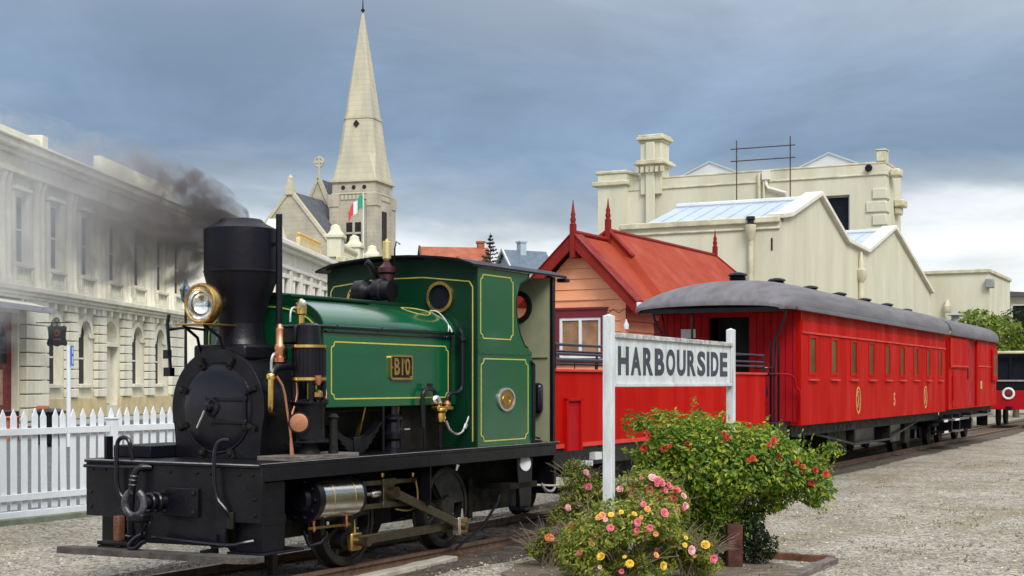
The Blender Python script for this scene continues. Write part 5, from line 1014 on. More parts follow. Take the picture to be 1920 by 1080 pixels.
# ================================================================ low cream block further right
def lowblock():
    t = thing('low_cream_block', 'low flat topped cream building with vent pipe beyond the workshop', 'building', (785 / 2667 * 78, 78, 0), 27.1)
    def p(mb, name, m, parent=None, smooth=35, bevel=0.0): return mb.build(name, m, parent or t, smooth, bevel)
    p(MB().box(0, 8, -3.05, 2.0, 0, 7.75), 'wall', 'cream'); p(MB().box(-.12, 8.1, -3.15, 2, 7.75, 7.95), 'cornice', 'cream_trim', bevel=.03)
    p(MB().cyl((-.12, -.9, 0), (-.12, -.9, 5.9), .13, None, 10).lathe([(5.6, .13), (5.7, .2), (6.0, .2), (6.05, .15), (6.3, .1)], (-.12, -.9, 0), (0, 0, 1), 12), 'vent_pipe', 'cream_trim'); p(MB().box(-.25, .1, -3.35, -2.9, 6.9, 7.4), 'rain_head', 'lead', bevel=.04)
lowblock()
def farhouse():
    t = thing('far_cream_house', 'small far cream house with dark flat roof peeping above shrubs', 'house', (33.6, 96, 0), 27.1)
    def p(mb, name, m, parent=None, smooth=35, bevel=0.0): return mb.build(name, m, parent or t, smooth, bevel)
    p(MB().box(0, 6, -1.8, 6, 0, 7.6), 'wall', 'cream'); p(MB().add([(-.5, -2.5, 7.6), (6.5, -2.5, 7.6), (6.5, 6.5, 7.6), (-.5, 6.5, 7.6), (-.5, -2.5, 7.75), (6.5, -2.5, 7.75), (6.5, 6.5, 8.5), (-.5, 6.5, 8.5)], [(3, 2, 1, 0), (4, 5, 6, 7), (0, 1, 5, 4), (1, 2, 6, 5), (2, 3, 7, 6), (3, 0, 4, 7)]), 'roof', 'slate', smooth=0)
    w = p(MB().box(-.03, 0.0, -1.2, -.2, 5.8, 7.0), 'window', 'glass_dark'); p(MB().plate([(-1.3, 5.7), (-.1, 5.7), (-.1, 7.1), (-1.3, 7.1)], [[(-1.2, 5.8), (-.2, 5.8), (-.2, 7.0), (-1.2, 7.0)]], 'x', -.08, -.001), 'frame', 'stone_white', w); p(MB().tube([(1, -1, 7.8), (1, -1, 9.0)], .04, 6), 'aerial', 'black')
farhouse()
# ================================================================ LONG STONE BUILDING along the street
def arch_pts(x, hw, z0, zs, n=10): return [(x - hw, z0), (x + hw, z0)] + arc(x, zs, hw, 0, 180, n)
def stone_building():
    b = thing('stone_warehouse', 'long two storey cream stone building with arched windows and rusticated piers', 'building', (-23.95, 45, 0), 4.07)
    def p(mb, name, m, parent=None, smooth=35, bevel=0.0): return mb.build(name, m, parent or b, smooth, bevel)
    X1 = 45.2
    wins = [24, 28, 36, 40]; door = 32
    lows = [arch_pts(x, .72, 1.75, 4.25) for x in wins] + [arch_pts(door, .95, .6, 4.2)]
    upx = [4, 8, 12, 16.3, 20, 24, 28, 32, 36, 40, 43.4]
    ups = [[(x - .62, 7.35), (x + .62, 7.35), (x + .62, 10.3), (x - .62, 10.3)] for x in upx]
    lw = p(MB().plate([(0, 0), (X1, 0), (X1, 6.0), (0, 6.0)], lows + [[(16.2, 0.05), (19.9, 0.05), (19.9, 5.0), (16.2, 5.0)]], 'y', 0, .55), 'lower_wall', 'stone', smooth=0)
    uw = p(MB().plate([(0, 6.0), (X1, 6.0), (X1, 12.4), (0, 12.4)], ups, 'y', 0.02, .5), 'upper_wall', 'stone', smooth=0)
    p(MB().box(X1 - .5, X1, .56, 14, 0, 12.4).box(0, .5, .56, 14, 0, 12.4).box(.5, X1 - .5, 13.5, 14, 0, 12.4), 'end_wall', 'stone')
    p(MB().box(0, X1, .5, 14, 12.2, 12.45), 'roof', 'slate')
    # plinth
    for x0, x1 in ((22.75, 30.9), (33.1, X1 + .1)): p(MB().box(x0, x1, -.16, .0, 0, 1.05), 'plinth', 'stone_warm', bevel=.03)
    # rusticated piers, block by block
    blk = {}
    def pier(xc, w, z0, z1, n, d=.26):
        hh = (z1 - z0) / n
        for k in range(n):
            key = (w, round(hh, 3))
            if key not in blk: blk[key] = p(MB().box(-w / 2, w / 2, -d, .0, .025, hh - .025), 'stone_block', 'stone', lw, bevel=.03); o = blk[key]
            else: o = dup(blk[key], lw)
            o.location = (xc, random.uniform(-.01, .01), z0 + hh * k)
    for xc in (26, 30, 34, 38): pier(xc, 1.35, 1.05, 5.75, 10)
    pier(43.3, 2.9, 1.05, 5.75, 8); pier(21.4, 2.6, .0, 5.75, 9, .35); pier(15.4, 1.3, 0, 5.2, 8, .4)
    # window surrounds and glazing
    for x in wins:
        w = p(MB().plate(arch_pts(x, .72, 1.75, 4.25), [], 'y', .26, .28), 'window', 'glass_dark', smooth=0)
        p(MB().box(x - .72, x + .72, .23, .259, 3.02, 3.10).box(x - .72, x - .66, .23, .259, 1.75, 4.25).box(x + .66, x + .72, .23, .259, 1.75, 4.25), 'sash', 'stone_white', w)
        p(MB().box(x - .9, x + .9, -.22, .1, 1.55, 1.75), 'sill', 'stone', w, bevel=.03)
        p(MB().plate(arc(x, 4.25, 1.0, 0, 180, 14) + arc(x, 4.25, .74, 180, 0, 14), [], 'y', -.14, .0), 'arch_moulding', 'stone', w)
        p(MB().box(x + .66, x + 1.3, -.12, .0, 4.10, 4.28).box(x - 1.3, x - .74, -.12, .0, 4.10, 4.28), 'impost', 'stone', w, bevel=.02)
    d = p(MB().plate(arch_pts(door, .95, .6, 4.2), [], 'y', .40, .44), 'niche', 'stone', smooth=0); p(MB().box(door - 1.0, door + 1.0, -.1, .38, 3.75, 3.98), 'niche_lintel', 'stone', d, bevel=.02); p(MB().box(door - .7, door + .7, .30, .39, .7, 3.7), 'niche_panel', 'stone', d)
    # maroon arched shop door with fanlight, in the recess
    sd_ = p(MB().box(16.2, 19.9, .30, .36, .05, 5.0), 'shop_front', 'maroon')
    p(MB().plate(arch_pts(18.05, 1.3, 2.7, 3.4), [], 'y', .26, .295), 'fanlight', 'glass_dark', sd_); p(MB().box(16.9, 18.9, .26, .295, .8, 2.4), 'door_glass', 'glass_lit', sd_); p(MB().box(16.7, 19.4, .24, .298, 2.45, 2.6), 'transom', 'maroon', sd_)
    # awning over it
    p(MB().add([(10.5, -1.6, 5.05), (20.1, -1.6, 5.05), (20.1, 0, 5.55), (10.5, 0, 5.55), (10.5, -1.6, 5.17), (20.1, -1.6, 5.17), (20.1, 0, 5.6), (10.5, 0, 5.6)], [(3, 2, 1, 0), (4, 5, 6, 7), (0, 1, 5, 4), (1, 2, 6, 5), (2, 3, 7, 6), (3, 0, 4, 7)]), 'awning', 'stone_white', smooth=0); p(MB().box(10.4, 20.2, -1.68, -1.6, 4.95, 5.2), 'awning_fascia', 'lead')
    # string course and balustrade level
    p(MB().box(-.1, X1 + .35, -.55, .0, 5.78, 5.95).box(-.1, X1 + .3, -.42, .0, 5.62, 5.78).box(-.1, X1 + .45, -.70, .02, 5.95, 6.2), 'string_course', 'stone', bevel=.04)
    for k in range(20): p(MB().box(19.5 + 1.28 * k, 19.75 + 1.28 * k, -.38, -.002, 5.32, 5.615), 'modillion', 'stone', bevel=.03) if k == 0 else None
    md = [o for o in b.children if o.name.startswith('modillion')][0]
    for k in range(1, 20): dup(md, b, (1.28 * k, 0, 0))
    for x in upx:
        bl = p(MB().box(x - 1.05, x + 1.05, -.32, .018, 6.2, 6.45).box(x - 1.05, x + 1.05, -.34, .018, 7.05, 7.22).box(x - 1.05, x - .8, -.31, .018, 6.45, 7.05).box(x + .8, x + 1.05, -.31, .018, 6.45, 7.05), 'balcony', 'stone', bevel=.03)
        for k in range(5): p(MB().lathe([(6.45, .08), (6.6, .11), (6.8, .06), (7.05, .08)], (x - .6 + .3 * k, -.16, 0), (0, 0, 1), 8), 'baluster', 'stone', bl)
        w = p(MB().box(x - .62, x + .62, .14, .16, 7.35, 10.3), 'window', 'glass_dark'); p(MB().box(x - .62, x + .62, .11, .139, 8.78, 8.86).box(x - .03, x + .03, .12, .139, 7.35, 10.3), 'sash', 'stone_white', w)
        p(MB().box(x - .95, x + .95, -.30, .018, 10.55, 10.72).box(x - .85, x - .64, -.14, .018, 7.25, 10.5).box(x + .64, x + .85, -.14, .018, 7.25, 10.5), 'surround', 'stone', w, bevel=.02)
    for xc in (6, 10, 14, 18.2, 22, 26, 30, 34, 38, 41.8, 44.6):
        for dx in (-.28, .28): p(MB().lathe([(6.2, .26), (6.5, .26), (6.55, .20), (10.8, .17), (10.85, .22), (11.2, .27)], (xc + dx, -.12, 0), (0, 0, 1), 14), 'column', 'stone', smooth=50)
    p(MB().box(-.1, X1 + .2, -.45, .018, 11.2, 11.45).box(-.1, X1 + .1, -.35, .018, 11.45, 12.0).box(-.1, X1 + .5, -.65, .018, 12.0, 12.2).box(-.1, X1 + .7, -.95, .018, 12.2, 12.5).box(-.1, X1 + .8, -1.1, .3, 12.5, 12.62), 'main_cornice', 'stone', bevel=.04)
    p(MB().box(0, X1, .0, .5, 12.45, 13.0), 'parapet', 'stone'); p(MB().box(32.6, X1, .8, 1.2, 12.5, 14.2), 'upper_parapet', 'stone'); p(MB().box(12, 21.5, -.6, .0, 12.625, 13.05).box(21.0, 21.7, -.7, .1, 12.63, 13.3), 'attic_block', 'stone', bevel=.05)
    p(MB().add([(6, -.5, 13.05), (20, -.5, 13.05), (6, 6, 15.2), (14, 6, 15.2)], [(0, 1, 3, 2)]), 'attic_roof', 'lead', smooth=0)
stone_building()
# ================================================================ white classical building, next along the street
def classical():
    b = thing('white_classical_building', 'white classical building with deep cornice and gilded crest behind the chimney', 'building', (-19.1 + .0, 113, 0), 4.07)
    def p(mb, name, m, parent=None, smooth=35, bevel=0.0): return mb.build(name, m, parent or b, smooth, bevel)
    p(MB().box(0, 22, 0, 14, 0, 13.0), 'wall', 'stone_white')
    p(MB().box(-.3, 22.3, -.3, 0, 11.2, 11.5).box(-.5, 22.5, -.6, 0, 12.6, 12.9).box(-.8, 22.8, -1.0, 0, 12.9, 13.3), 'cornice', 'stone_white', bevel=.06)
    p(MB().box(0, 22, -.2, .4, 13.3, 13.7), 'parapet', 'stone_white')
    p(MB().box(9, 18, -.3, .1, 13.3, 14.3), 'gilded_crest', 'stone_warm', bevel=.1); m = MB()
    for k in range(12): m.lathe([(0, .0), (.1, .3), (.2, .15), (.45, .25), (.6, .0)], (9.4 + .75 * k, -.1, 14.2), (0, 0, 1), 8)
    p(m, 'crest_scrolls', 'gold_paint')
    p(MB().add([(0, 0, 13.3), (6, 0, 13.3), (3, 0, 15.2), (0, 1, 13.3), (6, 1, 13.3), (3, 1, 15.2)], [(0, 1, 2), (5, 4, 3), (0, 3, 4, 1), (1, 4, 5, 2), (2, 5, 3, 0)]), 'pediment', 'stone', smooth=0)
    for x in (4, 8, 12, 16, 20):
        for z0, z1 in ((7.4, 10.4), (1.5, 5.2)):
            w = p(MB().box(x - .6, x + .6, -.03, -.001, z0, z1), 'window', 'glass_dark'); p(MB().box(x - .95, x - .62, -.25, -.001, z0, z1).box(x + .62, x + .95, -.25, -.001, z0, z1).box(x - 1.1, x + 1.1, -.35, -.001, z1 + .01, z1 + .35).box(x - 1.0, x + 1.0, -.3, -.001, z0 - .3, z0 - .01), 'surround', 'stone_white', w, bevel=.03)
    for x in (.5, 2, 6, 10, 14, 18, 21.5): p(MB().box(x - .4, x + .4, -.25, -.001, 6.4, 11.18), 'pilaster', 'stone_white', bevel=.04)
    p(MB().box(-.3, 22.3, -.4, -.001, 5.8, 6.38), 'string_course', 'stone_white', bevel=.05)
    p(MB().add([(0, 2, 13.3), (22, 2, 13.3), (22, 8, 15), (0, 8, 15)], [(0, 1, 2, 3)]), 'roof', 'iron_blue', smooth=0)
classical()
def balustraded():
    b = thing('balustraded_building', 'cream stone building with roof balustrade and corner pedestals below the church tower', 'building', (-17.1, 139, 0), 4.07)
    def p(mb, name, m, parent=None, smooth=35, bevel=0.0): return mb.build(name, m, parent or b, smooth, bevel)
    p(MB().box(0, 34, 0, 12, 0, 13.6), 'wall', 'cream'); p(MB().box(-.3, 34.3, -.5, 0, 12.6, 13.0).box(-.6, 34.6, -.9, 0, 13.6, 14.1), 'cornice', 'cream_trim', bevel=.06)
    p(MB().box(0, 34, -.2, .4, 14.1, 14.5).box(0, 34, -.25, .45, 15.3, 15.6), 'balustrade_rail', 'cream', bevel=.05)
    bs = None
    for k in range(40):
        if bs is None: bs = p(MB().lathe([(0, .12), (.25, .2), (.5, .1), (.8, .14)], (0, 0, 0), (0, 0, 1), 8), 'baluster', 'cream'); o = bs
        else: o = dup(bs, b)
        o.location = (2.4 + .78 * k, .1, 14.5)
    for x in (.8, 11, 22, 33): p(MB().box(x - .9, x + .9, -.4, 1.0, 14.1, 16.0).box(x - 1.1, x + 1.1, -.6, 1.2, 16.0, 16.35).lathe([(16.35, .9), (16.8, .55), (17.2, .5), (17.4, .1)], (x, .3, 0), (0, 0, 1), 8), 'pedestal', 'cream', bevel=.06)
    for x in (4, 8, 12, 16, 20): w = p(MB().box(x - .7, x + .7, -.04, -.001, 8, 11.2), 'window', 'glass_dark'); p(MB().box(x - 1.1, x + 1.1, -.35, -.001, 11.25, 11.6), 'hood', 'cream', w); p(MB().box(x - 1, x + 1, -.3, -.001, 7.6, 7.9), 'sill', 'cream', w)
balustraded()
# ================================================================ CHURCH
def church():
    c = thing('stone_church', 'pale stone church with tall broach spire and slate roofed gables', 'church', (-18.2, 186, 0), 17)
    def p(mb, name, m, parent=None, smooth=35, bevel=0.0): return mb.build(name, m, parent or c, smooth, bevel)
    A = 3.05     # half tower; origin = near right corner region; tower centre (A, A)
    cx, cy = A, A - .35
    def sq(h, z): return [(cx - h, cy - h, z), (cx + h, cy - h, z), (cx + h, cy + h, z), (cx - h, cy + h, z)]
    tw = p(MB().box(cx - A, cx + A, cy - A, cy + A, 0, 28.2), 'tower', 'stone_church')
    for z, e, hgt in ((17.0, .22, .5), (28.2, .28, .4), (26.6, .12, .2)): p(MB().box(cx - A - e, cx + A + e, cy - A - e, cy + A + e, z, z + hgt), 'string_course', 'stone_spire', tw, bevel=.05)
    # clasping corner buttresses
    for sx in (-1, 1):
        for sy in (-1, 1):
            for z0, z1, e in ((0, 17, .55), (17.5, 25, .30), (25, 26.6, .42)): p(MB().box(cx + sx * (A - .55) - .55 - e * (sx < 0), cx + sx * (A - .55) + .55 + e * (sx > 0), cy + sy * (A - .55) - .55 - e * (sy < 0), cy + sy * (A - .55) + .55 + e * (sy > 0), z0, z1), 'buttress', 'stone_church', tw)
    # belfry: blind panel with corbel table and paired dark louvres
    for k in range(7): p(MB().box(cx - A - .14, cx - A, cy - 1.9 + .55 * k, cy - 1.55 + .55 * k, 25.9, 26.5), 'corbel', 'stone_spire', tw)
    for k in range(7): p(MB().box(cx - 1.9 + .55 * k, cx - 1.55 + .55 * k, cy - A - .14, cy - A, 25.9, 26.5), 'corbel', 'stone_spire', tw)
    for k in (-1, 0, 1): p(MB().lathe([(0, .28), (.06, .28)], (cx - A, cy + 1.5 * k, 27.5), (-1, 0, 0), 12), 'roundel', 'dark_inside', tw)
    for y in (-.62, .62):
        w = p(MB().box(cx - A - .06, cx - A - .002, cy + y - .42, cy + y + .42, 20.2, 22.9), 'belfry_window', 'dark_inside'); p(MB().box(cx - A - .12, cx - A - .061, cy + y - .42, cy + y + .42, 21.35, 21.6), 'window_bar', 'stone_spire', w)
    p(MB().box(cx - .8, cx + .8, cy - A - .06, cy - A - .002, 19.5, 24.5), 'belfry_window', 'dark_inside')
    # spire: broach skirt, octagon, tip
    def octa(h, z): k = h * .74; return [(cx - h, cy - k, z), (cx - k, cy - h, z), (cx + k, cy - h, z), (cx + h, cy - k, z), (cx + h, cy + k, z), (cx + k, cy + h, z), (cx - k, cy + h, z), (cx - h, cy + k, z)]
    s0 = [(cx - A, cy - A + .02, 28.6), (cx - A + .02, cy - A, 28.6), (cx + A - .02, cy - A, 28.6), (cx + A, cy - A + .02, 28.6), (cx + A, cy + A - .02, 28.6), (cx + A - .02, cy + A, 28.6), (cx - A + .02, cy + A, 28.6), (cx - A, cy + A - .02, 28.6)]
    sp = p(MB().strip([s0, octa(2.62, 32.0), octa(2.02, 36.9)]), 'spire_skirt', 'stone_spire', smooth=0)
    p(MB().strip([octa(1.98, 36.9), octa(1.12, 43.8), octa(.10, 51.2)]), 'spire', 'stone_spire', smooth=0)
    p(MB().strip([octa(2.14, 36.75), octa(2.14, 37.05)]), 'spire_band', 'stone_spire', smooth=0)
    p(MB().lathe([(51.0, .12), (51.3, .12), (51.4, .26), (51.6, .26), (51.7, .1), (52.3, .07), (53.4, .03)], (cx, cy, 0), (0, 0, 1), 10), 'finial', 'black')
    p(MB().plate([(cy - .42, 36.0), (cy, 35.5), (cy + .42, 36.0), (cy, 36.5)], [], 'x', cx - 2.32, cx - 2.10), 'lucarne', 'dark_inside', sp)
    # nave and aisle gables (left of tower, facing the street)
    def nave(y0, y1, x0, x1, ze, zr, nm):
        ym = (y0 + y1) / 2
        g = p(MB().plate([(y0, 0), (y1, 0), (y1, ze), (ym, zr), (y0, ze)], [], 'x', x0, x0 + .6), nm, 'stone_church', smooth=0)
        p(MB().add([(x0 + .5, y0 - .3, ze), (x1, y0 - .3, ze), (x1, ym, zr + .1), (x0 + .5, ym, zr + .1), (x0 + .5, y1 + .3, ze), (x1, y1 + .3, ze)], [(0, 1, 2, 3), (3, 2, 5, 4)]), 'slate_roof', 'slate', smooth=0)
        p(MB().box(x0 + .6, x1, y0, y0 + .6, 0, ze).box(x0 + .6, x1, y1 - .6, y1, 0, ze), 'side_wall', 'stone_church')
        m = MB().bar((x0 + .2, y0 - .25, ze - .1), (x0 + .2, ym, zr + .2), .75, .38).bar((x0 + .2, ym, zr + .2), (x0 + .2, y1 + .25, ze - .1), .75, .38); p(m, 'gable_coping', 'stone_spire', g)
        return g, ym
    g1, ym = nave(3.1, 14.9, -6.0, 14, 19.2, 26.4, 'aisle_gable')
    p(MB().box(-6.3, -5.3, ym - .5, ym + .5, 26.0, 27.2).box(-6.1, -5.5, ym - .3, ym + .3, 27.2, 28.2).lathe([(28.2, .35), (28.5, .12), (28.7, .0)], (-5.8, ym, 0), (0, 0, 1), 8), 'pinnacle', 'stone_spire', g1)
    p(MB().lathe([(0, .9), (.1, .9), (.12, .6)], (-6.0, ym - .2, 18.6), (-1, 0, 0), 18), 'rose_window', 'dark_inside', g1)
    g2, ym2 = nave(5.9, 13.4, 4.0, 12, 20.5, 29.4, 'nave_gable')
    m = MB().cyl((4.3, ym2, 29.3), (4.3, ym2, 32.6), .2, None, 8).box(4.15, 4.45, ym2 - .75, ym2 + .75, 31.6, 31.95).torus((4.3, ym2, 31.75), (1, 0, 0), .62, .14, 20, 8); p(m, 'cross_finial', 'stone_spire', g2)
church()
# flag on the balustraded building
fl = thing('flag', 'green white and red flag hanging from a white roof pole', 'flag', (-15.8, 151, 14.0), 0)
MB().cyl((0, 0, 0), (0, 0, 8.1), .11, .07, 10).build('flagpole', 'white_paint', fl, 40)
def flagstripe(a, b, m):
    v = []; n = 8; k = 6
    for i in range(n + 1):
        t = a + (b - a) * i / n
        for j in range(k + 1):
            s = j / k; v.append((-0.35 * math.sin(t * 9) - .1 * s, 0.08 + 2.05 * t, 7.7 - 1.35 * t * t - .35 * t - s * (1.5 - .3 * t) + .12 * math.sin(t * 11)))
    f = [(i * (k + 1) + j, i * (k + 1) + j + 1, (i + 1) * (k + 1) + j + 1, (i + 1) * (k + 1) + j) for i in range(n) for j in range(k)]
    MB().add(v, f).build('stripe', m, fl, 60)
fl.scale = (.8, .72, 1); flagstripe(0, .34, 'flag_green'); flagstripe(.34, .67, 'flag_white'); flagstripe(.67, 1.0, 'flag_red')
# ================================================================ houses on the hill
def house(name, label, loc, th, L_, W_, ze, zr, wall, roof, chim=None, extra=None):
    h = thing(name, label, 'house', loc, th)
    g = MB().plate([(0, -2), (W_, -2), (W_, ze), (W_ / 2, zr), (0, ze)], [], 'x', 0, L_).build('wall', wall, h, 0)
    r = MB().add([(-.5, -.5, ze - .3), (L_ + .5, -.5, ze - .3), (L_ + .5, W_ / 2, zr + .15), (-.5, W_ / 2, zr + .15), (-.5, W_ + .5, ze - .3), (L_ + .5, W_ + .5, ze - .3), (-.5, W_ / 2, zr - .2), (L_ + .5, W_ / 2, zr - .2)], [(0, 1, 2, 3), (3, 2, 5, 4), (0, 3, 4, 6), (1, 7, 5, 2)]).build('roof', roof, h, 0)
    MB().bar((-.55, -.6, ze - .3), (-.55, W_ / 2, zr + .2), .3, .35).bar((-.55, W_ / 2, zr + .2), (-.55, W_ + .6, ze - .3), .3, .35).build('barge_board', 'iron_pale' if wall == 'house_blue' else 'wood_dark', h, 0)
    if chim: MB().box(chim[0], chim[0] + 1.1, chim[1], chim[1] + 1.4, ze, zr + chim[2]).box(chim[0] - .15, chim[0] + 1.25, chim[1] - .15, chim[1] + 1.55, zr + chim[2], zr + chim[2] + .3).build('chimney', 'house_blue' if wall == 'house_blue' else 'brick', r, 0)
    w = MB().box(-.06, 0, W_ / 2 - .8, W_ / 2 + .8, ze - 2.5, ze - .6).build('window', 'glass_dark', h, 0); MB().box(-.12, -.061, W_ / 2 - .05, W_ / 2 + .05, ze - 2.5, ze - .6).build('window_bar', 'white_paint', w, 0)
    return h
house('brick_house', 'red brick house with long orange tiled roof on the hill', (-14.2, 232, 17.8), 80, 10.5, 6.5, 3.4, 6.4, 'brick', 'brick', (9.2, 3.0, .9))
house('blue_house', 'pale blue gabled house with slate blue roof and chimney on the hill', (0.2, 238, 17.6), 62, 7.5, 6.0, 3.2, 6.6, 'house_blue', 'slate_blue', (2.6, 2.2, 1.4))
house('grey_roof_house', 'low house with dark grey roof beside the station gable on the hill', (6.5, 250, 17.5), 70, 7, 5, 2.2, 3.6, 'house_blue', 'slate', None)
# ================================================================ foliage
def leaf_cloud(blobs, n, size, rng, gap=0.0, up=0.35, noise_s=1.4, clump=0):
    """many leaf-sized folded diamonds scattered through (mostly near the surface of) ellipsoid blobs"""
    m = MB(); vols = [b[3] * b[4] * b[5] for b in blobs]; tot = sum(vols); k = 0
    while k < n:
        b = rng.choices(blobs, vols)[0]; d = Vector((rng.gauss(0, 1), rng.gauss(0, 1), rng.gauss(0, 1))).normalized(); r = rng.random() ** 0.32
        c = Vector((b[0] + d.x * b[3] * r, b[1] + d.y * b[4] * r, b[2] + d.z * b[5] * r))
        nz = mnoise.noise(c * noise_s) + 0.5 * mnoise.noise(c * noise_s * 2.7)
        if nz < gap - 0.25 * (1 - r): continue
        c += d * (0.12 * nz * min(b[3:6]) * 2)
        for _ in range(clump or 1):
            cc = c + Vector((rng.gauss(0, 1), rng.gauss(0, 1), rng.gauss(0, 1))) * size * (1.2 if clump else 0)
            nrm = (d + Vector((rng.gauss(0, .6), rng.gauss(0, .6), rng.gauss(0, .6) + up))).normalized(); t = nrm.orthogonal().normalized(); t.rotate(Quaternion(nrm, rng.random() * 6.28)); s = nrm.cross(t)
            L_ = size * rng.uniform(.45, 1.4); w = L_ * rng.uniform(.42, .6)
            m.add([cc - t * L_ * .5, cc + s * w * .5 + nrm * w * .18, cc + t * L_ * .55 - nrm * L_ * .12, cc - s * w * .5 + nrm * w * .18], [(0, 1, 2), (0, 2, 3)]); k += 1
    return m
def stems(base, tips, r0, rng, m=None):
    m = m or MB()
    for t in tips:
        a = Vector(base) + Vector((rng.uniform(-.06, .06), rng.uniform(-.06, .06), 0)); b = Vector(t); mid = a.lerp(b, .5) + Vector((rng.uniform(-.12, .12), rng.uniform(-.12, .12), rng.uniform(0, .15)))
        m.tube([a, mid, b], (r0, r0 * .3), 5, 1)
    return m
def flower_mesh(kind):
    m = MB(); rng = random.Random(kind)
    rings = ((7, .038, 35, .036), (6, .028, 60, .032), (5, .016, 78, .026)) if kind != 'small' else ((5, .030, 30, .03), (4, .016, 60, .024))
    for n, rad, tilt, ln in rings:
        for k in range(n):
            a = 2 * math.pi * (k + rng.random() * .3) / n; t = R(tilt); o = Vector((math.cos(a) * .006, math.sin(a) * .006, 0)); d = Vector((math.cos(a) * math.cos(t), math.sin(a) * math.cos(t), math.sin(t))); s = Vector((-math.sin(a), math.cos(a), 0)); u = d.cross(s)
            w = ln * .62
            m.add([o, o + d * ln * .55 + s * w, o + d * ln * 1.05 + s * w * .5 - u * .004, o + d * ln * 1.05 - s * w * .5 - u * .004, o + d * ln * .55 - s * w, o + d * ln * .6 - u * -.007], [(0, 1, 5), (1, 2, 5), (2, 3, 5), (3, 4, 5), (4, 0, 5)])
    m.lathe([(-.02, .006), (0, .012)], (0, 0, 0), (0, 0, 1), 6)
    return m
def flowers(par, spots, kinds, rng, scale=1.0):
    protos = {}
    for (p, d) in spots:
        k = rng.choice(kinds)
        if k not in protos: o = flower_mesh(k).build('flower', k, par, 60, fix=False); protos[k] = o
        else: o = dup(protos[k], par)
        o.location = p; o.rotation_mode = 'QUATERNION'; o.rotation_quaternion = Vector((0, 0, 1)).rotation_difference(Vector(d).normalized()); s = scale * rng.uniform(.6, 1.3); o.scale = (s, s * rng.uniform(.8, 1.1), s * rng.uniform(.7, 1.2))
# ---------------------------------------------------------------- big red-flowered bush by the sign
rng = random.Random(11)
BX, BY = 2.12, 14.15
bush = thing('flowering_bush', 'large bright green bush with scattered red flowers beside the name board', 'bush', (BX, BY, 0), 90)
blobs = [(-.60, .0, 1.18, .40, .42, .34), (-.25, .05, 1.16, .40, .45, .32), (.18, .05, 1.10, .48, .45, .34), (-.45, -.05, 1.02, .52, .42, .36), (.05, -.05, .92, .52, .42, .36), (.45, .05, .95, .36, .40, .32), (.88, .1, .82, .24, .30, .30), (.68, .08, .90, .30, .30, .22), (-.1, 0, .72, .34, .30, .26), (-.55, .0, .78, .35, .30, .26), (.93, .1, .62, .15, .20, .18), (.15, .1, .62, .40, .3, .26), (-.30, .1, .55, .36, .3, .26), (.40, .1, .70, .26, .3, .22)]
blobs += [(rng.uniform(-.95, .55), rng.uniform(-.25, .2), rng.uniform(1.15, 1.42), .13, .13, .13) for _ in range(9)] + [(rng.uniform(-1.0, 1.05), rng.uniform(-.35, -.1), rng.uniform(.7, 1.2), .16, .12, .14) for _ in range(12)]
leaf_cloud(blobs, 30000, .054, rng, gap=-.20, up=.7).build('crown', 'leaf_bush', bush, 0, fix=False)
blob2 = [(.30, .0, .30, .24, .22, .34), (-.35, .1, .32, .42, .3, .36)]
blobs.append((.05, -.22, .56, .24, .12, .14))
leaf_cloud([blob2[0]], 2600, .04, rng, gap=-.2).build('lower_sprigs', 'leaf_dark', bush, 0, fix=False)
leaf_cloud([blob2[1], (-.02, .0, .36, .34, .26, .30), (.55, .1, .55, .22, .22, .22)], 5200, .048, rng, gap=-.15, up=.7).build('lower_foliage', 'leaf_bush', bush, 0, fix=False)
spg = MB(); rs = random.Random(77)
for _ in range(70):
    b = rs.choice(blobs[:9]); d = Vector((rs.gauss(0, .55), rs.gauss(-.25, .5), rs.uniform(.25, 1))).normalized(); a = Vector((b[0] + d.x * b[3] * .92, b[1] + d.y * b[4] * .92, b[2] + d.z * b[5] * .92)); d = (d + Vector((0, 0, .8))).normalized(); ln = rs.uniform(.10, .24)
    for i in range(11):
        c = a + d * ln * i / 10; nrm = (Vector((rs.gauss(0, 1), rs.gauss(0, 1), rs.gauss(.6, .5)))).normalized(); t = (d * .6 + nrm.orthogonal()).normalized(); s2 = nrm.cross(t).normalized(); L2 = .05 * rs.uniform(.6, 1.1)
        spg.add([c, c + t * L2 * .5 + s2 * L2 * .24, c + t * L2, c + t * L2 * .5 - s2 * L2 * .24], [(0, 1, 2), (0, 2, 3)])
tag(spg.build('young_shoots', 'leaf_bush', bush, 0, fix=False), kind='stuff')
stems((.06, .0, 0), [(b[0] * .8, b[1] + .1, b[2]) for b in blobs[:11] if b[0] < .6 for _ in range(2)], .018, rng).build('stems', 'bark', bush, 40)
sp = []
for _ in range(20):
    b = rng.choice(blobs[:8]); d = Vector((rng.uniform(-.8, .8), -1, rng.uniform(-.2, .7))).normalized(); sp.append(((b[0] + d.x * b[3] * .98, b[1] + d.y * b[4] * .98, b[2] + d.z * b[5] * .98), d))
flowers(bush, sp, ['petal_red', 'petal_red', 'petal_deep'], rng, .9)
# rust-red stub post under the bush
tag(MB().box(-.075, .075, -.075, .075, 0, .42).xf(T(2.17, 13.90, 0)).build('stub_post', 'stub_red', None, 35, .012), 'rust red square stub post standing under the flowering bush', 'post')
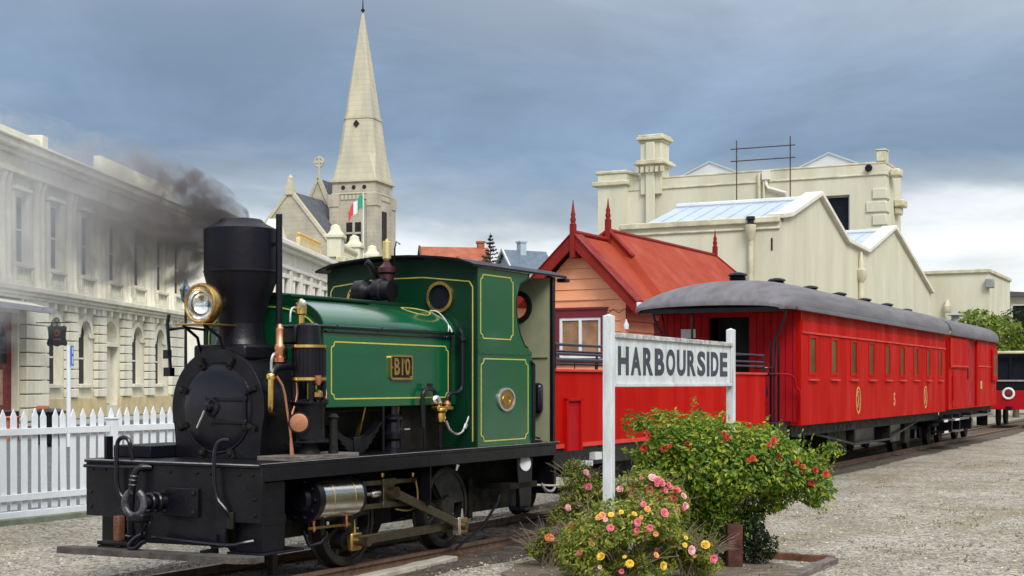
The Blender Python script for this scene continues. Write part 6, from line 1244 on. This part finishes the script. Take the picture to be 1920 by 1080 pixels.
# ---------------------------------------------------------------- low rose bushes
def rose(name, label, x, y, blobs, nleaf, nfl, kinds, seed, bare=0):
    rg = random.Random(seed); e = thing(name, label, 'rose bush', (x, y, 0), 90, 'roses planted round the name board')
    leaf_cloud(blobs, int(nleaf * 1.9), .043, rg, gap=-.12, noise_s=2.2, up=.8).build('foliage', 'leaf_rose', e, 0, fix=False)
    tips = [(b[0] + rg.uniform(-1, 1) * b[3], b[1] + rg.uniform(-1, 1) * b[4] * .8, b[2] + b[5] * rg.uniform(.3, 1.15)) for b in blobs for _ in range(7 + bare)]
    stems((0, .05, 0), tips, .010, rg).build('stems', 'twig', e, 40)
    tw = MB()
    for _ in range(40 + 20 * bare):
        b = rg.choice(blobs); d = Vector((rg.gauss(0, .7), rg.gauss(-.5, .6), rg.uniform(.1, 1))).normalized(); a = Vector((b[0] + d.x * b[3] * .7, b[1] + d.y * b[4] * .7, b[2] + d.z * b[5] * .7)); tw.tube([a, a + d * rg.uniform(.05, .12) + Vector((0, 0, .02)), a + d * rg.uniform(.12, .26)], (.0045, .0018), 4)
    tag(tw.build('dry_twigs', 'twig', e, 0, fix=False), kind='stuff')
    sp = []
    for _ in range(int(nfl * 1.15)):
        b = rg.choice(blobs); d = Vector((rg.uniform(-.8, .8), -1, rg.uniform(-.1, 1.0))).normalized(); sp.append(((b[0] + d.x * b[3] * 1.05, b[1] + d.y * b[4] * 1.05, b[2] + d.z * b[5] * 1.05), d))
    flowers(e, sp, kinds, rg, .82)
rose('rose_bush', 'rose bush with yellow and peach blooms in front of the sign post', 1.00, 12.75, [(-.10, 0, .42, .42, .35, .34), (.22, 0, .50, .30, .32, .34), (-.38, .05, .30, .24, .28, .26), (.0, -.1, .18, .5, .3, .2)], 5200, 24, ['petal_yellow', 'petal_peach', 'petal_pink', 'petal_peach', 'petal_pink', 'petal_pale'], 3)
rose('rose_bush', 'rose bush crowded with pink blooms between sign post and big bush', 1.34, 13.75, [(-.05, 0, .72, .34, .3, .26), (.16, .0, .55, .22, .3, .34), (-.25, .05, .60, .24, .25, .26)], 3000, 40, ['petal_pink', 'petal_pink', 'petal_pink', 'petal_pale', 'petal_deep'], 4)
rose('rose_bush', 'tall thin reddish rose bush behind the left sign post', .78, 14.4, [(-.12, 0, .72, .20, .2, .30), (.05, 0, .62, .24, .2, .30), (-.2, 0, .42, .22, .2, .24)], 2300, 8, ['petal_pale', 'petal_pink', 'petal_pink'], 5, 3)
rose('rose_bush', 'small straggling rose with a pink and a peach bloom beside the rail', .34, 13.9, [(0, 0, .27, .12, .12, .12), (-.1, 0, .16, .14, .12, .12), (.18, 0, .22, .16, .14, .14), (.3, .05, .32, .14, .14, .14)], 1300, 6, ['petal_pink', 'petal_peach', 'petal_orange'], 6, 3)
rose('rose_bush', 'sprawling rose with yellow and pink blooms below the big bush', 1.62, 13.0, [(-.15, 0, .26, .28, .25, .2), (.12, 0, .22, .22, .22, .18)], 2100, 9, ['petal_pink', 'petal_pale', 'petal_peach', 'petal_yellow'], 8, 2)
# ---------------------------------------------------------------- station name board
sg = thing('station_name_board', 'white timber name board on two posts lettered HARBOURSIDE in dark capitals', 'sign', (0.885, 13.0, 0), 25.75)
SL = 3.77
for nm, x in (('post', 0.0), ('post', SL)):
    MB().box(x - .044, x + .044, -.044, .044, 0, 2.41).add([(x - .047, -.047, 2.41), (x + .047, -.047, 2.41), (x + .047, .047, 2.41), (x - .047, .047, 2.41), (x, 0, 2.43)], [(3, 2, 1, 0), (0, 1, 4), (1, 2, 4), (2, 3, 4), (3, 0, 4)]).build('post', 'white_old', sg, 0, .005)
bd = MB().box(.053, SL - .053, -.020, .012, 1.80, 2.215).build('board', 'white_old', sg, 0)
MB().box(.053, SL - .053, -.045, .035, 2.216, 2.262).build('top_moulding', 'white_worn', bd, 0, .006)
MB().box(.053, SL - .053, -.040, .03, 1.762, 1.799).build('bottom_moulding', 'white_old', bd, 0, .006)
MB().box(.053, .085, -.034, -.0205, 1.80, 2.215).box(SL - .085, SL - .053, -.034, -.0205, 1.80, 2.215).build('end_moulding', 'white_old', bd, 0, .004)
# condensed block capitals, every letter the same width (the I a plain bar)
LH, LW, LG = .268, .272, .058; xc = .175
for chh in 'HARBOURSIDE':
    w_ = .085 if chh == 'I' else LW
    if chh == 'I': g = MB().box(-.5, .5, -.5, .5, -.002, .002)
    else: g = text_mb(chh, .335, 1.0, .0125, .002)
    x0, x1 = min(v[0] for v in g.v), max(v[0] for v in g.v); y0, y1 = min(v[1] for v in g.v), max(v[1] for v in g.v)
    g.v = [((v[0] - x0) / (x1 - x0) * w_, (v[1] - y0) / (y1 - y0) * LH, v[2]) for v in g.v]
    g.xf(SIDE).xf(T(xc, -.0225, 1.874)).build('letter', 'letter_dark', bd, 0); xc += w_ + LG
# ---------------------------------------------------------------- picket fence (parallel to the track)
fn = thing('picket_fence', 'white picket fence with pointed tops on a kerb beside the locomotive', 'fence', (-6.47, 17.98, 0), 29.7)
pk = None; PS = .166
for i in range(-16, 29):
    if pk is None: pk = MB().plate([(-.048, .17), (.048, .17), (.048, 1.36), (0, 1.465), (-.048, 1.36)], [], 'y', 0, .02).build('picket', 'white_paint', fn, 0, .003); o = pk
    else: o = dup(pk, fn)
    o.location = (i * PS + .06 + random.uniform(-.006, .006), 0, random.uniform(-.018, .012)); o.rotation_euler = (random.uniform(-.008, .008), random.uniform(-.018, .018), random.uniform(-.03, .03))
for x0, x1 in ((-2.9, 1.83), (1.97, 4.7)):
    for z in (1.13, .29): MB().box(x0, x1, -.045, -.001, z, z + .085).build('rail', 'white_paint', fn, 0, .004)
for x in (-2.95, 1.9, 4.75): MB().box(x - .06, x + .06, -.07, .05, 0, 1.30).box(x - .075, x + .075, -.085, .065, 1.30, 1.33).build('post', 'white_paint', fn, 0, .006)
MB().box(-3.0, 4.8, -.02, .10, .05, .15).build('gravel_board', 'white_paint', fn, 0, .004)
tag(MB().box(-3.5, 5.2, -.14, .24, -.05, .075).xf(Matrix.Translation((-6.47, 17.98, 0)) @ Matrix.Rotation(R(60.3), 4, 'Z')).build('kerb', 'kerb_green', None, 35, .01), kind='structure')
# ---------------------------------------------------------------- street furniture behind the fence
def gpos(u, Y): return ((u - 960) / 2667 * Y, Y)
x, y = -12.47, 40.0
pg = thing('street_name_pole', 'tall white pole carrying a narrow vertical blue and white street sign', 'sign pole', (x, y, 0), 0)
MB().cyl((0, 0, 0), (0, 0, 2.85), .065, None, 12).build('pole', 'white_paint', pg, 40)
bl = MB().box(-.09, .09, -.02, .02, 2.28, 2.85).xf(T(.02, -.09, 0)).build('sign_blade', 'blue_sign', pg, 0)
MB().box(-.03, .05, -.116, -.111, 2.62, 2.80).box(-.03, .05, -.116, -.111, 2.34, 2.55).build('sign_marks', 'white_paint', bl, 0)
hs = thing('hanging_pub_sign', 'dark shield shaped hanging sign with faded orange device on an iron bracket', 'hanging sign', (-21.11, 66.0, 4.03), 94); hs.scale = (.70,) * 3
pr = [(-.62, -.75), (-.3, -.68), (0, -.78), (.3, -.68), (.62, -.75), (.7, -.55), (.58, -.2), (.6, .2), (.66, .5), (.5, .62), (.2, .55), (0, .66), (-.2, .55), (-.5, .62), (-.66, .5), (-.6, .2), (-.58, -.2), (-.7, -.55)]
MB().plate(pr, [], 'y', -.04, .04).build('sign_board', 'sign_dark', hs, 0, .01)
MB().plate(circ(0, .12, .22, 16), [circ(0, .12, .13, 14)], 'y', -.055, -.041).box(-.28, .28, -.055, -.041, -.36, -.24).build('device', 'sign_brown', hs, 0)
MB().tube([(-2.1, 0, .80), (.9, 0, .82)], .04, 6).tube([(0, 0, .6), (0, 0, .82)], .03, 6).torus((0, 0, .98), (0, 1, 0), .14, .03, 16, 6).build('bracket', 'black', hs, 40)
lt = thing('street_lantern', 'black street lamp with curled bracket standing behind the headlamp', 'street lamp', (-15.6, 68, 0), 0)
MB().cyl((0, 0, 0), (0, 0, 5.6), .09, .06, 10).lathe([(0, .2), (.5, .18), (.8, .1)], (0, 0, 0), (0, 0, 1), 12).build('lamp_post', 'black', lt, 40)
MB().tube([(0, 0, 5.5), (.1, 0, 6.1), (-.15, 0, 6.5), (-.4, 0, 6.2), (-.45, 0, 5.9)], .04, 6, 2).build('curl', 'black', lt, 40)
MB().lathe([(5.6, .08), (5.75, .2), (6.2, .28), (6.25, .32), (6.5, .12), (6.8, .03)], (0, 0, 0), (0, 0, 1), 8).build('lantern', 'slate_blue', lt, 0)
# wheelie bin, sandwich board
bn = thing('rubbish_bin', 'black wheeled rubbish bin standing behind the picket fence', 'bin', (-13.0, 40.0, 0), 20)
MB().strip([[(-.22, -.24, .06), (.22, -.24, .06), (.22, .24, .06), (-.22, .24, .06)], [(-.29, -.30, .95), (.29, -.30, .95), (.29, .30, .95), (-.29, .30, .95)]]).build('body', 'black', bn, 0, .02)
MB().strip([[(-.33, -.35, .95), (.33, -.35, .95), (.33, .35, .95), (-.33, .35, .95)], [(-.33, -.35, 1.0), (.33, -.35, 1.0), (.33, .35, 1.0), (-.33, .35, 1.0)], [(-.2, -.2, 1.08), (.2, -.2, 1.08), (.2, .2, 1.08), (-.2, .2, 1.08)]]).build('lid', 'black', bn, 0, .02)
for s_ in (-.2, .2): MB().cyl((.26, s_ - .03, .1), (.26, s_ + .03, .1), .1, None, 14).build('wheel', 'black_matt', bn, 40)
sb = thing('pavement_board', 'orange pavement notice board standing beside the black bin', 'notice board', (-14.85, 45.0, 0), 20); sb.scale = (.75, .6, .8)
MB().bar((-.25, 0, 0), (0, 0, 1.35), .75, .04, (1, 0, 0)).build('front_panel', 'orange', sb, 0, .01); MB().bar((.25, 0, 0), (0.03, 0, 1.33), .75, .04, (1, 0, 0)).build('rear_panel', 'orange', sb, 0, .01)
MB().bar((-.20, 0, .75), (-.10, 0, 1.2), .5, .012, (1, 0, 0)).build('notice', 'red_faded', sb, 0)
def cafe_table(x, y, lab):
    t = thing('cafe_table', lab, 'table', (x, y, 0), 0, 'cafe furniture outside the shop')
    MB().box(-.5, .5, -.4, .4, .72, .76).build('table_top', 'orange', t, 0, .01)
    for sx in (-.4, .4):
        for sy in (-.3, .3): MB().box(sx - .025, sx + .025, sy - .025, sy + .025, 0, .72).build('leg', 'orange', t, 0)
def cafe_chair(x, y, th, lab):
    t = thing('cafe_chair', lab, 'chair', (x, y, 0), th, 'cafe furniture outside the shop')
    MB().box(-.22, .22, -.22, .22, .42, .46).build('seat', 'black', t, 0, .01); MB().box(.18, .24, -.22, .22, .55, .92).build('backrest', 'black', t, 0, .015)
    for sx in (-.19, .19):
        for sy in (-.19, .19): MB().box(sx - .02, sx + .02, sy - .02, sy + .02, 0, .42 if sx < 0 else .56).build('leg', 'black', t, 0)
cafe_table(-15.75, 44.0, 'orange cafe table standing nearer the picket fence'); cafe_table(-16.9, 46.5, 'orange cafe table standing nearer the maroon shop front')
cafe_chair(-15.0, 44.1, 70, 'black cafe chair between the orange table and the notice board'); cafe_chair(-16.4, 44.0, 250, 'black cafe chair on the awning side of the nearer orange table'); cafe_chair(-15.9, 45.2, 160, 'black cafe chair between the two orange tables'); cafe_chair(-17.7, 46.3, 250, 'black cafe chair by the orange table close to the shop front')
# ---------------------------------------------------------------- kerb blocks and bed edging
def block(name, label, x0, y0, x1, y1, w, h, m, cat):
    L_ = math.hypot(x1 - x0, y1 - y0); secs = []; rg = random.Random(name + str(x0))
    for i in range(9): t = L_ * i / 8; secs.append([(t, -w / 2 + rg.uniform(-.008, .008), -.03), (t, w / 2 + rg.uniform(-.008, .008), -.03), (t, w / 2 + rg.uniform(-.01, .006), h + rg.uniform(-.008, .005)), (t, -w / 2 + rg.uniform(-.006, .01), h + rg.uniform(-.008, .005))])
    o = MB().strip(secs).build(name, m, None, 0, .012); o.location = (x0, y0, 0); o.rotation_euler = (0, 0, math.atan2(y1 - y0, x1 - x0)); return tag(o, label, cat)
block('edging_timber', 'pale weathered timber edging beside the near rail', -1.70, 12.2, -.62, 14.42, .17, .05, 'concrete', 'edging')
block('edging_timber', 'rusty brown timber edging beyond the stub post', 2.45, 14.7, 3.22, 14.22, .10, .07, 'rust', 'edging')
block('edging_timber', 'short grey timber edging meeting the rusty one at the bed corner', 3.2, 14.2, 2.35, 12.6, .12, .06, 'wood_grey', 'edging')
bed = [(1.35 + (1.45 + .22 * mnoise.noise((math.cos(a) * 2, math.sin(a) * 2, 5))) * math.cos(a), 13.45 + (1.30 + .3 * mnoise.noise((math.cos(a) * 2, math.sin(a) * 2, 9))) * math.sin(a)) for a in [R(6 * k) for k in range(60)]]
sheet('garden_bed', bed, .010, 'soil')
# ---------------------------------------------------------------- loose stones: gravel yard, dark ballast, weeds
def stones(name, n, rg, sampler, smin, smax, m):
    b = MB()
    for _ in range(n):
        x, y = sampler(rg); s = smin + (smax - smin) * rg.random() ** 2.5; vs = []
        for dx, dy, dz in ((1, 0, 0), (-.5, .87, 0), (-.5, -.87, 0), (0, 0, .75), (0, 0, -.5)): j = rg.uniform(.7, 1.3); vs.append((dx * s * j, dy * s * j, dz * s * rg.uniform(.6, 1.2)))
        a = rg.random() * 6.28; c, d = math.cos(a), math.sin(a)
        b.add([(x + vx * c - vy * d, y + vx * d + vy * c, vz + s * .15) for vx, vy, vz in vs], [(0, 1, 3), (1, 2, 3), (2, 0, 3), (1, 0, 4), (2, 1, 4), (0, 2, 4)])
    o = b.build(name, m, None, 0, fix=False); tag(o, kind='stuff'); return o
def on_track(x, y):
    s = (x + 2.436) * .495 + (y - 12.79) * .869; t = (x + 2.436) * .869 - (y - 12.79) * .495
    return -1.1 < t < 1.15
def yard(rg):
    while True:
        y = 11.5 + 22 * rg.random() ** 1.6; x = rg.uniform(-.40, .42) * y
        if not on_track(x, y) and not (y > 18 and x < -2.3 - .0 + (y - 18) * .57 - 3.6): return x, y
tag(stones('loose_gravel', 26000, random.Random(21), yard, .006, .022, 'pebble'), 'loose pale grey gravel scattered over the station yard', 'gravel')
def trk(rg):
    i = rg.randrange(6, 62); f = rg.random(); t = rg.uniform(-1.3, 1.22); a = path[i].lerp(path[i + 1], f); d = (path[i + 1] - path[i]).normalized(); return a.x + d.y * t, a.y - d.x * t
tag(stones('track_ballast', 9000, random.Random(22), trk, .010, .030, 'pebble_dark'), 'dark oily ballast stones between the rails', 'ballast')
wd = MB(); rg = random.Random(31)
for _ in range(700):
    y = 12 + 22 * rg.random(); x = rg.uniform(.0, .42) * y
    if on_track(x, y) or mnoise.noise((x * .42 + 4.3, y * .42 + 9.1, 0)) < 0.0: continue
    for _ in range(9):
        a = rg.random() * 6.28; l = rg.uniform(.015, .055); dx, dy = math.cos(a) * l, math.sin(a) * l; X, Y = x + rg.gauss(0, .05), y + rg.gauss(0, .05)
        wd.add([(X - dy * .16, Y + dx * .16, 0), (X + dy * .16, Y - dx * .16, 0), (X + dx, Y + dy, l * rg.uniform(.4, 1.0))], [(0, 1, 2)])
tag(wd.build('weeds', 'leaf_weed', None, 0, fix=False), 'sparse yellowing weeds in the gravel', 'weeds', kind='stuff')
# ---------------------------------------------------------------- trees
def tree(name, label, x, y, z, blobs, n, size, leaf, seed, trunk_h, tr=.18, gap=-.08, group=None, noise_s=.55):
    e = thing(name, label, 'tree', (x, y, z), 90, group); rg = random.Random(seed)
    leaf_cloud(blobs, n, size, rg, gap=gap, noise_s=noise_s).build('crown', leaf, e, 0, fix=False)
    m = MB().tube([(0, 0, -.3), (.05, 0, trunk_h * .5), (0, .05, trunk_h)], (tr, tr * .6), 9); stems((0, 0, trunk_h * .6), [(b[0], b[1], b[2]) for b in blobs], tr * .5, rg, m); m.build('trunk', 'bark', e, 40); return e
tree('broadleaf_tree', 'bright green rounded tree rising behind the luggage van roof', 21.2, 64, 0, [(-1.3, 0, 3.7, 1.1, 1, .8), (-.3, 0, 4.3, 1.0, 1, .9), (.7, 0, 3.8, 1.2, 1, 1.0), (1.5, 0, 2.9, .9, 1, 1.0), (0, 0, 2.8, 1.6, 1, 1.2)], 7500, .20, 'leaf_tree', 41, 2.5)
tree('dark_tree', 'dark evergreen tree behind the bright green one at the yard end', 26.2, 74, 0, [(0, 0, 4.3, 1.7, 1.4, 1.4), (1.6, 0, 4.3, 1.7, 1.4, 1.5), (.5, 0, 2.8, 2.0, 1.4, 1.4), (2.8, 0, 3.6, 1.4, 1.2, 1.4)], 9000, .18, 'leaf_dark', 42, 2.5)
tree('hill_shrub', 'olive green bushy tree in front of the brick house on the hill', -9.4, 226, 16.6, [(0, 0, 3.2, 2.6, 1.6, 2.0), (-1.8, 0, 2.6, 1.8, 1.4, 1.5), (2.0, 0, 2.4, 1.8, 1.4, 1.6)], 3600, .40, 'leaf_weed', 43, 2.0)
tree('hill_shrub', 'small dark shrub between brick house and conifer on the hill', -5.5, 228, 16.4, [(0, 0, 2.9, 1.8, 1.2, 1.1), (1.6, 0, 2.6, 1.3, 1.2, 1.0)], 1500, .35, 'leaf_dark', 44, 1.5)
tree('hill_shrub', 'low dark shrub below the blue house gable on the hill', -.4, 231, 16.2, [(0, 0, 2.6, 2.6, 1.2, 1.3), (2.6, 0, 2.0, 2.0, 1.2, 1.0)], 2000, .35, 'leaf_dark', 45, 1.5)
# Norfolk pine: tiers of drooping, upturned branches with open gaps
cn = thing('norfolk_pine', 'tall tiered conifer with open branches beside the blue house', 'tree', (-3.55, 233, 17.4), 90); rg = random.Random(46)
MB().cyl((0, 0, -.5), (0, 0, 9.0), .22, .04, 8).build('trunk', 'bark', cn, 40)
m = MB()
for k in range(13):
    z = 1.2 + k * .6; ln = (9.2 - z) * .34
    for j in range(7):
        a = rg.random() * 6.28
        for i in range(16):
            t = (i + rg.random()) / 16; c = Vector((math.cos(a) * ln * t, math.sin(a) * ln * t, z + .25 * t * t * ln + rg.gauss(0, .05))); s = .26
            d = Vector((rg.gauss(0, 1), rg.gauss(0, 1), rg.gauss(.4, .8))).normalized() * s; u = d.orthogonal().normalized() * s * .4
            m.add([c - d * .5, c + u, c + d, c - u], [(0, 1, 2), (0, 2, 3)])
m.build('crown', 'leaf_dark', cn, 0, fix=False)
# ---------------------------------------------------------------- chimney smoke: a real volume drifting off to the left
def smoke():
    a = Vector((-2.436, 12.79, 3.25)); b = Vector((-6.9, 15.4, 3.42)); ax = b - a; L_ = ax.length
    prof = [(0.0, .15), (.25, .36), (.8, .62), (1.6, .90), (3.0, 1.25), (L_, 1.55)]
    o = MB().lathe(prof, (0, 0, 0), (0, 0, 1), 24).build('smoke_plume', 'black', None, 60); o.location = a; o.rotation_euler = ax.to_track_quat('Z', 'Y').to_euler()
    m = bpy.data.materials.new('smoke'); m.use_nodes = True; t = m.node_tree; t.nodes.remove(t.nodes['Principled BSDF']); pv = N(t, 'ShaderNodeVolumePrincipled'); t.links.new(pv.outputs[0], t.nodes['Material Output'].inputs['Volume'])
    c = N(t, 'ShaderNodeTexCoord'); s = N(t, 'ShaderNodeSeparateXYZ'); t.links.new(c.outputs['Object'], s.inputs[0])
    def M(op, x, y=None, z=None, clamp=False):
        n = N(t, 'ShaderNodeMath', operation=op); n.use_clamp = clamp
        for i, v in enumerate((x, y, z)):
            if v is None: continue
            if isinstance(v, (int, float)): n.inputs[i].default_value = v
            else: t.links.new(v, n.inputs[i])
        return n.outputs[0]
    Z = s.outputs[2]
    rad = M('SQRT', M('ADD', M('MULTIPLY', s.outputs[0], s.outputs[0]), M('MULTIPLY', s.outputs[1], s.outputs[1])))
    Rz = M('ADD', M('MULTIPLY', M('POWER', M('MAXIMUM', Z, 0.0), .62), .57), .10)
    fall = M('SUBTRACT', 1.0, M('DIVIDE', rad, Rz))
    n1 = N(t, 'ShaderNodeTexNoise'); setin(n1, Scale=2.3, Detail=5.0, Roughness=.58, Distortion=1.2); t.links.new(c.outputs['Object'], n1.inputs[0])
    body = M('ADD', M('MULTIPLY', fall, 1.15), M('MULTIPLY', M('SUBTRACT', n1.outputs[0], .52), 5.0)); body = M('MULTIPLY', body, 1.4, clamp=True)
    dens = M('ADD', M('MULTIPLY', M('POWER', 2.718, M('MULTIPLY', Z, -1.75)), 20.0), .48)
    endf = M('SUBTRACT', 1.0, M('POWER', M('DIVIDE', Z, L_), 6.0), clamp=True); inside = M('GREATER_THAN', fall, 0.0)
    t.links.new(M('MULTIPLY', M('MULTIPLY', body, dens), M('MULTIPLY', endf, inside)), pv.inputs['Density'])
    r = N(t, 'ShaderNodeValToRGB'); e = r.color_ramp.elements; e[0].position = .0; e[0].color = (.16, .14, .14, 1); e[1].position = .50; e[1].color = (.93, .95, .98, 1); k = e.new(.17); k.color = (.42, .38, .37, 1)
    t.links.new(M('DIVIDE', Z, L_), r.inputs[0]); t.links.new(r.outputs[0], pv.inputs['Color']); pv.inputs['Anisotropy'].default_value = 0.2
    o.data.materials.clear(); o.data.materials.append(m); tag(o, 'dark smoke drifting from the chimney and thinning to pale haze', 'smoke', kind='stuff')
smoke()
